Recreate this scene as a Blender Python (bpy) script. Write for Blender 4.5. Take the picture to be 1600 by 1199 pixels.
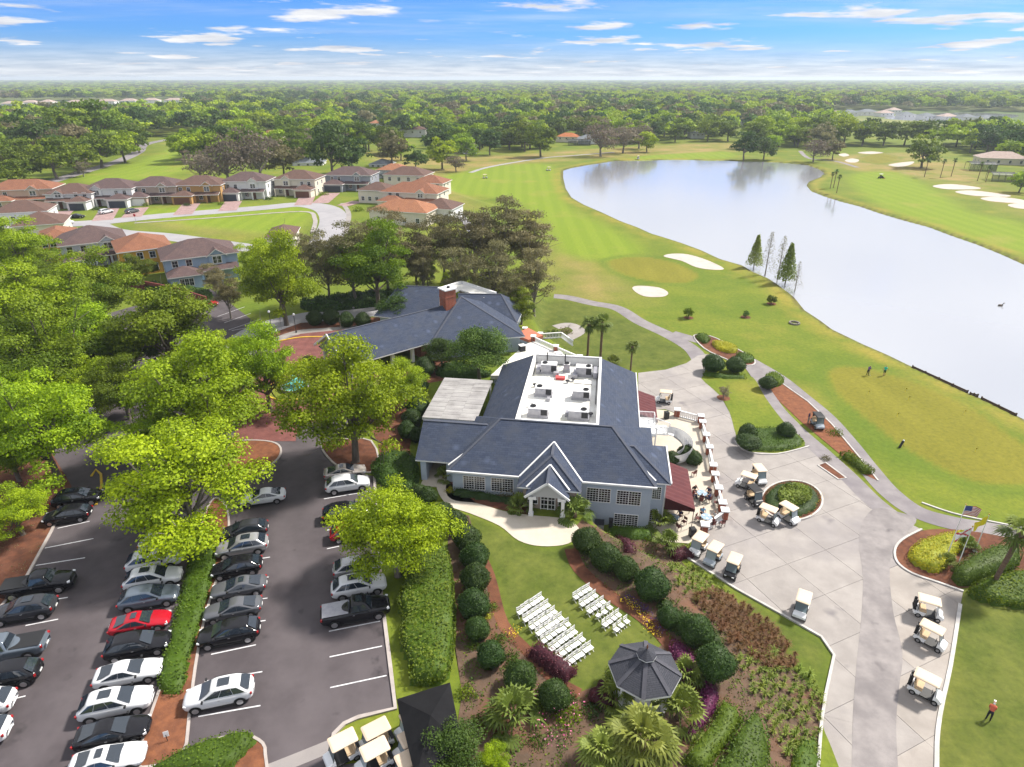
import bpy, bmesh, math, random
import numpy as np
from mathutils import Vector, Matrix
from mathutils.geometry import delaunay_2d_cdt

for o in list(bpy.data.objects):
 bpy.data.objects.remove(o)
SC = bpy.context.scene
COL = SC.collection
rng = np.random.default_rng(11)
random.seed(11)
R = math.radians

# ------------------------------------------------------------------ camera
FPX = 1000.0                      # focal length in pixels of a 1600 px wide frame
CAMH = 44.0                       # metres above the cart court
PITCH = math.atan(478 / FPX)
cam_d = bpy.data.cameras.new('camera')
cam_d.sensor_width = 36.0
cam_d.lens = 36.0 * FPX / 1600
cam_d.clip_start = 0.5
cam_d.clip_end = 60000
cam = bpy.data.objects.new('camera', cam_d)
COL.objects.link(cam)
cam.location = (0, 0, CAMH)
cam.rotation_euler = (math.pi / 2 - PITCH, 0, 0)
SC.camera = cam

# ------------------------------------------------------------------ sky and sun
SUN_AZ = R(62)                    # clockwise from +Y (the view direction)
SUN_EL = R(47)
world = bpy.data.worlds.new('World')
SC.world = world
world.use_nodes = True
wt = world.node_tree
for n in list(wt.nodes):
 wt.nodes.remove(n)
def wn(t, **k):
 n = wt.nodes.new(t)
 for a, b in k.items():
  setattr(n, a, b)
 return n
wl = wt.links.new
w_out = wn('ShaderNodeOutputWorld')
w_bg = wn('ShaderNodeBackground')
w_bg.inputs['Strength'].default_value = 0.105
sky = wn('ShaderNodeTexSky', sky_type='NISHITA', sun_disc=False)
sky.sun_elevation = SUN_EL
sky.sun_rotation = SUN_AZ
sky.altitude = 100
sky.air_density = 1.0
sky.dust_density = 0.3
sky.ozone_density = 3.0
hsv = wn('ShaderNodeHueSaturation')
hsv.inputs['Saturation'].default_value = 1.15
hsv.inputs['Value'].default_value = 0.80
wl(sky.outputs[0], hsv.inputs['Color'])
tc = wn('ShaderNodeTexCoord')
sep = wn('ShaderNodeSeparateXYZ')
wl(tc.outputs['Generated'], sep.inputs[0])
def wmath(op, a, b=None, clamp=False):
 n = wn('ShaderNodeMath', operation=op, use_clamp=clamp)
 for i, v in enumerate((a, b)):
  if v is None:
   continue
  if hasattr(v, 'node'):
   wl(v, n.inputs[i])
  else:
   n.inputs[i].default_value = v
 return n.outputs[0]
zz = wmath('ADD', wmath('MAXIMUM', sep.outputs[2], 0.0), 0.055)
cx_ = wmath('DIVIDE', sep.outputs[0], zz)
cy_ = wmath('DIVIDE', sep.outputs[1], zz)
comb = wn('ShaderNodeCombineXYZ')
wl(cx_, comb.inputs[0]); wl(cy_, comb.inputs[1])
def wnoise(scale, detail, rough, loc, sc=(1, 1, 1)):
 mp = wn('ShaderNodeMapping')
 mp.inputs['Location'].default_value = loc
 mp.inputs['Scale'].default_value = sc
 wl(comb.outputs[0], mp.inputs[0])
 n = wn('ShaderNodeTexNoise')
 n.inputs['Scale'].default_value = scale
 n.inputs['Detail'].default_value = detail
 n.inputs['Roughness'].default_value = rough
 wl(mp.outputs[0], n.inputs['Vector'])
 return n.outputs[0]
def wramp(v, a, b, p0=0.0, p1=1.0):
 n = wn('ShaderNodeMapRange', interpolation_type='SMOOTHSTEP')
 n.inputs[1].default_value = a; n.inputs[2].default_value = b
 n.inputs[3].default_value = p0; n.inputs[4].default_value = p1
 wl(v, n.inputs[0])
 return n.outputs[0]
cumulus = wramp(wnoise(0.62, 7, 0.56, (3.1, 1.7, 0)), 0.535, 0.62)
veil = wramp(wnoise(0.30, 6, 0.62, (8.3, 2.2, 0), (0.7, 1.8, 1)), 0.44, 0.85, 0.0, 0.5)
high = wramp(wmath('ADD', wnoise(0.55, 6, 0.6, (1.3, 6.2, 0)), wramp(sep.outputs[2], 0.095, 0.16, -0.25, 0.13)), 0.36, 0.55, 0.0, 0.96)   # the broken cloud deck overhead
mask = wmath('MAXIMUM', wmath('MAXIMUM', cumulus, veil), high)
low = wramp(sep.outputs[2], -0.01, 0.055, 0.95, 0.0)          # pale air low over the horizon
mask = wmath('MAXIMUM', mask, low)
shade = wramp(wnoise(1.1, 5, 0.6, (5.0, 9.0, 0)), 0.25, 0.75, 0.0, 1.0)
ccol = wn('ShaderNodeMix', data_type='RGBA')
wl(shade, ccol.inputs[0])
ccol.inputs[6].default_value = (3.7, 3.95, 4.5, 1)
ccol.inputs[7].default_value = (6.2, 6.2, 6.25, 1)
wmix = wn('ShaderNodeMix', data_type='RGBA')
wl(mask, wmix.inputs[0])
blue = wn('ShaderNodeMix', data_type='RGBA', blend_type='MULTIPLY')     # deep clean air, as in the photograph
blue.inputs[0].default_value = 1.0
blue.inputs[7].default_value = (0.30, 0.58, 1.22, 1)
wl(hsv.outputs[0], blue.inputs[6])
wl(blue.outputs[2], wmix.inputs[6]); wl(ccol.outputs[2], wmix.inputs[7])
wl(wmix.outputs[2], w_bg.inputs['Color'])
wl(w_bg.outputs[0], w_out.inputs[0])

sun_d = bpy.data.lights.new('sun', 'SUN')
sun_d.energy = 4.5
sun_d.angle = R(6)
sun_d.color = (1.0, 0.94, 0.85)
sun = bpy.data.objects.new('sun', sun_d)
COL.objects.link(sun)
sd_ = Vector((math.sin(SUN_AZ) * math.cos(SUN_EL), math.cos(SUN_AZ) * math.cos(SUN_EL), math.sin(SUN_EL)))
sun.rotation_euler = (-sd_).to_track_quat('-Z', 'Y').to_euler()
sun.location = (60, 30, 90)

vs = SC.view_settings
vs.view_transform = 'Standard'
vs.look = 'None'
vs.exposure = 0.72
vs.gamma = 1.0
vs.use_curve_mapping = False
cy = SC.cycles
cy.use_denoising = True
cy.max_bounces = 6
cy.diffuse_bounces = 2
cy.glossy_bounces = 3
cy.transmission_bounces = 3
cy.transparent_max_bounces = 6
cy.volume_bounces = 0
cy.use_adaptive_sampling = True
cy.adaptive_threshold = 0.02
cy.sample_clamp_indirect = 6

# ------------------------------------------------------------------ from a picture position to a place on the land
CT, ST = math.cos(PITCH), math.sin(PITCH)
def P(px, py, z=0.0):
 a = (px - 800) / FPX; b = (py - 599.5) / FPX
 d = (a, CT - b * ST, -ST - b * CT)
 t = (z - CAMH) / d[2]
 return (d[0] * t, d[1] * t)
def pxm(px, py, z=0.0):
 """pixels (of 1600) per metre at that place"""
 x, y = P(px, py, z)
 return FPX / (y * CT + (CAMH - z) * ST)
def PP(pts, z=0.0):
 return [P(a, b, z) for a, b in pts]
def catmull(pts, n=6, closed=False):
 out = []
 m = len(pts)
 rngi = range(m) if closed else range(m - 1)
 for i in rngi:
  p0 = pts[(i - 1) % m] if closed or i > 0 else pts[i]
  p1 = pts[i]; p2 = pts[(i + 1) % m]
  p3 = pts[(i + 2) % m] if closed or i + 2 < m else p2
  for k in range(n):
   t = k / n
   out.append(tuple(0.5 * ((2 * p1[c]) + (-p0[c] + p2[c]) * t + (2 * p0[c] - 5 * p1[c] + 4 * p2[c] - p3[c]) * t * t
         + (-p0[c] + 3 * p1[c] - 3 * p2[c] + p3[c]) * t ** 3) for c in range(2)))
 if not closed:
  out.append(tuple(pts[-1]))
 return out
def sdf(poly, X, Y):
 """signed distance to a closed polygon, positive inside"""
 X = np.asarray(X, float); Y = np.asarray(Y, float)
 best = np.full(X.shape, 1e18); inside = np.zeros(X.shape, bool)
 n = len(poly)
 for i in range(n):
  ax, ay = poly[i]; bx, by = poly[(i + 1) % n]
  ex, ey = bx - ax, by - ay
  wx, wy = X - ax, Y - ay
  t = np.clip((wx * ex + wy * ey) / (ex * ex + ey * ey + 1e-12), 0, 1)
  dx, dy = wx - ex * t, wy - ey * t
  best = np.minimum(best, dx * dx + dy * dy)
  c = ((ay > Y) != (by > Y)) & (X < (bx - ax) * (Y - ay) / ((by - ay) if by != ay else 1e-12) + ax)
  inside ^= c
 d = np.sqrt(best)
 return np.where(inside, d, -d)

# the high ground: car park, lawn, houses stand 2.7 m above the cart court and the course
ZU = 2.7
UPPER = ([(40, -80)] + PP([(1240, 1199), (1205, 1090), (1165, 1000), (1110, 935), (1060, 893), (1000, 862), (945, 838), (918, 812)], 1.35)
   + PP([(905, 700), (900, 560), (850, 530), (835, 500), (845, 450), (800, 330), (720, 305), (650, 272), (560, 235), (420, 212), (300, 196)], 1.35)
   + [(-900, 760), (-900, -80)])
POND_PX = [(880, 267), (880, 278), (884, 295), (893, 309), (912, 320), (940, 332), (970, 346), (995, 355), (1017, 365), (1040, 372),
   (1065, 380), (1095, 391), (1125, 405), (1160, 415), (1176, 425), (1200, 435), (1215, 445), (1240, 464), (1257, 485), (1280, 500),
   (1300, 515), (1325, 527), (1350, 539), (1385, 554), (1420, 571), (1450, 584), (1512, 614), (1550, 630), (1587, 649), (1640, 676), (1760, 730),
   (1990, 760), (2000, 560), (1760, 475), (1640, 430), (1600, 414), (1562, 397), (1525, 382), (1487, 369), (1450, 355), (1412, 345), (1375, 334), (1340, 322),
   (1312, 315), (1287, 307), (1267, 299), (1260, 290), (1264, 284), (1282, 277), (1288, 271), (1280, 265), (1260, 258), (1225, 255), (1190, 253),
   (1060, 250), (960, 252), (920, 258), (893, 263)]
POND = PP(POND_PX, -0.45)
def terrain(X, Y):
 X = np.asarray(X, float); Y = np.asarray(Y, float)
 w = 2.0 + 6.5 * np.clip((52 - Y) / 7, 0, 1) + 10 * np.clip((Y - 110) / 60, 0, 1)
 t = np.clip(0.5 + sdf(UPPER, X, Y) / w, 0, 1)
 z = ZU * t * t * (3 - 2 * t)
 s = sdf(POND, X, Y)
 k = np.clip(0.5 + s / 3.0, 0, 1)
 return z - 0.9 * k
def G(px, py):
 """where the line of sight through a picture position meets the land"""
 z = 0.0
 for _ in range(14):
  x, y = P(px, py, z)
  z = 0.5 * z + 0.5 * float(terrain(x, y))
 return (x, y, z)

# ------------------------------------------------------------------ object helpers
def link(o, parent=None):
 COL.objects.link(o)
 if parent is not None:
  o.parent = parent
 return o
def tag(o, label=None, cat=None, group=None, kind=None):
 for k, v in (('label', label), ('category', cat), ('group', group), ('kind', kind)):
  if v:
   o[k] = v
 return o
def empty(name, loc=(0, 0, 0), rz=0.0, label=None, cat=None, group=None):
 o = bpy.data.objects.new(name, None)
 o.empty_display_size = 0.3
 link(o)
 o.location = loc; o.rotation_euler = (0, 0, rz)
 return tag(o, label, cat, group)
def copy_tree(o, parent=None):
 c = o.copy()
 link(c, parent)
 for ch in list(o.children):
  copy_tree(ch, c)
 return c
def mesh_np(name, verts, faces, mats, smooth=False, mat_idx=None):
 """faces: (n,k) int array of equal-size faces"""
 me = bpy.data.meshes.new(name)
 verts = np.asarray(verts, np.float32); faces = np.asarray(faces, np.int32)
 n, k = faces.shape
 me.vertices.add(len(verts)); me.vertices.foreach_set('co', verts.ravel())
 me.loops.add(n * k); me.loops.foreach_set('vertex_index', faces.ravel())
 me.polygons.add(n)
 me.polygons.foreach_set('loop_start', np.arange(0, n * k, k, dtype=np.int32))
 me.polygons.foreach_set('loop_total', np.full(n, k, np.int32))
 for m in (mats if isinstance(mats, (list, tuple)) else [mats]):
  me.materials.append(m)
 if mat_idx is not None:
  me.polygons.foreach_set('material_index', np.asarray(mat_idx, np.int32))
 me.polygons.foreach_set('use_smooth', np.full(n, bool(smooth)))
 me.update(calc_edges=True)
 return me
class MB:
 """collects shapes into one mesh"""
 def __init__(self):
  self.v = []; self.f = []; self.mi = []; self.cur = 0
 def mat(self, i):
  self.cur = i; return self
 def add(self, vs, fs):
  b = len(self.v)
  self.v += [tuple(map(float, p)) for p in vs]
  for f in fs:
   self.f.append(tuple(b + i for i in f)); self.mi.append(self.cur)
  return self
 def box(self, c, s, rz=0.0, taper=1.0):
  x, y, z = s[0] / 2, s[1] / 2, s[2] / 2
  ca, sa = math.cos(rz), math.sin(rz)
  vs = []
  for dz, t in ((-z, 1.0), (z, taper)):
   for dx, dy in ((-x, -y), (x, -y), (x, y), (-x, y)):
    dx *= t; dy *= t
    vs.append((c[0] + dx * ca - dy * sa, c[1] + dx * sa + dy * ca, c[2] + dz))
  return self.add(vs, [(3, 2, 1, 0), (4, 5, 6, 7), (0, 1, 5, 4), (1, 2, 6, 5), (2, 3, 7, 6), (3, 0, 4, 7)])
 def bx(self, x0, x1, y0, y1, z0, z1):
  return self.box(((x0 + x1) / 2, (y0 + y1) / 2, (z0 + z1) / 2), (abs(x1 - x0), abs(y1 - y0), abs(z1 - z0)))
 def prism(self, poly, z0, z1, cap=True):
  n = len(poly)
  a = sum(poly[i][0] * poly[(i + 1) % n][1] - poly[(i + 1) % n][0] * poly[i][1] for i in range(n))
  if a < 0:
   poly = poly[::-1]
  vs = [(p[0], p[1], z0) for p in poly] + [(p[0], p[1], z1) for p in poly]
  fs = [(i, (i + 1) % n, n + (i + 1) % n, n + i) for i in range(n)]
  if cap:
   fs += [tuple(range(n, 2 * n)), tuple(range(n - 1, -1, -1))]
  return self.add(vs, fs)
 def tube(self, a, b, r0, r1=None, n=8, cap=True):
  r1 = r0 if r1 is None else r1
  a = Vector(a); b = Vector(b); d = (b - a)
  if d.length < 1e-6:
   return self
  d.normalize()
  u = d.orthogonal().normalized(); w = d.cross(u)
  vs = []
  for c, r in ((a, r0), (b, r1)):
   for i in range(n):
    t = 2 * math.pi * i / n
    vs.append(c + u * (r * math.cos(t)) + w * (r * math.sin(t)))
  fs = [(i, (i + 1) % n, n + (i + 1) % n, n + i) for i in range(n)]
  if cap:
   fs += [tuple(range(n, 2 * n)), tuple(range(n - 1, -1, -1))]
  return self.add(vs, fs)
 def beam(self, a, b, w, h, up=(0, 0, 1)):
  """a bar of rectangular section from a to b"""
  a = Vector(a); b = Vector(b); d = (b - a).normalized()
  s = d.cross(Vector(up))
  if s.length < 1e-4:
   s = Vector((1, 0, 0))
  s.normalize(); t = s.cross(d)
  vs = []
  for c in (a, b):
   for i, j in ((-1, -1), (1, -1), (1, 1), (-1, 1)):
    vs.append(c + s * (i * w / 2) + t * (j * h / 2))
  return self.add(vs, [(3, 2, 1, 0), (4, 5, 6, 7), (0, 1, 5, 4), (1, 2, 6, 5), (2, 3, 7, 6), (3, 0, 4, 7)])
 def lathe(self, prof, n=12, c=(0, 0, 0)):
  """profile [(r,z)...] turned about the vertical"""
  vs = []; m = len(prof)
  for r, z in prof:
   for i in range(n):
    t = 2 * math.pi * i / n
    vs.append((c[0] + r * math.cos(t), c[1] + r * math.sin(t), c[2] + z))
  fs = [(j * n + i, j * n + (i + 1) % n, (j + 1) * n + (i + 1) % n, (j + 1) * n + i) for j in range(m - 1) for i in range(n)]
  fs += [tuple(range((m - 1) * n, m * n)), tuple(range(n - 1, -1, -1))]
  return self.add(vs, fs)
 def mesh(self, name, mats, smooth=False):
  me = bpy.data.meshes.new(name)
  me.from_pydata(self.v, [], self.f)
  for m in (mats if isinstance(mats, (list, tuple)) else [mats]):
   me.materials.append(m)
  me.polygons.foreach_set('material_index', self.mi)
  if smooth:
   me.polygons.foreach_set('use_smooth', [True] * len(me.polygons))
  me.update()
  return me
 def build(self, name, mats, parent=None, smooth=False):
  return link(bpy.data.objects.new(name, self.mesh(name, mats, smooth)), parent)
def part(name, me, parent, loc=(0, 0, 0), rz=0.0):
 o = link(bpy.data.objects.new(name, me), parent)
 o.location = loc; o.rotation_euler = (0, 0, rz)
 return o
def bevelled(o, w=0.02, seg=1):
 m = o.modifiers.new('bevel', 'BEVEL'); m.width = w; m.segments = seg; m.limit_method = 'ANGLE'; m.angle_limit = R(40)
 return o

# ------------------------------------------------------------------ materials
MATS = {}
def mat(name, c1, c2=None, scale=2.0, detail=4, rough=0.8, metal=0.0, bump=0.0, bscale=None, lo=0.35, hi=0.65, spec=0.3, coat=0.0,
  coord='Object', rnd=0.0, stretch=(1, 1, 1), c3=None, scale3=0.3, c4=None, scale4=0.6):
 """procedural: two colours mixed by noise, an optional third by large noise, fine bump, per-object value change"""
 m = bpy.data.materials.new(name); m.use_nodes = True
 nt = m.node_tree; L = nt.links.new
 b = nt.nodes['Principled BSDF']
 b.inputs['Roughness'].default_value = rough
 b.inputs['Metallic'].default_value = metal
 b.inputs['Specular IOR Level'].default_value = spec
 b.inputs['Coat Weight'].default_value = coat
 b.inputs['Coat Roughness'].default_value = 0.05
 b.inputs['Base Color'].default_value = (*c1, 1)
 t = nt.nodes.new('ShaderNodeTexCoord')
 mp = nt.nodes.new('ShaderNodeMapping'); mp.inputs['Scale'].default_value = stretch
 if coord == 'World':
  g = nt.nodes.new('ShaderNodeNewGeometry'); L(g.outputs['Position'], mp.inputs[0])
 else:
  L(t.outputs[coord], mp.inputs[0])
 def noise(sc, det=detail):
  n = nt.nodes.new('ShaderNodeTexNoise'); n.inputs['Scale'].default_value = sc; n.inputs['Detail'].default_value = det
  n.inputs['Roughness'].default_value = 0.6
  L(mp.outputs[0], n.inputs['Vector']); return n.outputs[0]
 def rampn(v, a, bb):
  n = nt.nodes.new('ShaderNodeMapRange'); n.inputs[1].default_value = a; n.inputs[2].default_value = bb
  L(v, n.inputs[0]); return n.outputs[0]
 def mix(f, a, bcol):
  n = nt.nodes.new('ShaderNodeMix'); n.data_type = 'RGBA'
  L(f, n.inputs[0])
  for i, c in ((6, a), (7, bcol)):
   if hasattr(c, 'node'):
    L(c, n.inputs[i])
   else:
    n.inputs[i].default_value = (*c, 1)
  return n.outputs[2]
 col = None
 if c2 is not None:
  col = mix(rampn(noise(scale), lo, hi), c1, c2)
 if c3 is not None:
  col = mix(rampn(noise(scale3, 5), 0.5, 0.72), col if col is not None else c1, c3)
 if c4 is not None:
  col = mix(rampn(noise(scale4, 3), 0.64, 0.74), col, c4)
 if rnd:
  oi = nt.nodes.new('ShaderNodeObjectInfo')
  h = nt.nodes.new('ShaderNodeHueSaturation')
  mr = nt.nodes.new('ShaderNodeMapRange'); mr.inputs[3].default_value = 1 - rnd; mr.inputs[4].default_value = 1 + rnd
  L(oi.outputs['Random'], mr.inputs[0]); L(mr.outputs[0], h.inputs['Value'])
  if col is not None:
   L(col, h.inputs['Color'])
  else:
   h.inputs['Color'].default_value = (*c1, 1)
  col = h.outputs[0]
 if col is not None:
  L(col, b.inputs['Base Color'])
 if bump:
  bn = nt.nodes.new('ShaderNodeBump'); bn.inputs['Strength'].default_value = bump; bn.inputs['Distance'].default_value = 0.05
  L(noise(bscale or scale * 4, 5), bn.inputs['Height']); L(bn.outputs[0], b.inputs['Normal'])
 MATS[name] = m
 return m
def nodes_of(m):
 return m.node_tree, m.node_tree.links.new, m.node_tree.nodes['Principled BSDF']
# ------------------------------------------------------------------ material list
mat('asphalt', (0.066, 0.056, 0.061), (0.089, 0.076, 0.082), scale=0.35, rough=0.9, bump=0.12, bscale=14, coord='World', c3=(0.118, 0.102, 0.109), scale3=0.09, c4=(0.045, 0.039, 0.043), scale4=0.42)
mat('asphalt_path', (0.195, 0.178, 0.185), (0.255, 0.235, 0.240), scale=0.5, rough=0.9, bump=0.1, bscale=10, coord='World', c3=(0.155, 0.14, 0.155), scale3=0.12)
mat('concrete', (0.265, 0.243, 0.230), (0.325, 0.30, 0.283), scale=0.45, rough=0.85, bump=0.06, bscale=8, coord='World', c3=(0.215, 0.198, 0.203), scale3=0.085, rnd=0.05, c4=(0.18, 0.165, 0.17), scale4=0.22)
mat('concrete_old', (0.205, 0.188, 0.188), (0.27, 0.248, 0.243), scale=0.8, rough=0.9, bump=0.06, bscale=8, coord='World', c3=(0.15, 0.137, 0.14), scale3=0.16, rnd=0.04, c4=(0.11, 0.10, 0.105), scale4=0.3)
mat('concrete_warm', (0.302, 0.270, 0.246), (0.365, 0.332, 0.304), scale=0.5, rough=0.85, coord='World', c3=(0.25, 0.225, 0.205), scale3=0.12, rnd=0.04)
mat('concrete_joint', (0.15, 0.14, 0.14), rough=0.95)
mat('concrete_cream', (0.47, 0.415, 0.34), (0.53, 0.475, 0.40), scale=0.6, rough=0.85, coord='World')
mat('road', (0.27, 0.265, 0.28), (0.33, 0.32, 0.335), scale=0.2, rough=0.9, coord='World', c3=(0.30, 0.29, 0.31), scale3=0.05)
mat('kerb_white', (0.52, 0.50, 0.48), (0.40, 0.385, 0.365), scale=1.2, rough=0.8, coord='World')
mat('kerb_grey', (0.34, 0.30, 0.28), (0.42, 0.38, 0.36), scale=1.2, rough=0.9, coord='World')
mat('kerb_yellow', (0.62, 0.40, 0.03), (0.5, 0.34, 0.05), scale=1.5, rough=0.8, coord='World')
mat('line_paint', (0.62, 0.62, 0.64), (0.40, 0.40, 0.42), scale=2.5, rough=0.8, coord='World', lo=0.45, hi=0.75)
mat('mulch', (0.15, 0.058, 0.032), (0.085, 0.035, 0.022), scale=1.4, rough=1.0, bump=0.5, bscale=9, coord='World', c3=(0.20, 0.085, 0.045), scale3=0.25)
mat('mulch_orange', (0.225, 0.088, 0.042), (0.14, 0.055, 0.03), scale=1.6, rough=1.0, bump=0.5, bscale=9, coord='World')
mat('garden_soil', (0.125, 0.080, 0.055), (0.085, 0.058, 0.04), scale=0.9, rough=1.0, bump=0.5, bscale=8, coord='World', c3=(0.16, 0.075, 0.045), scale3=0.16)
mat('sand', (0.50, 0.445, 0.40), (0.41, 0.365, 0.33), scale=0.5, rough=1.0, coord='World', bump=0.2, bscale=3)
mat('white_paint', (0.74, 0.74, 0.74), rough=0.55)
mat('white_roof', (0.78, 0.77, 0.74), (0.68, 0.67, 0.62), scale=0.6, rough=0.8, c3=(0.55, 0.54, 0.44), scale3=0.35)
mat('stucco_blue', (0.40, 0.455, 0.53), (0.36, 0.41, 0.49), scale=0.8, rough=0.9, bump=0.05, bscale=20)
mat('metal_grey', (0.38, 0.38, 0.41), (0.30, 0.30, 0.34), scale=2, rough=0.45, metal=0.3)
mat('metal_dark', (0.03, 0.03, 0.035), rough=0.5, metal=0.2)
mat('black_rubber', (0.015, 0.015, 0.016), rough=0.85)
mat('black_plastic', (0.02, 0.02, 0.022), rough=0.5)
mat('alloy', (0.45, 0.45, 0.47), rough=0.3, metal=0.8)
mat('glass_dark', (0.012, 0.016, 0.022), rough=0.06, spec=0.9)
mat('glass_auto', (0.02, 0.028, 0.04), rough=0.04, spec=1.0)
mat('glass_clear', (0.35, 0.42, 0.46), rough=0.08, spec=0.8)
mat('lamp_glass', (0.7, 0.72, 0.75), rough=0.1, spec=0.8)
mat('tail_red', (0.35, 0.01, 0.012), rough=0.15, spec=0.7)
mat('roof_panel', (0.34, 0.33, 0.325), (0.26, 0.25, 0.25), scale=0.5, rough=0.7, rnd=0.10, c3=(0.20, 0.19, 0.185), scale3=0.25, coord='World')
mat('awning', (0.085, 0.022, 0.026), (0.11, 0.030, 0.032), scale=1.2, rough=0.85)
mat('bark', (0.105, 0.085, 0.068), (0.16, 0.135, 0.115), scale=3, rough=0.95, bump=0.6, bscale=12, stretch=(1, 1, 0.25))
mat('bark_pale', (0.24, 0.21, 0.19), (0.15, 0.13, 0.115), scale=3, rough=0.95, bump=0.6, bscale=12, stretch=(1, 1, 0.25))
mat('bark_palm', (0.20, 0.13, 0.09), (0.12, 0.075, 0.055), scale=6, rough=0.95, bump=0.6, bscale=9, stretch=(0.4, 0.4, 2.5))
mat('seat_beige', (0.56, 0.42, 0.27), (0.50, 0.37, 0.23), scale=2, rough=0.75)
mat('roof_beige', (0.66, 0.53, 0.40), (0.60, 0.48, 0.36), scale=1.0, rough=0.6, rnd=0.05)
mat('cart_white', (0.78, 0.79, 0.80), rough=0.25, coat=0.4)
mat('skin', (0.45, 0.26, 0.18), rough=0.6)
mat('fountain_teal', (0.10, 0.42, 0.38), (0.16, 0.5, 0.45), scale=2, rough=0.5)
mat('canvas_black', (0.018, 0.018, 0.021), (0.026, 0.026, 0.03), scale=0.8, rough=0.9)
mat('stone', (0.30, 0.27, 0.24), (0.2, 0.18, 0.16), scale=2, rough=0.9, bump=0.4)

def brick_mat(name, c1, c2, mortar, scale, coord='Object', bw=0.5, rh=0.25, rough=0.85, bump=0.3):
 m = mat(name, c1, rough=rough)
 nt, L, b = nodes_of(m)
 t = nt.nodes.new('ShaderNodeTexCoord')
 n = nt.nodes.new('ShaderNodeTexBrick')
 n.inputs['Color1'].default_value = (*c1, 1); n.inputs['Color2'].default_value = (*c2, 1); n.inputs['Mortar'].default_value = (*mortar, 1)
 n.inputs['Scale'].default_value = scale; n.inputs['Mortar Size'].default_value = 0.012
 n.inputs['Brick Width'].default_value = bw; n.inputs['Row Height'].default_value = rh
 ns = nt.nodes.new('ShaderNodeTexNoise'); ns.inputs['Scale'].default_value = 0.7; ns.inputs['Detail'].default_value = 5
 mx = nt.nodes.new('ShaderNodeMix'); mx.data_type = 'RGBA'; mx.blend_type = 'MULTIPLY'
 mr = nt.nodes.new('ShaderNodeMapRange'); mr.inputs[1].default_value = 0.3; mr.inputs[2].default_value = 0.7; mr.inputs[3].default_value = 0.75; mr.inputs[4].default_value = 1.15
 if coord == 'World':
  g = nt.nodes.new('ShaderNodeNewGeometry'); src = g.outputs['Position']
 else:
  src = t.outputs[coord]
 L(src, n.inputs['Vector']); L(src, ns.inputs['Vector']); L(ns.outputs[0], mr.inputs[0])
 mx.inputs[0].default_value = 1.0
 L(n.outputs[0], mx.inputs[6]); L(mr.outputs[0], mx.inputs[7]); L(mx.outputs[2], b.inputs['Base Color'])
 bn = nt.nodes.new('ShaderNodeBump'); bn.inputs['Strength'].default_value = bump; bn.inputs['Distance'].default_value = 0.02; bn.invert = True
 L(n.outputs[1], bn.inputs['Height']); L(bn.outputs[0], b.inputs['Normal'])
 return m
brick_mat('brick', (0.34, 0.10, 0.055), (0.26, 0.075, 0.045), (0.35, 0.28, 0.24), 3.0)
brick_mat('brick_paving', (0.21, 0.075, 0.065), (0.16, 0.058, 0.052), (0.10, 0.06, 0.055), 2.2, coord='World', bump=0.15)
brick_mat('paver_drive', (0.36, 0.24, 0.23), (0.30, 0.20, 0.19), (0.22, 0.16, 0.15), 1.6, coord='World', bump=0.1)

def shingle_mat(name, c1, c2, c3, row=0.28, wid=0.6, tiles=False, rough=0.9):
 """roof courses laid in the slope's own plane: UV in metres (u along the eave, v up the slope)"""
 m = mat(name, c1, rough=rough)
 nt, L, b = nodes_of(m)
 uv = nt.nodes.new('ShaderNodeUVMap')
 n = nt.nodes.new('ShaderNodeTexBrick')
 n.inputs['Color1'].default_value = (*c1, 1); n.inputs['Color2'].default_value = (*c2, 1); n.inputs['Mortar'].default_value = (*[c * 0.55 for c in c1], 1)
 n.inputs['Scale'].default_value = 1.0; n.inputs['Brick Width'].default_value = wid; n.inputs['Row Height'].default_value = row
 n.inputs['Mortar Size'].default_value = 0.012; n.inputs['Bias'].default_value = 0.0
 L(uv.outputs[0], n.inputs['Vector'])
 ns = nt.nodes.new('ShaderNodeTexNoise'); ns.inputs['Scale'].default_value = 0.55; ns.inputs['Detail'].default_value = 6; ns.inputs['Roughness'].default_value = 0.65
 L(uv.outputs[0], ns.inputs['Vector'])
 mr = nt.nodes.new('ShaderNodeMapRange'); mr.inputs[1].default_value = 0.45; mr.inputs[2].default_value = 0.75
 L(ns.outputs[0], mr.inputs[0])
 mx = nt.nodes.new('ShaderNodeMix'); mx.data_type = 'RGBA'
 L(mr.outputs[0], mx.inputs[0]); L(n.outputs[0], mx.inputs[6]); mx.inputs[7].default_value = (*c3, 1)
 # scattered paler spots, worn patches
 vo = nt.nodes.new('ShaderNodeTexVoronoi'); vo.inputs['Scale'].default_value = 0.42
 L(uv.outputs[0], vo.inputs['Vector'])
 m2 = nt.nodes.new('ShaderNodeMapRange'); m2.inputs[1].default_value = 0.22; m2.inputs[2].default_value = 0.06; m2.inputs[3].default_value = 0.0; m2.inputs[4].default_value = 0.55
 L(vo.outputs['Distance'], m2.inputs[0])
 mx2 = nt.nodes.new('ShaderNodeMix'); mx2.data_type = 'RGBA'
 L(m2.outputs[0], mx2.inputs[0]); L(mx.outputs[2], mx2.inputs[6]); mx2.inputs[7].default_value = (*[min(1, c * 1.9) for c in c2], 1)
 L((mx if tiles else mx2).outputs[2], b.inputs['Base Color'])
 bn = nt.nodes.new('ShaderNodeBump'); bn.inputs['Strength'].default_value = 0.5; bn.inputs['Distance'].default_value = 0.03; bn.invert = True
 L(n.outputs[1], bn.inputs['Height']); L(bn.outputs[0], b.inputs['Normal'])
 return m
shingle_mat('slate_shingle', (0.034, 0.046, 0.080), (0.050, 0.064, 0.102), (0.056, 0.065, 0.088))
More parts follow.
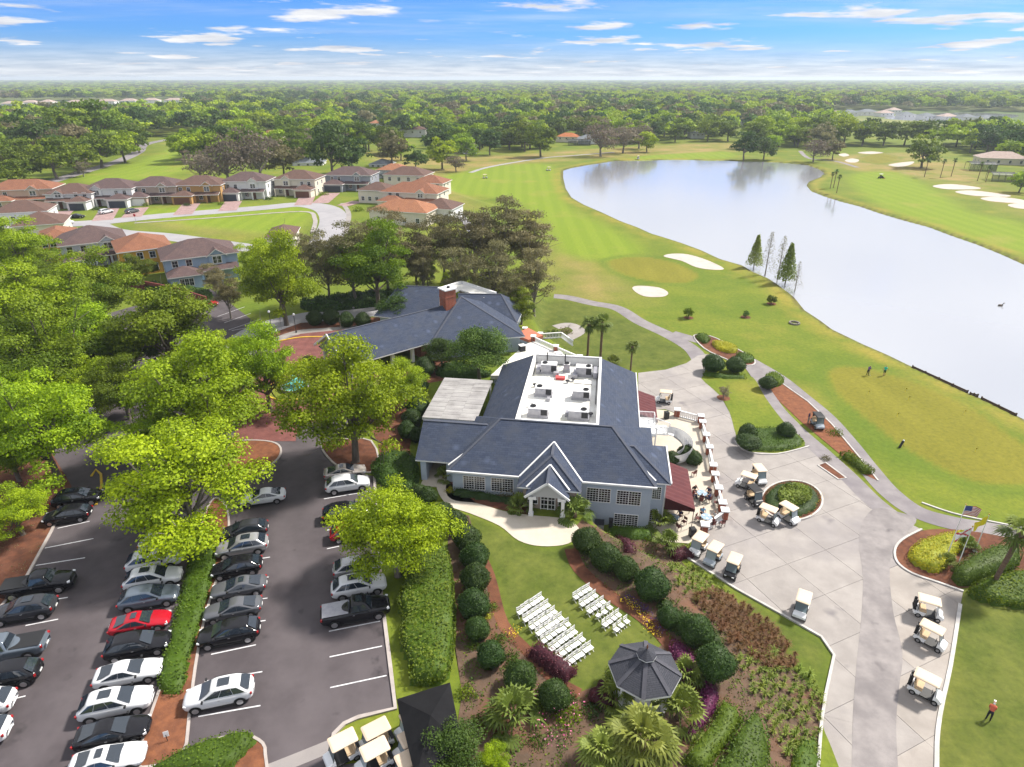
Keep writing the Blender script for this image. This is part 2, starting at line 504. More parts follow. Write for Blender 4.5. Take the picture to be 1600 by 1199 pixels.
shingle_mat('gazebo_shingle', (0.050, 0.052, 0.066), (0.064, 0.066, 0.080), (0.040, 0.042, 0.052), row=0.14, wid=0.4, tiles=True)
TILE = {
 'brown': shingle_mat('tile_brown', (0.112, 0.064, 0.051), (0.140, 0.082, 0.065), (0.086, 0.055, 0.048), 0.4, 0.33, True),
 'red': shingle_mat('tile_red', (0.213, 0.089, 0.050), (0.255, 0.114, 0.065), (0.167, 0.071, 0.047), 0.4, 0.33, True),
 'terracotta': shingle_mat('tile_terracotta', (0.288, 0.121, 0.061), (0.343, 0.156, 0.081), (0.227, 0.100, 0.061), 0.4, 0.33, True),
 'grey': shingle_mat('tile_grey', (0.149, 0.167, 0.186), (0.186, 0.205, 0.223), (0.124, 0.136, 0.155), 0.4, 0.33, True),
 'plum': shingle_mat('tile_plum', (0.095, 0.062, 0.061), (0.122, 0.080, 0.075), (0.073, 0.050, 0.052), 0.4, 0.33, True),
 'orange': shingle_mat('tile_orange', (0.384, 0.124, 0.043), (0.422, 0.155, 0.056), (0.310, 0.105, 0.043), 0.4, 0.33, True),
 'pale': shingle_mat('tile_pale', (0.384, 0.298, 0.260), (0.434, 0.341, 0.298), (0.341, 0.260, 0.236), 0.4, 0.33, True),
}

def leaf_mat(name, c_dark, c_light, rnd=0.18, trans=0.35, rough=0.6, hue=0.012):
 """foliage: colour runs between two greens by clump (face attribute 'tint'), varied per tree; some light passes through"""
 m = bpy.data.materials.new(name); m.use_nodes = True
 nt = m.node_tree; L = nt.links.new
 b = nt.nodes['Principled BSDF']; out = nt.nodes['Material Output']
 at = nt.nodes.new('ShaderNodeAttribute'); at.attribute_name = 'tint'
 oi = nt.nodes.new('ShaderNodeObjectInfo')
 mx = nt.nodes.new('ShaderNodeMix'); mx.data_type = 'RGBA'
 L(at.outputs['Fac'], mx.inputs[0]); mx.inputs[6].default_value = (*c_dark, 1); mx.inputs[7].default_value = (*c_light, 1)
 h = nt.nodes.new('ShaderNodeHueSaturation')
 mr = nt.nodes.new('ShaderNodeMapRange'); mr.inputs[3].default_value = 1 - rnd; mr.inputs[4].default_value = 1 + rnd
 L(oi.outputs['Random'], mr.inputs[0]); L(mr.outputs[0], h.inputs['Value'])
 mth = nt.nodes.new('ShaderNodeMath'); mth.operation = 'MULTIPLY'; mth.inputs[1].default_value = 7.31
 fr = nt.nodes.new('ShaderNodeMath'); fr.operation = 'FRACT'
 mh = nt.nodes.new('ShaderNodeMapRange'); mh.inputs[3].default_value = 0.5 - hue; mh.inputs[4].default_value = 0.5 + hue
 L(oi.outputs['Random'], mth.inputs[0]); L(mth.outputs[0], fr.inputs[0]); L(fr.outputs[0], mh.inputs[0]); L(mh.outputs[0], h.inputs['Hue'])
 L(mx.outputs[2], h.inputs['Color'])
 L(h.outputs[0], b.inputs['Base Color'])
 b.inputs['Roughness'].default_value = rough; b.inputs['Specular IOR Level'].default_value = 0.25
 if trans > 0:
  tr = nt.nodes.new('ShaderNodeBsdfTranslucent'); L(h.outputs[0], tr.inputs['Color'])
  ms = nt.nodes.new('ShaderNodeMixShader'); ms.inputs[0].default_value = trans
  L(b.outputs[0], ms.inputs[1]); L(tr.outputs[0], ms.inputs[2]); L(ms.outputs[0], out.inputs['Surface'])
 MATS[name] = m
 return m
leaf_mat('leaf_spring', (0.135, 0.215, 0.006), (0.37, 0.49, 0.013), rnd=0.14)
leaf_mat('leaf_lime', (0.19, 0.275, 0.006), (0.42, 0.53, 0.012), rnd=0.10)
leaf_mat('leaf_oak', (0.075, 0.128, 0.007), (0.215, 0.292, 0.013), rnd=0.30)
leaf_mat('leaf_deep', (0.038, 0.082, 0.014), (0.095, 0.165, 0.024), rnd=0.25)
leaf_mat('leaf_olive', (0.135, 0.125, 0.052), (0.25, 0.225, 0.105), rnd=0.22)
leaf_mat('leaf_brown', (0.15, 0.12, 0.085), (0.22, 0.18, 0.13), rnd=0.2)
leaf_mat('leaf_topiary', (0.022, 0.048, 0.008), (0.060, 0.105, 0.014), rnd=0.15, trans=0.15)
leaf_mat('leaf_hedge', (0.045, 0.088, 0.006), (0.105, 0.175, 0.010), rnd=0.12, trans=0.2)
leaf_mat('leaf_juniper', (0.060, 0.105, 0.008), (0.135, 0.195, 0.012), rnd=0.08, trans=0.2)
leaf_mat('leaf_yellow', (0.26, 0.27, 0.012), (0.50, 0.48, 0.02), rnd=0.1, trans=0.25)
leaf_mat('leaf_maroon', (0.050, 0.012, 0.020), (0.125, 0.026, 0.040), rnd=0.15, trans=0.15)
leaf_mat('leaf_purple', (0.085, 0.014, 0.050), (0.17, 0.030, 0.095), rnd=0.15, trans=0.15)
leaf_mat('leaf_rust', (0.115, 0.055, 0.022), (0.20, 0.105, 0.04), rnd=0.2, trans=0.25)
leaf_mat('leaf_palm', (0.075, 0.115, 0.018), (0.17, 0.22, 0.035), rnd=0.15, trans=0.25)
leaf_mat('leaf_sabal', (0.12, 0.16, 0.025), (0.27, 0.31, 0.06), rnd=0.12, trans=0.25)
leaf_mat('leaf_tuft', (0.13, 0.18, 0.025), (0.26, 0.32, 0.05), rnd=0.15, trans=0.3)
leaf_mat('flower_yellow', (0.55, 0.36, 0.02), (0.80, 0.55, 0.03), rnd=0.1, trans=0.2)
leaf_mat('flower_pink', (0.62, 0.10, 0.28), (0.85, 0.35, 0.50), rnd=0.1, trans=0.2)
leaf_mat('flower_purple', (0.06, 0.03, 0.10), (0.12, 0.06, 0.20), rnd=0.1, trans=0.2)

# ------------------------------------------------------------------ the land: one sheet from behind the camera to the horizon
ZONES = {
 'fair': [[(655, 287), (720, 268), (800, 256), (862, 257), (872, 285), (888, 318), (930, 342), (980, 368), (1004, 392), (965, 403), (912, 402), (872, 385), (850, 345), (800, 312), (722, 302)],
    [(130, 280), (210, 262), (300, 225), (345, 222), (332, 245), (290, 275), (215, 288), (140, 292)],
    [(1330, 272), (1400, 268), (1470, 300), (1520, 330), (1600, 348), (1640, 400), (1530, 378), (1450, 348), (1380, 322), (1345, 300)],
    [(1000, 243), (1130, 236), (1140, 246), (1010, 250)], [(225, 338), (330, 335), (480, 330), (490, 350), (440, 376), (330, 368), (240, 356)]],
 'green': [[(950, 410), (975, 403), (1010, 402), (1050, 410), (1080, 422), (1090, 432), (1075, 441), (1045, 442), (1005, 437), (970, 426)],
    [(1295, 583), (1320, 573), (1370, 580), (1440, 602), (1520, 640), (1570, 675), (1625, 712), (1640, 752), (1560, 756), (1510, 748), (1450, 720), (1400, 690), (1350, 650), (1310, 615)],
    [(1345, 248), (1375, 240), (1403, 248), (1372, 256)]],
 'lush': [[(735, 806), (790, 830), (850, 856), (888, 852), (905, 890), (950, 930), (1000, 965), (1040, 1005), (965, 1062), (905, 1082), (870, 1060), (830, 1020), (790, 975), (770, 900), (745, 850)],
    [(1150, 920), (1220, 960), (1290, 1000), (1303, 1027), (1285, 1090), (1262, 1050), (1205, 1000)],
    [(820, 480), (880, 470), (960, 490), (1040, 530), (1082, 555), (1060, 576), (985, 580), (900, 575), (870, 540), (830, 510)],
    [(1470, 930), (1640, 900), (1700, 1260), (1450, 1260), (1465, 1120), (1488, 1030)]],
 'dry': [[(560, 232), (640, 245), (800, 240), (1000, 228), (1140, 222), (1150, 235), (1000, 243), (880, 250), (760, 262), (650, 290), (600, 265)],
   [(640, 300), (700, 300), (740, 330), (700, 330)], [(860, 380), (905, 400), (960, 440), (1000, 470), (900, 462), (870, 420)],
   [(1300, 245), (1420, 238), (1520, 262), (1600, 330), (1560, 315), (1460, 280), (1330, 262)], [(240, 360), (440, 350), (470, 352), (430, 376), (300, 372)],
   [(1470, 955), (1520, 950), (1505, 1080), (1490, 1199), (1466, 1199)]],
}
ys = np.concatenate([np.arange(-80, 16, 2.5), 16 * np.exp(np.linspace(0, math.log(15000 / 16.0), 640))])
us = np.linspace(-1, 1, 381)
us = np.sign(us) * (0.55 * np.abs(us) + 0.45 * np.abs(us) ** 3)
YY, UU = np.meshgrid(ys, us, indexing='ij')
XX = UU * (np.maximum(YY, 0) * 1.15 + 95)
ZZ = terrain(XX, YY)
far_k = np.clip((YY - 700) / 3000, 0, 1)
nr, nc = XX.shape
idx = np.arange(nr * nc).reshape(nr, nc)
gf = np.stack([idx[:-1, :-1], idx[:-1, 1:], idx[1:, 1:], idx[1:, :-1]], -1).reshape(-1, 4)
def fade(polys, lvl_z, width):
 out = np.zeros(XX.shape)
 for pl in polys:
  w = catmull(PP(pl, lvl_z), 4, True)
  out = np.maximum(out, np.clip(0.5 + sdf(w, XX, YY) / width, 0, 1))
 return out
zone = {'fair': fade(ZONES['fair'], 0.5, 7), 'green': fade(ZONES['green'], 0, 0.8), 'lush': np.maximum(fade(ZONES['lush'][:1], ZU, 1.5), fade(ZONES['lush'][1:], 0, 3)),
  'dry': fade(ZONES['dry'], 0.5, 14), 'collar': np.clip(fade(ZONES['green'], 0, 1.0) * 0, 0, 1)}
col_ = np.zeros(XX.shape)
for pl in ZONES['green']:
 s_ = sdf(catmull(PP(pl), 4, True), XX, YY)
 col_ = np.maximum(col_, np.clip(1 - np.abs(s_ + 1.6) / 2.0, 0, 1))
zone['collar'] = col_
sh_ = sdf(POND, XX, YY)
zone['bank'] = np.clip(1 - np.abs(sh_ + 0.2) / 1.3, 0, 1)
zone['shore_dry'] = np.clip(1 - np.abs(sh_ + 3.0) / 4.0, 0, 1)

gm = bpy.data.materials.new('turf'); gm.use_nodes = True; MATS['turf'] = gm
nt = gm.node_tree; L = nt.links.new; gb = nt.nodes['Principled BSDF']
gb.inputs['Roughness'].default_value = 0.95; gb.inputs['Specular IOR Level'].default_value = 0.15
geo = nt.nodes.new('ShaderNodeNewGeometry')
def gnoise(sc, det=5, ro=0.6, stretch=None):
 n = nt.nodes.new('ShaderNodeTexNoise'); n.inputs['Scale'].default_value = sc; n.inputs['Detail'].default_value = det; n.inputs['Roughness'].default_value = ro
 if stretch:
  mp = nt.nodes.new('ShaderNodeMapping'); mp.inputs['Scale'].default_value = stretch[0]; mp.inputs['Rotation'].default_value = (0, 0, stretch[1])
  L(geo.outputs['Position'], mp.inputs[0]); L(mp.outputs[0], n.inputs['Vector'])
 else:
  L(geo.outputs['Position'], n.inputs['Vector'])
 return n.outputs[0]
def gr(v, a, b, c=0.0, d=1.0):
 n = nt.nodes.new('ShaderNodeMapRange'); n.inputs[1].default_value = a; n.inputs[2].default_value = b; n.inputs[3].default_value = c; n.inputs[4].default_value = d
 L(v, n.inputs[0]); return n.outputs[0]
def gmul(a, b):
 n = nt.nodes.new('ShaderNodeMath'); n.operation = 'MULTIPLY'
 for i, v in enumerate((a, b)):
  if hasattr(v, 'node'):
   L(v, n.inputs[i])
  else:
   n.inputs[i].default_value = v
 return n.outputs[0]
def gmix(f, a, b):
 n = nt.nodes.new('ShaderNodeMix'); n.data_type = 'RGBA'
 L(f, n.inputs[0])
 for i, c in ((6, a), (7, b)):
  if hasattr(c, 'node'):
   L(c, n.inputs[i])
  else:
   n.inputs[i].default_value = (*c, 1)
 return n.outputs[2]
def gat(name):
 n = nt.nodes.new('ShaderNodeAttribute'); n.attribute_name = name; return n.outputs['Fac']
rough_c = gmix(gr(gnoise(0.09, 6), 0.35, 0.68), (0.100, 0.148, 0.016), (0.160, 0.190, 0.024))
rough_c = gmix(gr(gnoise(0.035, 6, 0.65), 0.54, 0.85), rough_c, (0.285, 0.235, 0.050))
c = gmix(gmul(gat('dry'), gr(gnoise(0.06, 6), 0.3, 0.65)), rough_c, (0.29, 0.215, 0.085))
wv = nt.nodes.new('ShaderNodeTexWave'); wv.wave_type = 'BANDS'; wv.inputs['Scale'].default_value = 0.055; wv.inputs['Distortion'].default_value = 2.5; wv.inputs['Detail'].default_value = 1; wv.inputs['Detail Scale'].default_value = 0.12
L(geo.outputs['Position'], wv.inputs['Vector'])
fair_c = gmix(gr(wv.outputs['Fac'], 0.3, 0.7), (0.158, 0.222, 0.019), (0.176, 0.238, 0.022))
fair_c = gmix(gr(gnoise(0.05, 5), 0.55, 0.75), fair_c, (0.235, 0.235, 0.045))
c = gmix(gat('fair'), c, fair_c)
lush_c = gmix(gr(gnoise(0.35, 6), 0.35, 0.65), (0.066, 0.092, 0.016), (0.120, 0.138, 0.030))
c = gmix(gmul(gat('lush'), 0.9), c, lush_c)
c = gmix(gmul(gat('collar'), 0.75), c, (0.100, 0.150, 0.018))
green_c = gmix(gr(gnoise(0.16, 5, 0.6, ((1, 0.25, 1), 0.9)), 0.35, 0.7), (0.155, 0.150, 0.020), (0.200, 0.188, 0.027))
c = gmix(gat('green'), c, green_c)
c = gmix(gmul(gat('shore_dry'), gr(gnoise(0.12, 5), 0.35, 0.6)), c, (0.255, 0.215, 0.04))
c = gmix(gmul(gat('bank'), gr(gnoise(0.5, 5), 0.3, 0.5)), c, (0.06, 0.042, 0.028))
fine = gmix(gr(gnoise(1.6, 8, 0.75), 0.32, 0.68), (0.74, 0.77, 0.78), (1.20, 1.17, 1.10))
mm = nt.nodes.new('ShaderNodeMix'); mm.data_type = 'RGBA'; mm.blend_type = 'MULTIPLY'; mm.inputs[0].default_value = 1
L(c, mm.inputs[6]); L(fine, mm.inputs[7])
# far country: scrub, clearings, woods too far to tell apart
c2_ = gmix(gr(gnoise(0.004, 7, 0.62), 0.42, 0.6), (0.085, 0.125, 0.035), (0.20, 0.215, 0.07))
L(gmix(gat('far'), mm.outputs[2], c2_), gb.inputs['Base Color'])
bn = nt.nodes.new('ShaderNodeBump'); bn.inputs['Strength'].default_value = 0.45; bn.inputs['Distance'].default_value = 0.08
L(gnoise(1.7, 6), bn.inputs['Height']); L(bn.outputs[0], gb.inputs['Normal'])
gme = mesh_np('ground', np.stack([XX, YY, ZZ], -1).reshape(-1, 3), gf, gm, smooth=True)
zone['far'] = np.clip((np.hypot(XX, YY) - 620) / 250, 0, 1)
for k_, v_ in zone.items():
 a_ = gme.attributes.new(k_, 'FLOAT', 'POINT'); a_.data.foreach_set('value', v_.ravel().astype(np.float32))
ground = link(bpy.data.objects.new('ground', gme)); tag(ground, kind='structure')

# the pond
wm = mat('pond_water', (0.34, 0.355, 0.385), rough=0.10, spec=0.5)
nt, L, b = nodes_of(wm)
b.inputs['IOR'].default_value = 1.33
gl = nt.nodes.new('ShaderNodeBsdfGlossy'); gl.inputs['Roughness'].default_value = 0.14; gl.inputs['Color'].default_value = (0.95, 0.96, 1.0, 1)
fre = nt.nodes.new('ShaderNodeFresnel'); fre.inputs['IOR'].default_value = 5.0
ms = nt.nodes.new('ShaderNodeMixShader')
L(fre.outputs[0], ms.inputs[0]); L(b.outputs[0], ms.inputs[1]); L(gl.outputs[0], ms.inputs[2])
L(ms.outputs[0], nt.nodes['Material Output'].inputs['Surface'])
g_ = nt.nodes.new('ShaderNodeNewGeometry')
n1 = nt.nodes.new('ShaderNodeTexNoise'); n1.inputs['Scale'].default_value = 1.6; n1.inputs['Detail'].default_value = 3
bn = nt.nodes.new('ShaderNodeBump'); bn.inputs['Strength'].default_value = 0.035; bn.inputs['Distance'].default_value = 0.05
L(g_.outputs['Position'], n1.inputs['Vector']); L(n1.outputs[0], bn.inputs['Height'])
L(bn.outputs[0], gl.inputs['Normal']); L(bn.outputs[0], b.inputs['Normal'])
xs_ = [p[0] for p in POND]; ys_ = [p[1] for p in POND]
mb = MB(); mb.add([(min(xs_) - 2, min(ys_) - 2, -0.45), (max(xs_) + 2, min(ys_) - 2, -0.45), (max(xs_) + 2, max(ys_) + 2, -0.45), (min(xs_) - 2, max(ys_) + 2, -0.45)], [(0, 1, 2, 3)])
tag(mb.build('pond_water', wm), kind='structure')

# ------------------------------------------------------------------ sheets, ribbons and kerbs
def sheet(name, poly, m, z=None, dz=0.02, step=1.2, parent=None, kind='structure'):
 """flat when z is given, else draped over the land"""
 if z is not None:
  tri = bpy.data.meshes.new(name)
  bm = bmesh.new()
  f = bm.faces.new([bm.verts.new((p[0], p[1], z + dz)) for p in poly])
  if f.normal.z < 0:
   f.normal_flip()
  bmesh.ops.triangulate(bm, faces=bm.faces[:])
  bmesh.ops.recalc_face_normals(bm, faces=bm.faces[:])
  for f in bm.faces:
   if f.normal.z < 0:
    f.normal_flip()
  bm.to_mesh(tri); bm.free()
  tri.materials.append(m)
 else:
  n = len(poly)
  pts = []
  for i in range(n):
   a = np.array(poly[i]); b_ = np.array(poly[(i + 1) % n]); d = np.linalg.norm(b_ - a)
   for k in range(max(1, int(d / step))):
    pts.append(tuple(a + (b_ - a) * k / max(1, int(d / step))))
  nb = len(pts)
  ax = np.array(poly)
  gx, gy = np.meshgrid(np.arange(ax[:, 0].min(), ax[:, 0].max(), step), np.arange(ax[:, 1].min(), ax[:, 1].max(), step))
  s = sdf(poly, gx, gy) > step * 0.35
  pts += list(zip(gx[s], gy[s]))
  vs, es, fs, *_ = delaunay_2d_cdt([Vector(p) for p in pts], [(i, (i + 1) % nb) for i in range(nb)], [], 1, 1e-5)
  xs = np.array([v[0] for v in vs]); yy = np.array([v[1] for v in vs])
  zz_ = terrain(xs, yy) + dz
  tri = bpy.data.meshes.new(name)
  tri.from_pydata(np.stack([xs, yy, zz_], -1).tolist(), [], [tuple(f) for f in fs])
  tri.materials.append(m)
  bm = bmesh.new(); bm.from_mesh(tri)
  for f in bm.faces:
   if f.normal.z < 0:
    f.normal_flip()
  bm.to_mesh(tri); bm.free()
 o = link(bpy.data.objects.new(name, tri), parent)
 if parent is None:
  tag(o, kind=kind)
 return o
def offset_line(pts, d, closed=False):
 out = []
 n = len(pts)
 for i in range(n):
  a = np.array(pts[(i - 1) % n] if closed or i > 0 else pts[i]); b_ = np.array(pts[(i + 1) % n] if closed or i + 1 < n else pts[i])
  t = b_ - a; l = np.linalg.norm(t)
  t = t / l if l > 0 else np.array([1, 0])
  out.append((pts[i][0] - t[1] * d, pts[i][1] + t[0] * d))
 return out
def ribbon(name, pts, width, m, dz=0.03, parent=None, z=None, kind='structure'):
 l = offset_line(pts, width / 2); r = offset_line(pts, -width / 2)
 vs = []
 for a, b_ in zip(l, r):
  for p in (a, b_):
   vs.append((p[0], p[1], (float(terrain(p[0], p[1])) if z is None else z) + dz))
 me = bpy.data.meshes.new(name)
 me.from_pydata(vs, [], [(2 * i, 2 * i + 1, 2 * i + 3, 2 * i + 2) for i in range(len(pts) - 1)])
 me.materials.append(m)
 o = link(bpy.data.objects.new(name, me), parent)
 if parent is None:
  tag(o, kind=kind)
 return o
def kerb(pts, m, w=0.18, h=0.13, closed=False, z=None, name='kerb', parent=None):
 l = offset_line(pts, w / 2, closed); r = offset_line(pts, -w / 2, closed)
 vs = []
 for a, b_ in zip(l, r):
  za = float(terrain((a[0] + b_[0]) / 2, (a[1] + b_[1]) / 2)) if z is None else z
  vs += [(a[0], a[1], za - 0.05), (a[0], a[1], za + h), (b_[0], b_[1], za + h), (b_[0], b_[1], za - 0.05)]
 n = len(pts); fs = []
 for i in range(n if closed else n - 1):
  j = (i + 1) % n
  fs += [(4 * i, 4 * j, 4 * j + 1, 4 * i + 1), (4 * i + 1, 4 * j + 1, 4 * j + 2, 4 * i + 2), (4 * i + 2, 4 * j + 2, 4 * j + 3, 4 * i + 3)]
 if not closed:
  fs += [(0, 1, 2, 3), (4 * n - 1, 4 * n - 2, 4 * n - 3, 4 * n - 4)]
 me = bpy.data.meshes.new(name); me.from_pydata(vs, [], fs); me.materials.append(m)
 bm = bmesh.new(); bm.from_mesh(me); bmesh.ops.recalc_face_normals(bm, faces=bm.faces[:]); bm.to_mesh(me); bm.free()
 o = link(bpy.data.objects.new(name, me), parent)
 if parent is None:
  tag(o, kind='structure')
 return o
def CP(pts, z=0.0, n=5, closed=False):
 return catmull(PP(pts, z), n, closed)

# car park
LOT = PP([(-700, 1650), (-300, 1000), (0, 962), (43, 900), (80, 832), (112, 760), (70, 690), (30, 600), (60, 545), (170, 490), (300, 452), (330, 452), (420, 520), (470, 560), (560, 640), (520, 690), (548, 735), (585, 745),
   (596, 930), (618, 1108), (560, 1122), (533, 1135), (516, 1160), (512, 1199), (640, 1180), (720, 1260), (700, 1650)], ZU)
lot = sheet('parking_lot', LOT, MATS['asphalt'], z=ZU, dz=0.02)
def stall(p, q, w=0.11):
 a = np.array(P(*p, ZU)); b_ = np.array(P(*q, ZU)); d = (b_ - a) / np.linalg.norm(b_ - a); n = np.array([-d[1], d[0]]) * w / 2
 mb = MB(); z = ZU + 0.026
 mb.add([(*(a - n), z), (*(b_ - n), z), (*(b_ + n), z), (*(a + n), z)], [(0, 1, 2, 3)])
 return mb.build('stall_line', MATS['line_paint'], lot)
for p, q in [((514, 987), (594, 971)), ((515, 1027), (597, 1010)), ((516, 1075), (604, 1056)), ((515, 948), (560, 940)), ((517, 916), (555, 909)), ((511, 858), (530, 854)), ((511, 829), (530, 825)), ((508, 804), (530, 800)), ((506, 780), (578, 768)),
    ((330, 1023), (400, 1008)), ((320, 1065), (410, 1050)), ((310, 1120), (407, 1103)), ((395, 973), (415, 970)), ((398, 938), (418, 935)), ((400, 905), (420, 902)), ((402, 874), (422, 871)), ((400, 846), (420, 843)),
    ((172, 1010), (200, 1005)), ((159, 1048), (185, 1043)), ((128, 1139), (150, 1135)), ((112, 1190), (140, 1184)),
    ((70, 857), (146, 842)), ((56, 884), (133, 872)), ((90, 826), (140, 815)), ((80, 938), (106, 934)), ((40, 978), (91, 968)), ((35, 1012), (75, 1005)), ((15, 1094), (40, 1088)), ((-20, 1143), (22, 1133)), ((100, 905), (120, 902)),
    ((340, 495), (382, 480)), ((350, 505), (392, 490)), ((357, 516), (408, 499)), ((362, 517), (395, 511))]:
 stall(p, q)
kerb(PP([(585, 745), (596, 930), (611, 1050), (618, 1108), (560, 1122), (538, 1132), (522, 1148), (519, 1165)], ZU), MATS['kerb_grey'], 0.3, 0.14, z=ZU)
kerb(PP([(-20, 975), (43, 900), (80, 832), (105, 780)], ZU), MATS['kerb_grey'], 0.25, 0.14, z=ZU)
ribbon('gutter', PP([(395, 1215), (470, 1185), (519, 1165)], ZU), 1.0, MATS['concrete'], dz=0.03, z=ZU)
ISL = CP([(352, 790), (358, 820), (350, 870), (322, 960), (306, 1040), (296, 1120), (285, 1180), (232, 1200), (215, 1190), (232, 1130), (262, 1040), (285, 940), (303, 870), (318, 810), (335, 780)], ZU, 3, True)
sheet('island_bed', ISL, MATS['mulch_orange'], z=ZU, dz=0.10)
kerb(ISL, MATS['kerb_grey'], 0.2, 0.14, True, z=ZU)
ISL2 = CP([(235, 1230), (240, 1205), (300, 1170), (370, 1150), (405, 1158), (415, 1180), (400, 1240)], ZU, 3, True)
sheet('hedge_bed', ISL2, MATS['mulch_orange'], z=ZU, dz=0.10)
kerb(ISL2, MATS['kerb_grey'], 0.2, 0.14, True, z=ZU)
ISL3 = CP([(345, 700), (370, 690), (415, 690), (436, 697), (438, 712), (420, 730), (385, 750), (350, 740)], ZU, 3, True)
sheet('tree_island', ISL3, MATS['mulch_orange'], z=ZU, dz=0.10)
kerb(ISL3, MATS['kerb_grey'], 0.22, 0.14, True, z=ZU)
ISL4 = CP([(503, 694), (530, 688), (580, 690), (590, 735), (540, 735), (512, 715)], ZU, 3, True)
sheet('tree_island_bed', ISL4, MATS['mulch'], z=ZU, dz=0.10)
kerb(ISL4, MATS['kerb_grey'], 0.22, 0.14, True, z=ZU)
kerb(PP([(143, 745), (150, 735), (158, 742), (159, 760), (150, 790)], ZU), MATS['kerb_yellow'], 0.25, 0.15, z=ZU)

# brick forecourt with its fountain island
c0 = np.array(P(462, 608, ZU)); rad = 11.2
FORE = [(c0[0] + rad * 1.12 * math.cos(t), c0[1] + rad * math.sin(t)) for t in np.linspace(0, 2 * math.pi, 48, endpoint=False)]
sheet('brick_forecourt', FORE, MATS['brick_paving'], z=ZU, dz=0.032)
sheet('brick_crosswalk', PP([(360, 690), (385, 640), (470, 640), (462, 690)], ZU), MATS['brick_paving'], z=ZU, dz=0.040)
sheet('brick_drive', PP([(438, 578), (425, 540), (470, 522), (540, 515), (560, 530), (520, 560), (480, 590)], ZU), MATS['brick_paving'], z=ZU, dz=0.044)
kerb(CP([(388, 548), (408, 540), (440, 533), (470, 528), (505, 527)], ZU), MATS['kerb_yellow'], 0.35, 0.15, z=ZU)
ribbon('entry_walk', CP([(405, 550), (425, 535), (465, 520), (510, 516), (560, 512)], ZU), 2.2, MATS['concrete'], dz=0.035, z=ZU)
ribbon('rear_drive', CP([(330, 590), (400, 520), (480, 497), (560, 488), (640, 482)], ZU), 6.5, MATS['road'], dz=0.028, z=ZU)
fisl = [(c0[0] + 4.2 * math.cos(t), c0[1] + 3.8 * math.sin(t)) for t in np.linspace(0, 2 * math.pi, 32, endpoint=False)]
sheet('fountain_island', fisl, MATS['turf'], z=ZU, dz=0.10)
kerb(fisl, MATS['kerb_yellow'], 0.25, 0.15, True, z=ZU)

# cart court of concrete slabs
COURT_PX = [(997, 583), (1040, 578), (1072, 568), (1090, 556), (1112, 553), (1103, 575), (1098, 592), (1125, 618), (1140, 645), (1148, 670), (1152, 694), (1168, 706), (1215, 709), (1262, 699), (1300, 720), (1340, 752), (1375, 785), (1415, 815), (1440, 828),
   (1405, 848), (1397, 862), (1402, 880), (1425, 897), (1465, 911), (1505, 925), (1500, 950), (1485, 1040), (1468, 1120), (1463, 1199), (1470, 1480), (1245, 1480), (1283, 1130), (1290, 1085), (1303, 1025), (1283, 996), (1220, 960), (1150, 921), (1075, 873),
   (1080, 848), (1110, 826), (1134, 802), (1127, 770), (1102, 685), (1090, 660), (1040, 640), (997, 640)]
COURT = PP(COURT_PX)
court = sheet('cart_court', COURT, MATS['concrete_joint'], z=0.0, dz=0.012)
bm = bmesh.new()
bm.faces.new([bm.verts.new((x, y, 0.0)) for x, y in COURT])
def cut(bm, co, no):
 bmesh.ops.bisect_plane(bm, geom=bm.verts[:] + bm.edges[:] + bm.faces[:], dist=1e-4, plane_co=co, plane_no=no)
cc = P(1290, 860)
a_ = R(24)
for k_ in range(-13, 14):
 cut(bm, (cc[0] + 5.2 * k_ * math.cos(a_), cc[1] + 5.2 * k_ * math.sin(a_), 0), (math.cos(a_), math.sin(a_), 0))
 cut(bm, (cc[0] - 4.6 * k_ * math.sin(a_), cc[1] + 4.6 * k_ * math.cos(a_), 0), (-math.sin(a_), math.cos(a_), 0))
WARM = PP([(1400, 1500), (1410, 1080), (1430, 1000), (1400, 900), (1400, 860), (1510, 920), (1480, 1500)])
polys = [[(v.co.x, v.co.y) for v in f.verts] for f in bm.faces]
bm.free()
for pl in polys:
 ar = 0.5 * sum(pl[i][0] * pl[(i + 1) % len(pl)][1] - pl[(i + 1) % len(pl)][0] * pl[i][1] for i in range(len(pl)))
 if abs(ar) < 0.15:
  continue
 if ar < 0:
  pl = pl[::-1]
 ins = offset_line(pl, 0.022, True)
 mb = MB(); mb.prism(ins, 0.0, 0.034 + 0.006 * random.random())
 qx, qy = np.mean([p[0] for p in pl]), np.mean([p[1] for p in pl])
 kind_ = 'concrete_warm' if float(sdf(WARM, qx, qy)) > 0 else 'concrete'
 mb.build('slab', MATS[kind_], court)
sheet('worn_lane', catmull(PP([(1322, 1500), (1330, 1260), (1332, 1130), (1338, 1040), (1346, 960), (1348, 900), (1342, 850), (1348, 815), (1368, 795), (1400, 800), (1432, 812), (1412, 838), (1394, 862), (1390, 900), (1396, 960), (1410, 1020), (1404, 1080), (1400, 1140), (1405, 1260), (1400, 1500)]), 4, True), MATS['concrete_old'], z=0, dz=0.052)
kerb(CP([(1500, 945), (1485, 1040), (1468, 1120), (1463, 1199), (1470, 1480)], 0, 3), MATS['kerb_white'], 0.3, 0.14)
kerb(PP([(1245, 1480), (1283, 1130), (1290, 1085), (1303, 1025), (1283, 996), (1220, 960), (1150, 921), (1075, 873)]), MATS['kerb_white'], 0.22, 0.16)
kerb(CP([(1440, 828), (1410, 844), (1398, 860), (1402, 880), (1425, 897), (1465, 911), (1505, 925)], 0, 4), MATS['kerb_white'], 0.22, 0.16)
kerb(CP([(1440, 786), (1490, 803), (1560, 818), (1650, 835)], 0, 4), MATS['kerb_white'], 0.2, 0.12)
kerb(CP([(1148, 690), (1168, 707), (1215, 710), (1264, 698)], 0, 4), MATS['kerb_white'], 0.2, 0.14)

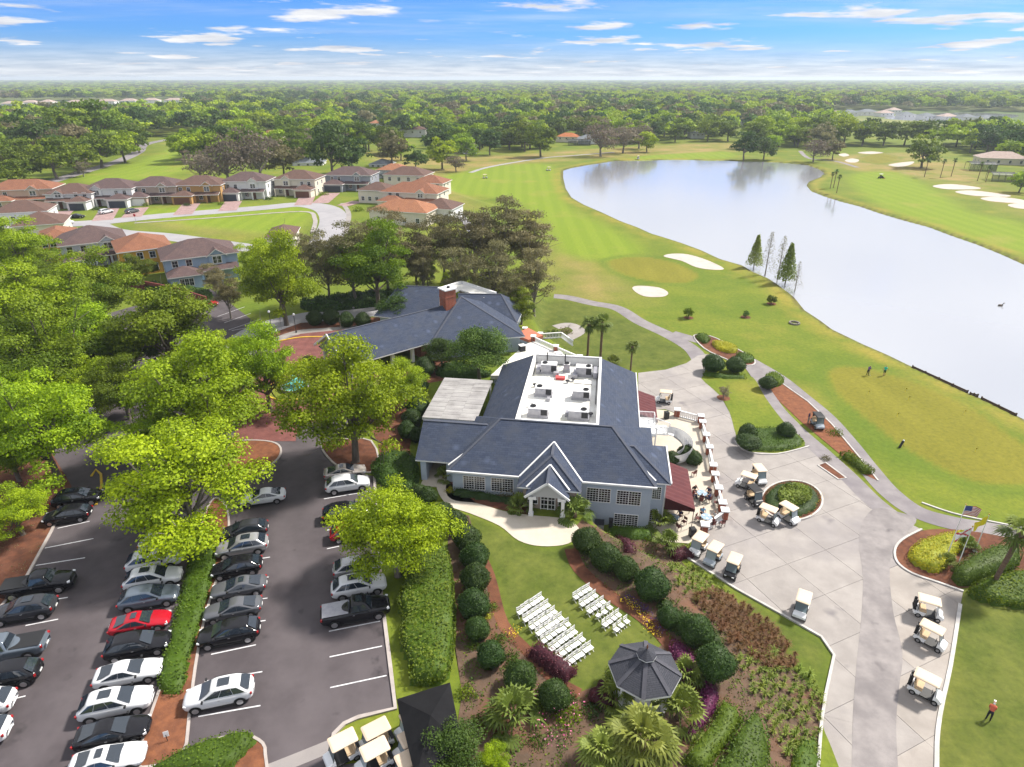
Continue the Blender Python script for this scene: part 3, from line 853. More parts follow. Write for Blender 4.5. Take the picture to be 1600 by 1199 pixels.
# cart paths
ribbon('cart_path', CP([(850, 462), (885, 465), (925, 474), (965, 482), (1000, 503), (1045, 524), (1080, 545), (1096, 566)], 0), 3.0, MATS['asphalt_path'], 0.024, z=0)
ribbon('cart_path', CP([(1050, 521), (1090, 532), (1130, 541), (1175, 566), (1215, 590), (1250, 618), (1290, 652), (1325, 692), (1355, 730), (1388, 768), (1432, 800), (1490, 818), (1560, 830), (1660, 846), (1850, 870), (2100, 890)], 0), 2.7, MATS['asphalt_path'], 0.030, z=0)
ribbon('cart_path', CP([(1160, 556), (1186, 590), (1206, 630), (1240, 668), (1285, 708), (1325, 745), (1362, 782), (1400, 812)], 0), 2.4, MATS['asphalt_path'], 0.046, z=0)
ribbon('cart_path', CP([(735, 270), (770, 260), (850, 247), (900, 243), (960, 238)], 0), 2.6, MATS['road'], 0.03, z=0)
ribbon('cart_path', CP([(690, 310), (712, 330), (730, 350), (742, 372)], ZU), 2.6, MATS['road'], 0.06)
ribbon('cart_path', CP([(1250, 236), (1265, 248), (1305, 252), (1340, 262)], 0), 2.6, MATS['asphalt_path'], 0.03, z=0)
ribbon('cart_path', CP([(300, 228), (325, 240), (310, 233), (322, 222), (330, 218)], ZU), 2.4, MATS['road'], 0.03, z=ZU)
ribbon('cart_path', CP([(885, 530), (905, 518), (890, 508), (868, 512)], 0), 2.4, MATS['concrete'], 0.03, z=0)
# street among the houses
ribbon('street', CP([(-80, 352), (60, 352), (150, 348), (250, 338), (400, 326), (470, 320), (510, 327), (522, 345), (512, 372), (500, 388)], ZU, 8), 9.0, MATS['road'], 0.05, z=ZU)
ribbon('street', CP([(140, 345), (175, 362), (260, 370), (390, 388), (460, 398)], ZU, 6), 7.0, MATS['road'], 0.06, z=ZU)
ribbon('sidewalk', CP([(210, 349), (330, 341), (470, 331), (492, 342), (488, 365)], ZU, 6), 1.4, MATS['concrete'], 0.07, z=ZU)
ribbon('sidewalk', CP([(535, 318), (545, 335), (540, 365)], ZU, 6), 1.6, MATS['concrete'], 0.07, z=ZU)
ribbon('road', CP([(60, 290), (120, 272), (185, 252), (215, 238), (230, 225), (300, 212)], ZU, 6), 7, MATS['asphalt_path'], 0.05, z=ZU)
for k_, (a, b_, w) in enumerate([((85, 342), (98, 330), 7), ((160, 345), (172, 326), 6), ((205, 340), (218, 325), 6), ((285, 336), (300, 318), 6), ((355, 330), (365, 315), 6), ((473, 321), (480, 308), 6), ((500, 318), (520, 302), 6), ((535, 322), (560, 315), 5)]):
 ribbon('driveway', PP([a, b_], ZU), w, MATS['paver_drive'], 0.08, z=ZU)

# garden beds, walks
sheet('garden_bed', PP([(890, 853), (908, 833), (940, 827), (1000, 829), (1045, 842), (1072, 872), (1150, 925), (1200, 1000), (1262, 1050), (1290, 1086), (1281, 1199), (1240, 1470)], 1.0)
  + PP([(660, 1470), (722, 1085), (708, 1000), (698, 900), (700, 830), (690, 800), (733, 806), (745, 850), (768, 900), (788, 975), (828, 1020), (868, 1060), (905, 1082), (962, 1062), (1038, 1005), (1000, 965), (950, 930), (905, 890)], ZU),
  MATS['garden_soil'], dz=0.03, step=0.9)
def bed_band(pts, w, m=None, dz=0.045):
 return ribbon('mulch_strip', [G(a, b_)[:2] for a, b_ in catmull(pts, 4)], w, m or MATS['mulch'], dz=dz)
bed_band([(892, 858), (906, 890), (952, 930), (1005, 965), (1045, 1005), (1085, 1060), (1095, 1110)], 1.3, MATS['mulch'])
bed_band([(742, 850), (765, 900), (786, 975), (826, 1020), (866, 1062), (905, 1085)], 1.0)
WALK = CP([(683, 765), (700, 790), (735, 803), (780, 822), (810, 845), (845, 854), (888, 850), (906, 830), (884, 812), (832, 806), (790, 800), (745, 787), (712, 783), (697, 770), (698, 735), (682, 735)], ZU, 4, True)
sheet('entrance_walk', WALK, MATS['concrete_cream'], z=ZU, dz=0.05)
sheet('front_bed', PP([(700, 735), (700, 772), (715, 784), (750, 788), (795, 800), (832, 806), (835, 770), (720, 750)], ZU), MATS['mulch'], z=ZU, dz=0.035)
sheet('patio', PP([(1000, 638), (1042, 642), (1091, 660), (1103, 686), (1128, 770), (1134, 802), (1108, 827), (1076, 850), (1020, 845), (1000, 800)]), MATS['concrete_cream'], z=0, dz=0.055)
sheet('mulch_bed', PP([(1200, 603), (1222, 600), (1262, 628), (1300, 664), (1340, 712), (1372, 752), (1350, 742), (1300, 700), (1252, 660), (1215, 625)]), MATS['mulch_orange'], z=0, dz=0.05)
kerb(PP([(1222, 600), (1262, 628), (1300, 664), (1340, 712), (1372, 752)]), MATS['kerb_white'], 0.18, 0.12)
sheet('mulch_triangle', PP([(1278, 728), (1290, 724), (1322, 748), (1310, 750)]), MATS['mulch'], z=0, dz=0.09)
kerb(PP([(1278, 728), (1290, 724), (1322, 748), (1310, 750)]), MATS['kerb_white'], 0.2, 0.13, True)
PLANT = CP([(1084, 525), (1110, 526), (1140, 540), (1175, 560), (1178, 570), (1160, 571), (1130, 560), (1100, 545)], 0, 3, True)
sheet('planter_bed', PLANT, MATS['mulch'], z=0, dz=0.07)
kerb(PLANT, MATS['kerb_white'], 0.22, 0.14, True)
FLAGB = CP([(1440, 830), (1408, 846), (1400, 862), (1404, 880), (1428, 896), (1468, 909), (1500, 920), (1600, 900), (1640, 860), (1560, 838), (1490, 828)], 0, 3, True)
sheet('flag_bed', FLAGB, MATS['mulch'], z=0, dz=0.06)
TRI = CP([(1096, 592), (1110, 588), (1150, 592), (1176, 590), (1196, 622), (1225, 660), (1258, 692), (1240, 702), (1200, 706), (1165, 700), (1150, 680), (1140, 645), (1124, 618)], 0, 3, True)
sheet('lawn_island', TRI, MATS['turf'], z=0, dz=0.05)
OVAL = [P(1237 + 48 * math.cos(t), 783 + 31 * math.sin(t)) for t in np.linspace(0, 2 * math.pi, 40, endpoint=False)]
sheet('oval_bed', OVAL, MATS['mulch'], z=0, dz=0.10)
kerb(OVAL, MATS['kerb_white'], 0.22, 0.16, True)
sheet('lot_edge_bed', PP([(112, 760), (80, 832), (43, 900), (-5, 962), (-200, 985), (-160, 800), (20, 700), (70, 690)], ZU), MATS['mulch'], z=ZU, dz=0.03)
sheet('entry_bed', PP([(560, 640), (610, 600), (650, 570), (700, 560), (720, 590), (665, 600), (640, 700), (650, 760), (600, 745), (590, 690)], ZU), MATS['mulch'], z=ZU, dz=0.03)
sheet('side_bed', PP([(596, 800), (650, 760), (700, 800), (700, 900), (710, 1000), (722, 1085), (690, 1085), (640, 1090), (622, 1100), (612, 1050), (600, 940)], ZU), MATS['turf'], z=ZU, dz=0.03)
sheet('verge_bed', PP([(405, 560), (400, 530), (470, 505), (600, 495), (600, 505), (500, 518), (430, 535)], ZU), MATS['mulch'], z=ZU, dz=0.033)
# bunkers
def bunker(px, z=0):
 p = CP(px, z, 4, True)
 o = sheet('sand_bunker', p, MATS['sand'], z=z, dz=0.05)
bunker([(988, 450), (1000, 447), (1030, 450), (1044, 458), (1036, 464), (1010, 464), (995, 458)])
bunker([(1037, 401), (1050, 397), (1075, 398), (1105, 407), (1131, 420), (1115, 422), (1088, 418), (1065, 408)])
for q in ([(1457, 291), (1485, 288), (1528, 293), (1526, 296), (1480, 296)], [(1492, 300), (1520, 298), (1575, 305), (1570, 308), (1520, 306)], [(1532, 310), (1560, 308), (1600, 313), (1598, 318), (1550, 315)], [(1575, 320), (1600, 318), (1640, 324), (1620, 328), (1585, 325)],
   [(1320, 251), (1330, 248), (1342, 250), (1338, 254), (1326, 254)], [(1388, 258), (1410, 254), (1428, 253), (1422, 258), (1405, 261)], [(1310, 242), (1320, 240), (1327, 243), (1318, 245)], [(1340, 239), (1360, 237), (1380, 239), (1360, 241)]):
 bunker(q)
# ------------------------------------------------------------------ clubhouse
BA = R(8.2)
BO = P(1012, 826, 0)
def BW(u, v, z=0.0):
 """clubhouse plan (u along the front, v into the depth) to the land"""
 return (BO[0] + u * math.cos(BA) + v * math.sin(BA), BO[1] - u * math.sin(BA) + v * math.cos(BA), z)
def roof_mesh(name, faces, mats, mi=None):
 """faces of 3D points; UV in metres along the eave and up the slope"""
 vs, fs = [], []
 for f in faces:
  b = len(vs); vs += [tuple(p) for p in f]; fs.append(tuple(range(b, b + len(f))))
 me = bpy.data.meshes.new(name); me.from_pydata(vs, [], fs)
 for m in (mats if isinstance(mats, (list, tuple)) else [mats]):
  me.materials.append(m)
 uvl = me.uv_layers.new(name='UVMap')
 for p in me.polygons:
  n = Vector(p.normal)
  if n.z < 0 and (mi is None or mi[p.index] == 0):
   n = -n
  e = Vector((0, 0, 1)).cross(n)
  e = e.normalized() if e.length > 1e-4 else Vector((1, 0, 0))
  up = n.cross(e)
  for li in p.loop_indices:
   co = Vector(me.vertices[me.loops[li].vertex_index].co)
   uvl.data[li].uv = (co.dot(e), co.dot(up))
 if mi:
  me.polygons.foreach_set('material_index', mi)
 me.update()
 return me
def orient(f):
 a, b, c = Vector(f[0]), Vector(f[1]), Vector(f[2])
 n = (b - a).cross(c - a)
 if n.length < 1e-9 and len(f) > 3:
  n = (Vector(f[2]) - a).cross(Vector(f[3]) - a)
 return f if n.z >= 0 else f[::-1]
def roof(name, faces, parent, m, soffit=None, th=0.16, eave_mat=None, fascia=True):
 """top faces as given; a soffit under them and a fascia round the open edges"""
 top = [orient(f) for f in faces]
 o = part(name, roof_mesh(name, top, m), parent)
 if fascia:
  cnt = {}
  for f in top:
   for i in range(len(f)):
    a = tuple(round(c, 3) for c in f[i]); b = tuple(round(c, 3) for c in f[(i + 1) % len(f)])
    k = (min(a, b), max(a, b)); cnt.setdefault(k, []).append((a, b))
  mb = MB()
  for k, v in cnt.items():
   if len(v) == 1:
    a, b = v[0]
    mb.add([a, b, (b[0], b[1], b[2] - th), (a[0], a[1], a[2] - th)], [(3, 2, 1, 0)])
  for f in top:
   mb.add([(p[0], p[1], p[2] - th) for p in f], [tuple(range(len(f) - 1, -1, -1))])
  mb.build('fascia', eave_mat or MATS['white_paint'], o)
 return o
def edge_trim(pts, parent, w=0.16, h=0.1, name='flashing', m=None):
 mb = MB()
 for a, b in zip(pts[:-1], pts[1:]):
  mb.beam((a[0], a[1], a[2] + h * 0.4), (b[0], b[1], b[2] + h * 0.4), w, h)
 return mb.build(name, m or MATS['white_paint'], parent)
def window(parent, x, y, z, w, h, rz=0.0, cols=2, rows=1, mull=1, frame=None, glass=None, name='window', t=0.07):
 """centre of the sill at x,y,z; faces local -Y turned by rz; frame proud of the wall, pane behind it"""
 mb = MB()
 mb.bx(-w / 2 - t, w / 2 + t, -0.06, 0.02, -t, 0); mb.bx(-w / 2 - t, w / 2 + t, -0.06, 0.02, h, h + t)
 mb.bx(-w / 2 - t, -w / 2, -0.06, 0.02, 0, h); mb.bx(w / 2, w / 2 + t, -0.06, 0.02, 0, h)
 for i in range(1, mull):
  xx = -w / 2 + w * i / mull; mb.bx(xx - t / 2, xx + t / 2, -0.055, 0.02, 0, h)
 for i in range(1, cols):
  if mull > 1 and (i * mull) % cols == 0:
   continue
  xx = -w / 2 + w * i / cols; mb.bx(xx - 0.016, xx + 0.016, -0.045, 0.0, 0, h)
 for i in range(1, rows):
  zz_ = h * i / rows; mb.bx(-w / 2, w / 2, -0.043, 0.002, zz_ - 0.016, zz_ + 0.016)
 o = part(name, mb.mesh(name, frame or MATS['white_paint']), parent, (x, y, z), rz)
 g = MB().bx(-w / 2, w / 2, -0.022, -0.010, 0, h)
 part('pane', g.mesh('pane', glass or MATS['glass_dark']), o)
 return o

club = empty('clubhouse', (BO[0], BO[1], 0), -BA, 'blue-grey clubhouse with slate hip roofs and a white rooftop equipment well', 'building')
SH = MATS['slate_shingle']; WP = MATS['white_paint']; ST_ = MATS['stucco_blue']
ZE, ZR = 5.6, 9.0
# walls
mb = MB(); mb.bx(-21.4, -13.3, 0.0, 8, 1.5, ZE - 0.05); mb.bx(-7.95, 0.0, 0.0, 9, -0.4, ZE - 0.05); mb.bx(-0.3, 1.42, 0.95, 7.7, -0.4, ZE - 0.05)
mb.bx(-19.8, -1.4, 7.9, 27.8, -0.4, ZE - 0.05)
mb.build('wall', ST_, club)
mb = MB(); mb.bx(-13.4, -7.9, -1.75, 2.0, 1.5, ZE - 0.05)
mb.build('brick_wall', MATS['brick'], club)
mb = MB(); mb.bx(-25.45, -24.8, 1.65, 2.6, 2.2, 5.5); mb.bx(-25.45, -25.0, 2.6, 10.5, 2.2, 5.5); mb.bx(-22.5, -21.3, 1.7, 10.5, 2.2, 5.5); mb.bx(-25.0, -22.5, 9.5, 10.4, 2.2, 5.5)
mb.build('porch_wall', ST_, club)
MB().bx(-25.3, -22.4, 0.5, 9.6, ZU, ZU + 0.06).build('porch_floor', MATS['concrete_cream'], club)
# roofs: front block, left wing, right bay, rear block, front hip bay, entrance gable
roof('roof', [[(-21.9, -0.5, ZE), (0.45, -0.5, ZE), (-4.4, 5.9, ZR), (-17, 5.9, ZR)],
    [(0.45, -0.5, ZE), (0.45, 12.3, ZE), (-4.4, 5.9, ZR)], [(-21.9, 12.3, ZE), (-21.9, -0.5, ZE), (-17, 5.9, ZR)],
    [(-17, 5.9, ZR), (-15.35, 5.9, ZR), (-15.35, 12.3, ZE), (-21.9, 12.3, ZE)], [(-4.4, 5.9, ZR), (0.45, 12.3, ZE), (-5.85, 12.3, ZE), (-5.85, 5.9, ZR)]], club, SH)
roof('roof', [[(-25.9, 1.24, ZE), (-18.2, 1.24, ZE), (-18.2, 6.0, 8.05), (-26.1, 6.0, 8.05)], [(-26.1, 6.0, 8.05), (-18.2, 6.0, 8.05), (-18.2, 10.8, ZE), (-25.9, 10.8, ZE)]], club, SH)
MB().add([(-25.7, 1.5, ZE - 0.2), (-25.7, 10.5, ZE - 0.2), (-25.7, 6.0, 7.85)], [(0, 1, 2), (2, 1, 0)]).build('gable_wall', ST_, club)
zb = ZE + 0.52 * 3.87
roof('roof', [[(-7, 0.46, ZE), (1.95, 0.46, ZE), (-1.9, 4.33, zb), (-7, 4.33, zb)], [(1.95, 0.46, ZE), (1.95, 8.2, ZE), (-1.9, 4.33, zb)], [(-7, 4.33, zb), (-1.9, 4.33, zb), (1.95, 8.2, ZE), (-7, 8.2, ZE)]], club, SH)
wl0, wr0, wf0, wb0 = -15.3, -5.9, 6.0, 25.0
roof('roof', [[(-20.3, 6.2, ZE), (wl0, 6.2, ZR - 0.02), (wl0, wb0, ZR - 0.02), (-20.3, 28.3, ZE)], [(-0.9, 6.2, ZE), (-0.9, 28.3, ZE), (wr0, wb0, ZR - 0.02), (wr0, 6.2, ZR - 0.02)],
    [(-20.3, 28.3, ZE), (wl0, wb0, ZR - 0.02), (wr0, wb0, ZR - 0.02), (-0.9, 28.3, ZE)]], club, SH)
zbay = 7.75
roof('roof', [[(-13.97, -2.3, ZE), (-7.33, -2.3, ZE), (-10.65, 1.0, zbay)], [(-7.33, -2.3, ZE), (-7.33, -0.3, ZE + 0.02), (-10.65, 3.6, zbay + 0.02), (-10.65, 1.0, zbay)],
    [(-13.97, -2.3, ZE), (-10.65, 1.0, zbay), (-10.65, 3.6, zbay + 0.02), (-13.97, -0.3, ZE + 0.02)]], club, SH)
pe, pr, pf = 5.2, 7.05, -3.35
roof('roof', [[(-13.0, pf, pe), (-10.75, pf, pr), (-10.75, 0.1, pr), (-13.0, -1.9, pe)], [(-8.5, pf, pe), (-8.5, -1.9, pe), (-10.75, 0.1, pr), (-10.75, pf, pr)]], club, SH)
# pediment, columns and beams of the entrance
MB().add([(-12.75, pf + 0.25, pe - 0.05), (-8.75, pf + 0.25, pe - 0.05), (-10.75, pf + 0.25, pr - 0.18)], [(0, 1, 2), (2, 1, 0)]).build('pediment', WP, club)
mb = MB(); mb.beam((-13.05, pf + 0.02, pe - 0.08), (-10.75, pf + 0.02, pr - 0.06), 0.12, 0.22); mb.beam((-8.45, pf + 0.02, pe - 0.08), (-10.75, pf + 0.02, pr - 0.06), 0.12, 0.22)
mb.build('rake', WP, club)
for u in (-12.4, -9.1):
 mb = MB(); mb.box((u, -3.05, ZU + 0.2), (0.5, 0.5, 0.4)); mb.box((u, -3.05, 3.95), (0.34, 0.34, 2.3)); mb.box((u, -3.05, 5.05), (0.46, 0.46, 0.2))
 mb.build('column', WP, club)
MB().bx(-12.7, -11.85, -3.15, -2.95, 4.75, 5.15).bx(-12.55, -12.3, -2.95, -1.8, 4.8, 5.1).build('porch_beam', WP, club)
MB().bx(-9.65, -8.8, -3.15, -2.95, 4.75, 5.15).bx(-9.2, -8.95, -2.95, -1.8, 4.8, 5.1).build('porch_beam', WP, club)
# arched glazed door
mb = MB()
for a, b in ((-11.55, -11.45), (-10.8, -10.7), (-10.05, -9.95)):
 mb.bx(a, b, -1.86, -1.75, ZU, 4.7)
for z in (ZU + 0.05, 3.3, 3.9, 4.5):
 mb.bx(-11.5, -10.0, -1.84, -1.76, z, z + 0.06)
for i in range(12):
 t0, t1 = math.pi * i / 12, math.pi * (i + 1) / 12
 mb.beam((-10.75 + 0.78 * math.cos(t0), -1.81, 4.6 + 0.78 * math.sin(t0)), (-10.75 + 0.78 * math.cos(t1), -1.81, 4.6 + 0.78 * math.sin(t1)), 0.1, 0.1)
for x in (-11.15, -10.35):
 mb.bx(x - 0.02, x + 0.02, -1.83, -1.77, ZU, 4.6)
door = mb.build('door', WP, club)
mb = MB(); mb.bx(-11.5, -10.0, -1.80, -1.77, ZU, 4.6); mb.add([(-10.75, -1.79, 4.6)] + [(-10.75 + 0.75 * math.cos(math.pi * i / 12), -1.79, 4.6 + 0.75 * math.sin(math.pi * i / 12)) for i in range(13)], [(0, i + 1, i + 2) for i in range(12)])
mb.build('pane', MATS['glass_dark'], door)
for u in (-12.35, -9.15):
 window(club, u, -1.76, 3.35, 0.95, 1.5, cols=2, rows=3, mull=1)
# windows of the front
window(club, -19.0, -0.01, 3.28, 2.35, 1.62, cols=8, rows=6, mull=2)
window(club, -15.9, -0.01, 3.28, 2.35, 1.62, cols=8, rows=6, mull=2)
window(club, -5.5, -0.01, 3.0, 2.45, 1.66, cols=8, rows=6, mull=2)
window(club, -2.33, -0.01, 2.95, 2.45, 1.66, cols=8, rows=6, mull=2)
window(club, -2.4, -0.01, 0.1, 2.45, 1.5, cols=8, rows=6, mull=2)
window(club, 0.62, 0.94, 3.3, 0.85, 1.5, cols=4, rows=6)
window(club, 0.6, 0.94, 0.3, 0.85, 1.5, cols=4, rows=6)
for v in (2.2, 4.4, 6.6):
 window(club, 1.43, v, 3.1, 1.3, 1.6, R(90), cols=4, rows=6)
for v in (10, 13, 22, 25):
 window(club, -1.39, v, 3.0, 1.6, 1.7, R(90), cols=5, rows=6, mull=1)
 window(club, -1.39, v, 0.3, 1.6, 2.0, R(90), cols=5, rows=6, mull=1)
for pts_ in ([(-17, 5.9, ZR), (-4.4, 5.9, ZR)], [(0.45, -0.5, ZE), (-4.4, 5.9, ZR)], [(-21.9, -0.5, ZE), (-17, 5.9, ZR)], [(1.95, 0.46, ZE), (-1.9, 4.33, zb), (-6, 4.33, zb)], [(-26.1, 6, 8.05), (-18.5, 6, 8.05)], [(-13.97, -2.3, ZE), (-10.65, 1.0, zbay), (-10.65, 3.5, zbay)], [(-7.33, -2.3, ZE), (-10.65, 1.0, zbay)], [(-10.75, pf, pr), (-10.75, 0, pr)]):
 edge_trim([(p[0], p[1], p[2] - 0.02) for p in pts_], club, 0.3, 0.06, 'ridge_cap', MATS.get('ridge') or mat('ridge', (0.066, 0.076, 0.105), (0.08, 0.086, 0.108), scale=3, rough=0.95))
# valleys, eaves trim and downpipes
edge_trim([(-21.95, 0.5, ZE + 0.12), (-17.9, 4.55, 7.72)], club)
edge_trim([(0.35, 0.62, ZE + 0.14), (-3.2, 4.1, 7.5)], club)
edge_trim([(-13.97, -0.45, ZE + 0.05), (-10.65, 3.62, zbay + 0.05)], club); edge_trim([(-7.33, -0.45, ZE + 0.05), (-10.65, 3.62, zbay + 0.05)], club)
edge_trim([(-13.0, -2.25, pe + 0.42), (-10.75, 0.02, pr + 0.06)], club); edge_trim([(-8.5, -2.25, pe + 0.42), (-10.75, 0.02, pr + 0.06)], club)
edge_trim([(1.98, 0.46, ZE), (1.98, 8.2, ZE)], club, 0.14, 0.14, 'gutter'); edge_trim([(-0.86, 9, ZE), (-0.86, 28.3, ZE)], club, 0.12, 0.12, 'gutter')
edge_trim([(-21.9, -0.55, ZE), (-14.0, -0.55, ZE)], club, 0.14, 0.14, 'gutter'); edge_trim([(-7.3, -0.55, ZE), (0.45, -0.55, ZE)], club, 0.14, 0.14, 'gutter')
MB().bx(1.40, 1.52, 0.84, 0.96, -0.2, ZE - 0.1).build('downpipe', WP, club)
# equipment well: flat white roof below a parapet
mb = MB(); mb.bx(wl0, wr0, wf0, wb0, 7.5, 7.8)
mb.build('flat_roof', MATS['white_roof'], club)
mb = MB(); mb.bx(wl0 - 0.02, wl0 + 0.3, wf0 - 0.02, wb0, 7.8, ZR + 0.06); mb.bx(wr0 - 0.3, wr0 + 0.02, wf0 - 0.02, wb0, 7.8, ZR + 0.06); mb.bx(wl0 + 0.3, wr0 - 0.3, wf0 - 0.02, wf0 + 0.22, 7.8, ZR + 0.05); mb.bx(wl0, wr0, wb0, wb0 + 0.25, 7.8, ZR + 0.08)
mb.build('parapet', WP, club)
mb = MB()
for i in range(24):
 x = wl0 + 0.4 + i * (wr0 - wl0 - 0.8) / 23
 mb.bx(x - 0.03, x + 0.03, wb0 - 0.05, wb0, 7.85, ZR)
mb.build('batten', WP, club)
# canopy of metal sheets over the side court
cl, cr, cf, cb, cz = -27.4, -20.6, 9.7, 21.4, 6.3
mb = MB()
for (x, y) in ((cl + 0.3, cf + 0.4), (cl + 0.3, cb - 0.4), (cr - 0.3, cf + 0.4), (cr - 0.3, cb - 0.4), (cl + 0.3, (cf + cb) / 2)):
 mb.bx(x - 0.1, x + 0.1, y - 0.1, y + 0.1, 2.5, cz - 0.1)
mb.bx(cl, cr, cf, cf + 0.15, cz - 0.3, cz - 0.06); mb.bx(cl, cr, cb - 0.15, cb, cz - 0.3, cz - 0.06); mb.bx(cl, cl + 0.15, cf + 0.15, cb - 0.15, cz - 0.3, cz - 0.06)
canopy = mb.build('canopy', WP, club)
nx, ny = 3, 19
for i in range(nx):
 for j in range(ny):
  x0 = cl + (cr - cl) * i / nx; x1 = cl + (cr - cl) * (i + 1) / nx; y0 = cf + (cb - cf) * j / ny; y1 = cf + (cb - cf) * (j + 1) / ny
  z = cz + 0.02 * random.random() + (0.012 if (i + j) % 2 else 0)
  MB().bx(x0 + 0.01, x1 - 0.01, y0 + 0.012, y1 - 0.012, z - 0.03, z + 0.02).build('roof_sheet', MATS['roof_panel'], canopy)
# balcony and spiral stair on the patio side
mb = MB(); mb.bx(-1.4, 1.5, 14.8, 19.3, 3.0, 3.2)
for x, y in ((1.4, 14.9), (1.4, 19.2)):
 mb.bx(x - 0.08, x + 0.08, y - 0.08, y + 0.08, 0, 3.0)
mb.build('balcony', WP, club)
mb = MB()
def rail(mb, a, b, z, h=1.0, n=None):
 a = Vector((*a, z)); b = Vector((*b, z)); d = (b - a).length
 mb.beam(a + Vector((0, 0, h)), b + Vector((0, 0, h)), 0.08, 0.07); mb.beam(a + Vector((0, 0, 0.1)), b + Vector((0, 0, 0.1)), 0.06, 0.06)
 n = n or int(d / 0.16)
 for i in range(n + 1):
  p = a + (b - a) * i / n
  w = 0.1 if i in (0, n) else 0.035
  mb.box((p.x, p.y, z + h / 2), (w, w, h))
rail(mb, (-1.3, 19.2), (1.4, 19.2), 3.2); rail(mb, (1.4, 19.2), (1.4, 18.2), 3.2)
mb.build('balcony_rail', WP, club)
mb = MB(); rail(mb, (-0.8, 14.9), (1.4, 14.9), 3.2); mb.build('balcony_rail', WP, club)
sp = (4.3, 14.6)
mb = MB(); ribs = []
N = 26
for i in range(N + 1):
 t = R(150) - R(300) * i / N; z = 3.2 - 3.1 * i / N
 p_o = (sp[0] + 1.75 * math.cos(t), sp[1] + 1.75 * math.sin(t)); p_i = (sp[0] + 0.75 * math.cos(t), sp[1] + 0.75 * math.sin(t))
 ribs.append((p_i, p_o, z))
for (a, b, z), (a2, b2, z2) in zip(ribs[:-1], ribs[1:]):
 mb.add([(*a, z), (*b, z), (*b2, z), (*a2, z), (*a, z - 0.12), (*b, z - 0.12), (*b2, z - 0.12), (*a2, z - 0.12)], [(0, 1, 2, 3), (7, 6, 5, 4), (0, 4, 5, 1), (1, 5, 6, 2), (2, 6, 7, 3), (3, 7, 4, 0)])
 for q, q2 in ((b, b2), (a, a2)):
  mb.add([(*q, z - 0.2), (*q2, z2 - 0.2), (*q2, z2 + 1.0), (*q, z + 1.0)], [(0, 1, 2, 3), (3, 2, 1, 0)])
mb.bx(1.5, sp[0] - 1.4, 15.3, 17.6, 3.02, 3.18)
rail(mb, (1.5, 15.3), (2.9, 15.3), 3.2); rail(mb, (1.5, 17.6), (3.2, 16.4), 3.2)
mb.build('spiral_stair', WP, club)
# awnings
def awning(name, x0, x1, y0, y1, zi, zo, label):
 w = empty(name, BW(x0, y0, 0), -BA, label, 'awning')
 n = int((y1 - y0) / 0.75)
 mb = MB()
 for i in range(n):
  a = (y1 - y0) * i / n; b = (y1 - y0) * (i + 1) / n; m_ = (a + b) / 2
  X = x1 - x0
  mb.add([(0, a, zi), (X, a, zo), (X, m_, zo + 0.07), (0, m_, zi + 0.07), (X, b, zo), (0, b, zi)], [(0, 1, 2, 3), (3, 2, 4, 5)])
 mb.build('canvas', MATS['awning'], w)
 mb = MB(); X = x1 - x0; Y = y1 - y0
 mb.add([(X, 0, zo), (X, Y, zo), (X, Y, zo - 0.35), (X, 0, zo - 0.35)], [(0, 1, 2, 3), (3, 2, 1, 0)])
 for yy in (0, Y):
  mb.add([(0, yy, zi), (X, yy, zo), (X, yy, zo - 0.35), (0, yy, zo - 0.35)], [(0, 1, 2, 3), (3, 2, 1, 0)])
 mb.build('valance', MATS['awning'], w)
 for k in range(4):
  yy = 0.15 + (Y - 0.3) * k / 3
  MB().tube((X - 0.08, yy, 0), (X - 0.08, yy, zo - 0.05), 0.04).build('post', MATS['metal_dark'], w)
awning('awning', 1.55, 4.75, 0.6, 8.4, 3.75, 2.6, 'maroon canvas awning beside the front corner, over seated diners')
awning('awning', -1.3, 2.0, 19.9, 27.2, 3.7, 2.6, 'maroon canvas awning behind the balcony, near the lone white golf cart')

# rooftop machines
def rooftop_unit(u, v, w, d, h, fans, label, tall=False):
 t = empty('rooftop_unit', BW(u, v, 7.8), -BA, label, 'air conditioner', 'air conditioners on the white roof')
 MB().bx(-w / 2 - 0.1, w / 2 + 0.1, -d / 2, d / 2, 0.0, 0.28).build('base', MATS['metal_grey'], t)
 bevelled(MB().bx(-w / 2, w / 2, -d / 2, d / 2, 0.28, h).build('casing', MATS['metal_grey'], t), 0.03)
 MB().bx(-w / 2 - 0.02, w / 2 + 0.02, -d / 2 - 0.02, d / 2 + 0.02, h, h + 0.05).build('lid', WP, t)
 if w > 1.2:
  MB().bx(w * 0.15, w / 2 - 0.05, -d / 2 - 0.02, -d / 2, 0.4, h - 0.08).build('coil', MATS['metal_dark'], t)
 for fx in fans:
  o = MB().lathe([(0.33, 0), (0.36, 0.03), (0.36, 0.12), (0.30, 0.12), (0.30, 0.05)], 16, (fx, 0, h + 0.05)).build('fan_shroud', MATS['metal_dark'], t)
  mb = MB()
  for k in range(4):
   mb.box((fx, 0, h + 0.13), (0.56, 0.10, 0.02), R(45 * k))
  mb.build('fan_blade', MATS['black_plastic'], o)
rooftop_unit(-12.9, 21.9, 2.1, 1.2, 1.35, (-0.55,), 'tall grey rooftop unit at the back, beside the roof well corner nearest the canopy')
rooftop_unit(-10.55, 22.6, 0.8, 0.8, 1.15, (0.0,), 'small square rooftop unit between the two tall back units')
rooftop_unit(-8.2, 21.6, 2.1, 1.2, 1.35, (0.6,), 'tall grey rooftop unit at the back, near the right parapet')
rooftop_unit(-12.95, 14.9, 2.1, 1.2, 1.2, (-0.5,), 'grey rooftop unit in the middle row on the canopy side')
rooftop_unit(-8.25, 14.7, 2.1, 1.2, 1.2, (0.6,), 'grey rooftop unit in the middle row on the patio side')
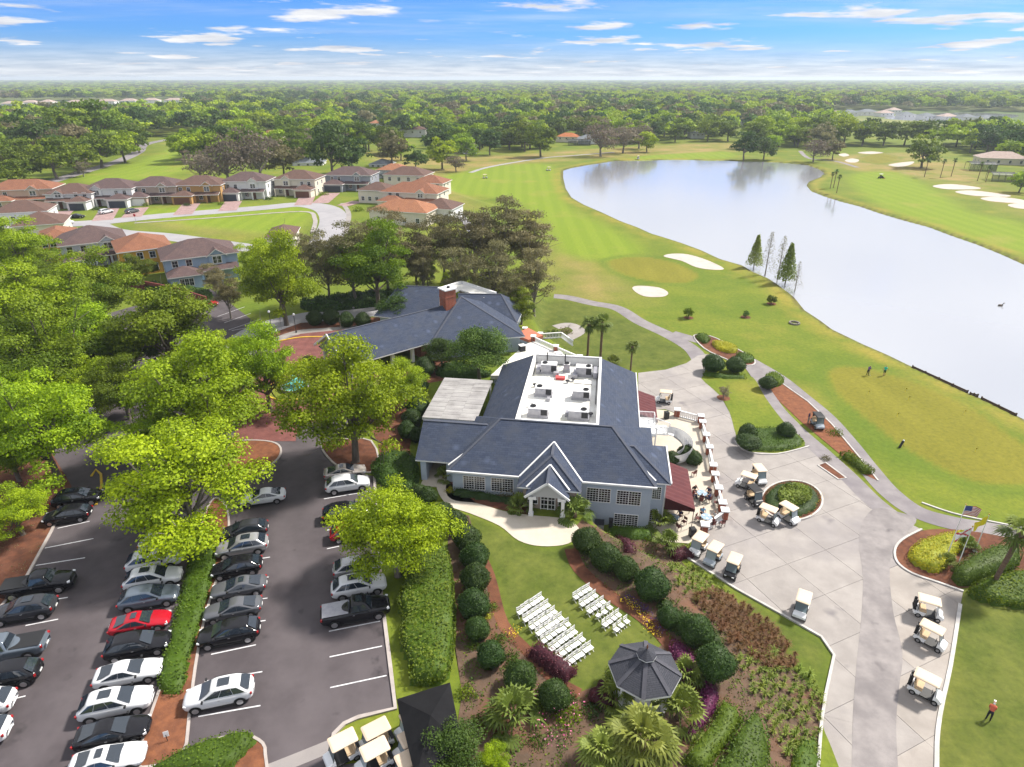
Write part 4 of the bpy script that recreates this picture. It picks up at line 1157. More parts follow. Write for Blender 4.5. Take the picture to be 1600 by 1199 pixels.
rooftop_unit(-13.05, 9.4, 2.3, 1.2, 1.2, (-0.6,), 'grey rooftop unit in the front row on the canopy side')
rooftop_unit(-8.3, 9.4, 2.3, 1.2, 1.2, (0.6,), 'grey rooftop unit in the front row on the patio side')
t = empty('roof_hatch', BW(-11.2, 20.0, 7.8), -BA, 'flat red box on the white roof in front of the back units', 'hatch')
bevelled(MB().bx(-0.6, 0.6, -0.35, 0.35, 0, 0.3).build('box', mat('red_box', (0.55, 0.06, 0.06), rough=0.6), t), 0.03)
MB().bx(-0.64, 0.64, -0.39, 0.39, 0.3, 0.36).build('lid', mat('red_lid', (0.6, 0.09, 0.09), rough=0.6), t)
for k, (u, v) in enumerate(((-14.3, 17.2), (-9.5, 19.6), (-10.2, 18.9), (-14.2, 11.6), (-6.9, 10.2))):
 t = empty('roof_vent', BW(u, v, 7.8), 0, ['round black vent cap on the white roof left of the middle units', 'round black vent cap on the white roof right of the red box', 'low black vent cap nearest the red box', 'round black vent cap beside the front canopy-side unit', 'dark vent cap beside the front patio-side unit'][k], 'vent', 'vents on the white roof')
 MB().lathe([(0.12, 0), (0.12, 0.3)], 10).build('stack', MATS['metal_grey'], t)
 MB().lathe([(0.12, 0.3), (0.3, 0.33), (0.28, 0.42), (0.05, 0.48)], 12).build('cap', MATS['metal_dark'], t)
for u0, u1, v0, v1, h_ in ((-12.2, -11.5, 20.6, 21.2, 0.6), (-9.6, -9.0, 20.4, 22.6, 0.5), (-14.6, -14.1, 21.2, 23.4, 0.6), (-6.9, -6.4, 20.6, 22.8, 0.9), (-12.4, -12.0, 13.2, 13.9, 0.4), (-9.9, -9.4, 9.6, 10.4, 0.5)):
 MB().bx(u0, u1, v0, v1, 7.8, 7.8 + h_).build('duct', MATS['metal_grey'], club)
mb = MB()
for a, b in (((-15.0, 24.4), (-6.2, 24.4)), ((-14.9, 20), (-14.9, 24.4)), ((-6.4, 13), (-6.4, 22)), ((-9.5, 18.6), (-7, 18.4))):
 mb.tube((*a, 8.0), (*b, 8.0), 0.05, n=6)
mb.tube((-13.4, 24.6, 7.8), (-13.4, 24.6, 9.6), 0.08, n=8); mb.tube((-10.9, 24.6, 7.8), (-10.9, 24.6, 9.5), 0.08, n=8)
mb.build('roof_pipe', MATS['metal_dark'], club)

# ------------------------------------------------------------------ the hall behind, with chimney and long entrance wing
hall = empty('banquet_hall', (BO[0], BO[1], 0), -BA, 'slate-roofed hall with red brick chimney and long gabled entrance wing', 'building')
D1 = Vector((0.672, 0.740)); N1 = Vector((0.740, -0.672))
def wing(p, q, half, ze, zr, over=0.4):
 d = (Vector(q) - Vector(p)).normalized(); n = Vector((d.y, -d.x))
 a, b = Vector(p), Vector(q)
 pn, pf_, qn, qf = a + n * half, a - n * half, b + n * half, b - n * half
 return [[(pn.x, pn.y, ze), (qn.x, qn.y, ze), (b.x, b.y, zr), (a.x, a.y, zr)], [(a.x, a.y, zr), (b.x, b.y, zr), (qf.x, qf.y, ze), (pf_.x, pf_.y, ze)]]
pA, pB = (-47.2, 28.2), (-30.6, 46.6)
roof('roof', wing(pA, pB, 5.6, 5.6, 9.0), hall, SH)
a = Vector(pA); n = N1
MB().add([(*(a + n * 5.1 + D1 * 0.5), 5.3), (*(a - n * 5.1 + D1 * 0.5), 5.3), (*(a + D1 * 0.5), 8.55)], [(0, 1, 2), (2, 1, 0)]).build('gable', ST_, hall)
mb = MB()
for s in (5.55, -5.55):
 mb.beam((*(a + n * s), 5.55), (*a, 8.97), 0.14, 0.3)
mb.build('rake', WP, hall)
for k in range(4):
 for s in (4.4, -4.4):
  c_ = a + D1 * (1.2 + 3.6 * k) + n * s
  MB().box((c_.x, c_.y, 4.0), (0.5, 0.5, 3.2), 0.83).build('column', WP, hall)
mb = MB(); c_ = a + D1 * 18.5
mb.box((c_.x, c_.y, 3.9), (9.5, 8.6, 3.3), 0.83)
mb.build('brick_wall', MATS['brick'], hall)
F1, F2, B2, B1, AP = (-33.0, 34.6, 5.6), (-18.5, 40.4, 5.6), (-23.5, 54.5, 5.6), (-38.4, 48.0, 5.6), (-30.4, 46.6, 9.9)
roof('roof', [[F1, F2, AP], [F2, B2, AP], [B2, B1, AP], [B1, F1, AP]], hall, SH)
RA, RB = (-32.0, 51.0, 9.0), (-24.2, 51.7, 9.0)
roof('roof', [[(-30, 45.0, 5.6), (-20.6, 46.6, 5.6), RB, RA], [(-20.6, 46.6, 5.6), (-20.4, 57.0, 5.6), RB], [RB, (-20.4, 57.0, 5.6), (-32, 57.0, 5.6), RA]], hall, SH)
LA, LB = (-44.5, 55.5, 8.6), (-36.0, 53.5, 9.3)
roof('roof', [[(-46.5, 46.5, 5.6), (-34, 44.5, 5.6), LB, LA], [(-46.5, 46.5, 5.6), LA, (-47, 60, 5.6)], [LA, LB, (-35, 60, 5.6), (-47, 60, 5.6)]], hall, SH)
mb = MB(); mb.prism([(-33.2, 35.4), (-19.4, 40.9), (-24.2, 53.6), (-37.6, 47.6)], 1.0, 5.5); mb.prism([(-29, 46), (-21.4, 47.2), (-21.2, 56.2), (-31, 56.2)], 1.0, 5.5); mb.prism([(-45.6, 47.2), (-35, 45.4), (-35.6, 59.2), (-46.2, 59.2)], 1.0, 5.5)
mb.build('wall', ST_, hall)
mb = MB(); mb.prism([(-36.5, 53.2), (-33.0, 58.6), (-25.5, 52.6), (-27.2, 50.6), (-32.4, 54.6), (-34, 51.0)], 8.35, 8.6)
mb.build('flat_roof', MATS['white_roof'], hall)
mb = MB(); mb.prism([(-36.6, 53.2), (-33.0, 58.8), (-32.7, 58.5), (-36.2, 53.0)], 8.35, 9.1); mb.prism([(-33.0, 58.8), (-25.2, 52.6), (-25.5, 52.3), (-33.0, 58.4)], 8.35, 9.1)
mb.build('parapet', WP, hall)
ch = MB(); ca = R(45)
ch.box((-32.3, 44.6, 9.6), (2.1, 1.9, 4.4), R(47))
chim = ch.build('chimney', MATS['brick'], hall)
MB().box((-32.3, 44.6, 11.9), (2.45, 2.25, 0.22), R(47)).build('cap', WP, chim)
MB().box((-32.3, 44.6, 10.55), (2.2, 2.0, 0.14), R(47)).build('brick_band', MATS['brick'], chim)
MB().lathe([(0.28, 0), (0.28, 0.3), (0.2, 0.3)], 12, (-32.1, 44.5, 12.0)).build('flue', MATS['metal_dark'], chim)
for pts_ in ([(*pA, 9.0), (*pB, 9.0)], [F1, AP], [F2, AP], [RA, RB], [RB, (-20.6, 46.6, 5.6)], [LA, LB]):
 edge_trim([(p[0], p[1], p[2] - 0.02) for p in pts_], hall, 0.3, 0.06, 'ridge_cap', MATS['ridge'])
# flat white terrace between the two buildings
mb = MB(); mb.prism([(-22.0, 27.5), (-18.5, 40.2), (-17.2, 42.0), (-9.2, 34.6), (-7.0, 28.5)], 3.6, 4.2)
terr = mb.build('terrace_roof', MATS['white_roof'], hall)
mb = MB(); mb.prism([(-21.0, 45.5), (-18.2, 43.2), (-16.0, 45.6), (-19.0, 49.0)], 3.4, 3.9)
mb.build('terrace_floor', mat('terracotta_floor', (0.50, 0.17, 0.10), (0.42, 0.14, 0.09), scale=1, rough=0.8), hall)
mb = MB(); mb.prism([(-21.6, 28.0), (-18.3, 39.8), (-17.2, 41.6), (-9.6, 34.4), (-7.6, 28.6)], -0.5, 3.6)
mb.prism([(-20.8, 45.5), (-18.2, 43.4), (-16.2, 45.6), (-19.0, 48.7)], -0.5, 3.4)
mb.build('terrace_wall', ST_, hall)
for k, (u, v, s) in enumerate(((-18.6, 37.6, 0.9), (-14.3, 34.0, 0.8), (-12.6, 35.3, 1.0))):
 t = empty('terrace_unit', BW(u, v, 4.2), 0.4, ['small dark-sided air unit on the white terrace by the hall eave', 'small white air unit on the white terrace behind the roof well', 'round grey air unit on the white terrace near the balustrade'][k], 'air conditioner', 'air units on the white terrace')
 if k == 2:
  MB().lathe([(s * 0.6, 0), (s * 0.6, 0.9), (s * 0.5, 0.95)], 18).build('casing', MATS['metal_grey'], t)
 else:
  MB().box((0, 0, 0.45), (s, s, 0.9)).build('casing', MATS['metal_dark'] if k == 0 else MATS['metal_grey'], t)
 MB().box((0, 0, 0.98), (s + 0.08, s + 0.08, 0.06)).build('lid', WP, t)

def balustrade(label, pts, piers, name='balustrade', zb_=0.0, h=1.0, brick=True):
 """white rail on balusters between brick piers"""
 t = empty(name, (*pts[0], zb_), 0, label, 'balustrade', 'white balustrades with brick piers')
 o = Vector((*pts[0], zb_))
 for p in piers:
  q = MB().box((p[0] - o.x, p[1] - o.y, h * 0.55), (0.72, 0.72, h * 1.1), -BA).build('pier', MATS['brick'] if brick else WP, t)
  MB().box((p[0] - o.x, p[1] - o.y, h * 1.1 + 0.07), (0.9, 0.9, 0.14), -BA).build('cap', WP, q)
 for a, b in zip(pts[:-1], pts[1:]):
  a = Vector((a[0] - o.x, a[1] - o.y, 0)); b = Vector((b[0] - o.x, b[1] - o.y, 0))
  up = Vector((0, 0, 1))
  mb = MB(); mb.beam(a + up * h, b + up * h, 0.24, 0.14); mb.beam(a + up * 0.12, b + up * 0.12, 0.22, 0.14)
  mb.build('handrail', WP, t)
  mb = MB(); n = max(2, int((b - a).length / 0.27))
  for i in range(n + 1):
   p = a + (b - a) * i / n
   mb.tube(p + up * 0.15, p + up * 0.55, 0.085, 0.05, 6, False); mb.tube(p + up * 0.55, p + up * (h - 0.05), 0.05, 0.075, 6, False)
  mb.build('baluster', WP, t)['kind'] = 'stuff'
 return t
bw = lambda u, v: BW(u, v)[:2]
balustrade('white balustrade with brick piers at the far end of the patio', [bw(5.3, 26.4), bw(8.45, 25.0)], [bw(5.3, 26.4), bw(8.45, 25.0)])
balustrade('white balustrade with brick piers along the patio beside the cart court, back half', [bw(8.45, 23.3), bw(8.5, 19.7), bw(8.5, 16.5), bw(8.4, 12.2)], [bw(8.45, 23.3), bw(8.5, 19.7), bw(8.5, 16.5), bw(8.4, 12.2)])
balustrade('white balustrade with brick piers beside the diners, facing the oval planter', [bw(8.35, 10.2), bw(8.35, 7.3), bw(8.35, 4.4)], [bw(8.35, 10.2), bw(8.35, 7.3), bw(8.35, 4.4)])
balustrade('short slanting white balustrade closing the patio by the parked carts', [bw(8.4, 3.0), bw(5.9, 0.1)], [bw(8.4, 3.0), bw(5.9, 0.1)])
balustrade('white balustrade with brick piers along the white terrace roof', [bw(-17.3, 42.2), bw(-13.2, 38.4), bw(-9.2, 34.7)], [bw(-17.3, 42.2), bw(-13.2, 38.4), bw(-9.2, 34.7)], zb_=3.9)
balustrade('white stair balustrade behind the hall terrace', [bw(-19.6, 49.2), bw(-16.6, 47.0), bw(-13.0, 48.2), bw(-10.8, 44.6)], [bw(-19.6, 49.2), bw(-16.6, 47.0)], zb_=2.6)

# ------------------------------------------------------------------ gazebo on the lawn
gx, gy, _ = BW(-1.75, -23.15)
gz = empty('gazebo', (gx, gy, ZU), R(10), 'white octagonal gazebo with dark shingled roof and small cupola', 'gazebo')
def octo(r, z, off=22.5):
 return [(r * math.cos(R(off + 45 * i)), r * math.sin(R(off + 45 * i)), z) for i in range(8)]
MB().prism([(p[0], p[1]) for p in octo(2.25, 0)], -0.3, 0.12).build('floor', WP, gz)
ev, cu = octo(2.62, 2.5), octo(0.55, 3.75)
roof('roof', [[ev[i], ev[(i + 1) % 8], cu[(i + 1) % 8], cu[i]] for i in range(8)], gz, MATS['gazebo_shingle'], th=0.18)
mb = MB()
for i in range(8):
 mb.beam((ev[i][0], ev[i][1], ev[i][2] + 0.02), (cu[i][0], cu[i][1], cu[i][2] + 0.02), 0.3, 0.05)
mb.build('hip_cap', mat('hip_shingle', (0.085, 0.085, 0.10), (0.07, 0.07, 0.085), scale=3, rough=0.95), gz)
cup = MB().prism([(p[0], p[1]) for p in octo(0.55, 0)], 3.7, 4.0).build('cupola', WP, gz)
e2 = octo(0.72, 4.0)
roof('cupola_roof', [[e2[i], e2[(i + 1) % 8], (0, 0, 4.55)] for i in range(8)], cup, MATS['gazebo_shingle'], th=0.06)
MB().lathe([(0.03, 4.5), (0.07, 4.65), (0.07, 4.75), (0.02, 4.95)], 8).build('finial', mat('copper', (0.25, 0.10, 0.06), rough=0.5, metal=0.5), gz)
for p in octo(2.08, 0):
 MB().box((p[0], p[1], 1.2), (0.16, 0.16, 2.4), math.atan2(p[1], p[0])).build('post', WP, gz)
o8 = octo(2.08, 0)
for i in range(8):
 if i == 2:
  continue
 a, b = Vector(o8[i]), Vector(o8[(i + 1) % 8]); up = Vector((0, 0, 1))
 mb = MB(); mb.beam(a + up * 0.9, b + up * 0.9, 0.09, 0.09); mb.beam(a + up * 0.18, b + up * 0.18, 0.07, 0.07)
 for k in range(1, 12):
  p = a + (b - a) * k / 12; mb.box((p.x, p.y, 0.54), (0.04, 0.04, 0.7))
 mb.beam(a + up * 2.2, b + up * 2.2, 0.08, 0.22)
 mb.build('railing', WP, gz)
# ------------------------------------------------------------------ foliage
def quads_from(cen, nor, size, rg, aspect=1.0, spread=0.6):
 """one small leaf-clump face per centre; returns verts (4n,3)"""
 n = len(cen)
 nn = nor + rg.normal(0, spread, (n, 3))
 nn /= np.linalg.norm(nn, axis=1, keepdims=True) + 1e-9
 t = np.cross(nn, rg.normal(0, 1, (n, 3))); t /= np.linalg.norm(t, axis=1, keepdims=True) + 1e-9
 b = np.cross(nn, t)
 s = (size * rg.uniform(0.6, 1.3, n))[:, None]
 v = np.stack([cen - t * s * 0.5, cen - b * s * 0.35 * aspect + t * s * 0.05, cen + t * s * 0.5, cen + b * s * 0.35 * aspect + t * s * 0.05], 1)
 return v.reshape(-1, 3)
def leaf_mesh(name, V_, tint, m, extra=None):
 """quads V_ (4n,3) with a face attribute; extra = (verts, quads) of a core in the same material"""
 n = len(V_) // 4
 F_ = np.arange(4 * n).reshape(n, 4)
 if extra is not None and len(extra[0]):
  F_ = np.vstack([F_, np.asarray(extra[1]) + len(V_)]); V_ = np.vstack([V_, extra[0]])
  tint = np.concatenate([tint, np.full(len(extra[1]), 0.0)])
 me = mesh_np(name, V_, F_, m)
 a = me.attributes.new('tint', 'FLOAT', 'FACE'); a.data.foreach_set('value', np.clip(tint, 0, 1).astype(np.float32))
 return me
def sph(n, rg):
 v = rg.normal(0, 1, (n, 3)); return v / np.linalg.norm(v, axis=1, keepdims=True)
def crown_mesh(name, m, seed, lobes=60, per=240, leaf=0.30, rx=5.0, rz=4.0, cz=6.0, lobe_r=(0.22, 0.36), inner=0.25, low=-0.55, ragged=0.12, thin=0.0):
 rg = np.random.default_rng(seed)
 d = sph(lobes * 4, rg); d = d[d[:, 2] > low][:lobes]
 k = rg.uniform(0.62, 0.86, len(d)); k[: int(len(d) * inner)] *= rg.uniform(0.3, 0.75, int(len(d) * inner))
 out = 1 + ragged * rg.normal(0, 1, len(d))
 C = d * np.array([rx, rx, rz]) * (k * out)[:, None] + np.array([0, 0, cz])
 lr = rg.uniform(*lobe_r, len(d)) * rx
 cen, nor, ti = [], [], []
 tl = rg.uniform(0.1, 0.9, len(d))
 for i in range(len(d)):
  n_i = int(per * (lr[i] / (rx * np.mean(lobe_r))) ** 2 * (1 - thin * rg.random()))
  s = sph(n_i, rg); s[:, 2] = np.where(s[:, 2] < -0.25, -s[:, 2] * 0.6, s[:, 2])
  r = lr[i] * rg.uniform(0.55, 1.08, n_i)[:, None]
  cen.append(C[i] + s * r * np.array([1.12, 1.12, 0.66]) + rg.normal(0, 0.05 * rx * 0.5, (n_i, 3))); nor.append(s + np.array([0, 0, 0.35])); ti.append(tl[i] + rg.normal(0, 0.2, n_i))
 cen = np.vstack(cen); nor = np.vstack(nor); ti = np.concatenate(ti)
 me = leaf_mesh(name, quads_from(cen, nor, leaf, rg), ti, m)
 return me, C, lr
def limb_mesh(name, C, m, seed, cz=6.0, base_r=0.32, n_limb=14, fork=0.35):
 """tapered trunk that forks, with limbs reaching out to the clumps"""
 rg = np.random.default_rng(seed); mb = MB()
 fz = cz * fork
 lean = rg.normal(0, 0.12, 2)
 F0 = Vector((lean[0], lean[1], fz))
 mb.tube((0, 0, -0.3), (0, 0, 0.25), base_r * 1.5, base_r * 1.05, 9, False); mb.tube((0, 0, 0.25), F0, base_r * 1.05, base_r * 0.85, 9, False)
 top = Vector((lean[0] * 2, lean[1] * 2, cz * 1.1)); mb.tube(F0, top, base_r * 0.8, base_r * 0.2, 7, False)
 order = rg.permutation(len(C))[:n_limb]
 for i in order:
  e = Vector(C[i]); s = F0.lerp(top, float(rg.uniform(0, 0.6)))
  mid = s.lerp(e, 0.5) + Vector((0, 0, -0.12 * (e - s).length))
  r = base_r * float(rg.uniform(0.3, 0.5))
  mb.tube(s, mid, r, r * 0.65, 6, False); mb.tube(mid, e, r * 0.65, r * 0.22, 5, False)
  for q in range(2):
   e2 = e + Vector(rg.normal(0, 0.8, 3)); mb.tube(mid.lerp(e, 0.6), e2, r * 0.3, r * 0.1, 4, False)
 return mb.mesh(name, m, smooth=True)
PROTO = {}
def make_proto(key, leafm, barkm, n, **kw):
 out = []
 lk = {a: kw.pop(a) for a in ('n_limb', 'base_r', 'fork') if a in kw}
 for i in range(n):
  cm, C, lr = crown_mesh('crown', MATS[leafm], 100 + i * 7 + hash_(key), **kw)
  out.append((cm, limb_mesh('trunk', C, MATS[barkm], 5 + i, cz=kw.get('cz', 6.0), **lk)))
 PROTO[key] = out
def hash_(s):
 return sum(ord(c) * (i + 3) for i, c in enumerate(s)) % 997
HI = dict(lobes=62, per=430, leaf=0.23, n_limb=26, ragged=0.20, lobe_r=(0.13, 0.32), inner=0.22, low=-0.75, rz=4.7, cz=5.8)
for nm, lm in (('spring_hi', 'leaf_spring'), ('lime_hi', 'leaf_lime'), ('oak_hi', 'leaf_oak')):
 make_proto(nm, lm, 'bark_pale' if nm == 'lime_hi' else 'bark', 3 if nm == 'oak_hi' else 2, **HI)
make_proto('deep_hi', 'leaf_deep', 'bark', 1, lobes=70, per=220, leaf=0.30, n_limb=16)
make_proto('olive_hi', 'leaf_olive', 'bark_pale', 3, lobes=70, per=190, leaf=0.24, rx=4.2, rz=6.0, cz=8.2, lobe_r=(0.18, 0.32), inner=0.35, low=-0.9, n_limb=34, fork=0.25, base_r=0.26)
LO = dict(lobes=40, per=62, leaf=0.70, n_limb=8, cz=5.2, rz=4.3, low=-0.8, ragged=0.15, lobe_r=(0.18, 0.38))
for nm, lm, n in (('spring_lo', 'leaf_spring', 3), ('oak_lo', 'leaf_oak', 4), ('deep_lo', 'leaf_deep', 3), ('olive_lo', 'leaf_olive', 2), ('brown_lo', 'leaf_brown', 2)):
 kw = dict(LO)
 if nm == 'brown_lo':
  kw.update(per=40, leaf=0.5, n_limb=26)
 if nm == 'deep_lo':
  kw.update(rz=4.8, cz=5.6)
 make_proto(nm, lm, 'bark_pale' if nm == 'brown_lo' else 'bark', n, **kw)

def add_tree(key, x, y, z, r, label, cat='tree', group=None, name=None, zs=None, R0=5.0, i=None):
 ps = PROTO[key]
 i = random.randrange(len(ps)) if i is None else i
 s = r / R0
 t = empty(name or 'broadleaf_tree', (x, y, z), random.uniform(0, 6.28), label, cat, group)
 t.scale = (s * random.uniform(0.94, 1.06), s * random.uniform(0.94, 1.06), s * (zs or random.uniform(0.92, 1.1)))
 part('trunk', ps[i][1], t); part('crown', ps[i][0], t)
 return t
def tree_at(px, py, w, cz=6.0, R0=5.0):
 """crown centre and width in the picture -> foot on the land and crown radius"""
 r = 5.0; z0 = 1.5
 for _ in range(12):
  zc = z0 + cz * r / R0
  x, y = P(px, py, zc); z0 = 0.5 * z0 + 0.5 * float(terrain(x, y))
  r = 0.5 * r + 0.5 * (w * 0.44 / pxm(px, py, zc))
 return x, y, z0, r
TREES = []
def tree_px(key, px, py, w, label, group=None, name=None, zs=None, i=None):
 o_ = 'olive_hi' in key
 x, y, z, r = tree_at(px, py, w, 8.2 if o_ else 5.3 if '_lo' in key else 5.9, 4.6 if o_ else 5.0)
 TREES.append((x, y, r))
 return add_tree(key, x, y, z, r, label, group=group, name=name, zs=zs, R0=4.6 if o_ else 5.0, i=i)
for a in [
 ('lime_hi', 286, 738, 250, 'broad lime-green tree spreading over the cars beside the hedge island', 0.88),
 ('spring_hi', 545, 632, 205, 'large round green tree standing left of the metal-sheet canopy', 1.1),
 ('spring_hi', 628, 597, 88, 'smaller bright tree just right of the large round tree by the canopy', 1.0),
 ('spring_hi', 305, 606, 225, 'broad bright tree in the middle of the car park, left of the brick forecourt', 0.95),
 ('spring_hi', 412, 586, 126, 'slender-trunked bright tree on the kerbed island beside the brick crossing', 1.25),
 ('lime_hi', 614, 822, 195, 'yellow-green tree between the parked white cars and the juniper hedge', 1.0),
 ('spring_hi', 62, 668, 190, 'large full tree at the left edge of the car park above two black cars', 1.1),
 ('oak_hi', 78, 545, 190, 'wide green tree at the left edge above the half-hidden silver car', 0.95),
 ('oak_hi', 252, 505, 185, 'dense green tree in front of the blue house, beside the striped parking bays', 0.95),
 ('spring_hi', 55, 470, 180, 'bright wide tree at the left edge below the orange house', 0.9),
 ('spring_hi', 438, 446, 128, 'tall bright tree beside the rear drive, left of the dark convertible', 1.25),
 ('oak_hi', 586, 422, 125, 'tall full green tree behind the dark convertible', 1.2),
 ('spring_hi', 18, 790, 110, 'bright tree cut by the left edge above the black pickup', 0.9),
 ('deep_hi', 748, 546, 104, 'dark feathery tree between the two clubhouse roofs', 1.0),
 ('spring_hi', 25, 385, 120, 'bright tree at the left edge beside the brown roofs', 0.95),
 ('oak_hi', 148, 445, 140, 'green tree in front of the white house and its brown hip roof', 0.95),
 ('spring_hi', 236, 680, 120, 'bright tree above the lime-green tree, over the car park lane', 0.9),
 ('spring_hi', 20, 612, 130, 'bright tree at the left edge, between the wide and the full tree', 0.95),
 ('oak_hi', 188, 605, 110, 'dark green tree left of the broad bright tree in mid car park', 1.0),
 ('spring_hi', 405, 412, 75, 'bright crown behind the tall tree by the rear drive', 1.1),
 ('spring_hi', 668, 432, 34, 'narrow fresh green tree behind the hall roof, left of the chimney', 1.6),
 ('spring_hi', 703, 450, 42, 'small fresh green tree touching the hall roof by the chimney', 1.2),
 ('deep_hi', 705, 1168, 120, 'dark green bushy tree beside the black canopy at the bottom', 0.8),
 ('lime_hi', 768, 1190, 62, 'small lime-green tree at the bottom edge beside the dark bushy tree', 0.9),
 ('deep_hi', 690, 548, 58, 'dark small tree between the hall and the feathery tree', 1.0),
 ('deep_hi', 615, 478, 62, 'dark bush-like tree under the hall roof, right of the rear drive', 0.9),
 ('oak_hi', 120, 478, 110, 'green tree between the bright left-edge tree and the white house', 0.95),
 ('spring_hi', 140, 530, 130, 'bright tree between the wide left tree and the dense one before the blue house', 1.0),
 ('oak_hi', 195, 545, 110, 'green tree just left of the dense tree before the blue house', 1.0),
 ('spring_hi', 120, 585, 120, 'bright tree above the half-hidden silver car', 0.95),
 ('oak_hi', 10, 700, 120, 'dark tree at the left edge below the large full tree', 1.0),
 ('spring_hi', 345, 560, 110, 'bright crown right behind the broad tree in mid car park', 1.0),
 ('oak_hi', 215, 420, 60, 'small green tree in the garden between pale and amber houses', 1.0),
 ('oak_hi', 90, 425, 90, 'green tree in front of the deep orange house', 0.95),
 ('oak_hi', 815, 480, 56, 'green tree behind the hall beside the balustraded stair', 1.1),
]:
 tree_px(*a[:5], zs=a[5])
for k, a in enumerate([(505, 402, 98), (548, 392, 112), (600, 380, 108), (648, 388, 90), (690, 372, 92), (738, 372, 105), (785, 356, 112), (828, 372, 100), (772, 418, 96), (835, 430, 84), (718, 420, 80), (470, 392, 62), (660, 420, 60), (800, 455, 60), (352, 452, 62), (332, 430, 44)]):
 tree_px('olive_hi', *a, ['%s thin brown-olive tree from the left in the belt behind the hall' % w_ for w_ in
   ('third', 'fourth', 'fifth', 'sixth', 'ninth', 'eleventh', 'thirteenth', 'fifteenth', 'twelfth', 'last', 'tenth', 'second', 'seventh', 'fourteenth')][k] if k < 14 else ['olive shrubby tree at the corner of the blue house, nearer the car park', 'small olive tree touching the wall of the blue house'][k - 14], 'thin brown-olive trees behind the hall', 'thin_tree', zs=1.0)

MID = [('oak_lo', 30, 248, 72), ('oak_lo', 78, 242, 78), ('oak_lo', 113, 236, 72), ('oak_lo', 150, 226, 74), ('spring_lo', 188, 222, 66), ('oak_lo', 212, 212, 56), ('deep_lo', 52, 214, 84), ('oak_lo', 18, 268, 52), ('oak_lo', 102, 196, 92), ('oak_lo', 160, 194, 86), ('deep_lo', 208, 188, 60),
  ('brown_lo', 127, 262, 30), ('spring_lo', 375, 208, 58), ('brown_lo', 310, 255, 62), ('brown_lo', 350, 248, 88), ('brown_lo', 400, 242, 88), ('olive_lo', 440, 250, 60), ('deep_lo', 516, 238, 84), ('deep_lo', 548, 240, 62), ('oak_lo', 470, 226, 62),
  ('olive_lo', 610, 232, 56), ('deep_lo', 648, 247, 44), ('spring_lo', 690, 238, 54), ('brown_lo', 712, 252, 34), ('deep_lo', 765, 222, 42), ('spring_lo', 728, 232, 40), ('oak_lo', 845, 216, 60), ('oak_lo', 820, 212, 50), ('brown_lo', 940, 215, 60), ('brown_lo', 975, 212, 56), ('spring_lo', 1012, 220, 36), ('brown_lo', 1000, 208, 50),
  ('deep_lo', 1165, 228, 46), ('deep_lo', 1196, 230, 40), ('brown_lo', 1275, 230, 48), ('olive_lo', 1304, 232, 36), ('oak_lo', 1447, 233, 60), ('spring_lo', 1210, 222, 30),
  ('spring_lo', 1040, 190, 46), ('spring_lo', 1072, 195, 44), ('oak_lo', 1108, 200, 42), ('oak_lo', 1140, 200, 42), ('oak_lo', 1215, 200, 46), ('spring_lo', 1250, 202, 48), ('oak_lo', 1288, 204, 48), ('spring_lo', 1322, 205, 46), ('oak_lo', 1352, 205, 46), ('oak_lo', 1385, 206, 46), ('oak_lo', 1418, 205, 46), ('deep_lo', 1462, 204, 46), ('oak_lo', 1500, 206, 48), ('spring_lo', 1530, 210, 46), ('deep_lo', 1560, 212, 56), ('deep_lo', 1595, 220, 60), ('spring_lo', 1598, 282, 40)]
names_mid = {'oak_lo': 'green', 'spring_lo': 'bright green', 'deep_lo': 'dark green', 'olive_lo': 'olive', 'brown_lo': 'bare brown'}
spots = ['on the left course edge beside the lane', 'behind the first row of houses', 'on the slope between houses and fairway', 'at the far shore of the pond', 'in the row beyond the far shore', 'beside the far bunkers']
def where(px, py):
 if px < 235:
  return 'along the lane at the far left'
 if px < 460:
  return 'behind the left end of the house row'
 if px < 600:
  return 'behind the grey house with the pool screen'
 if px < 800:
  return 'at the near edge of the far fairway'
 if px < 1030:
  return 'before the far houses above the pond head'
 if px < 1215 and py > 215:
  return 'at the pond head'
 if px < 1160:
  return 'in the wood edge above the pond head'
 if py < 215:
  return 'in the tall row beyond the far shore'
 return 'among the bunkers beyond the far shore'
seen_lab = {}
ORD = ['', 'second ', 'third ', 'fourth ', 'fifth ', 'sixth ', 'seventh ', 'eighth ', 'ninth ', 'tenth ', 'eleventh ']
for key, px, py, w in sorted(MID, key=lambda q: q[1]):
 base = (names_mid[key], where(px, py)); n_ = seen_lab.get(base, 0); seen_lab[base] = n_ + 1
 tree_px(key, px, py, w, ('%s%s tree %s, counting from the left' % (ORD[n_] or 'first ', *base)), 'trees bordering the course and the houses')

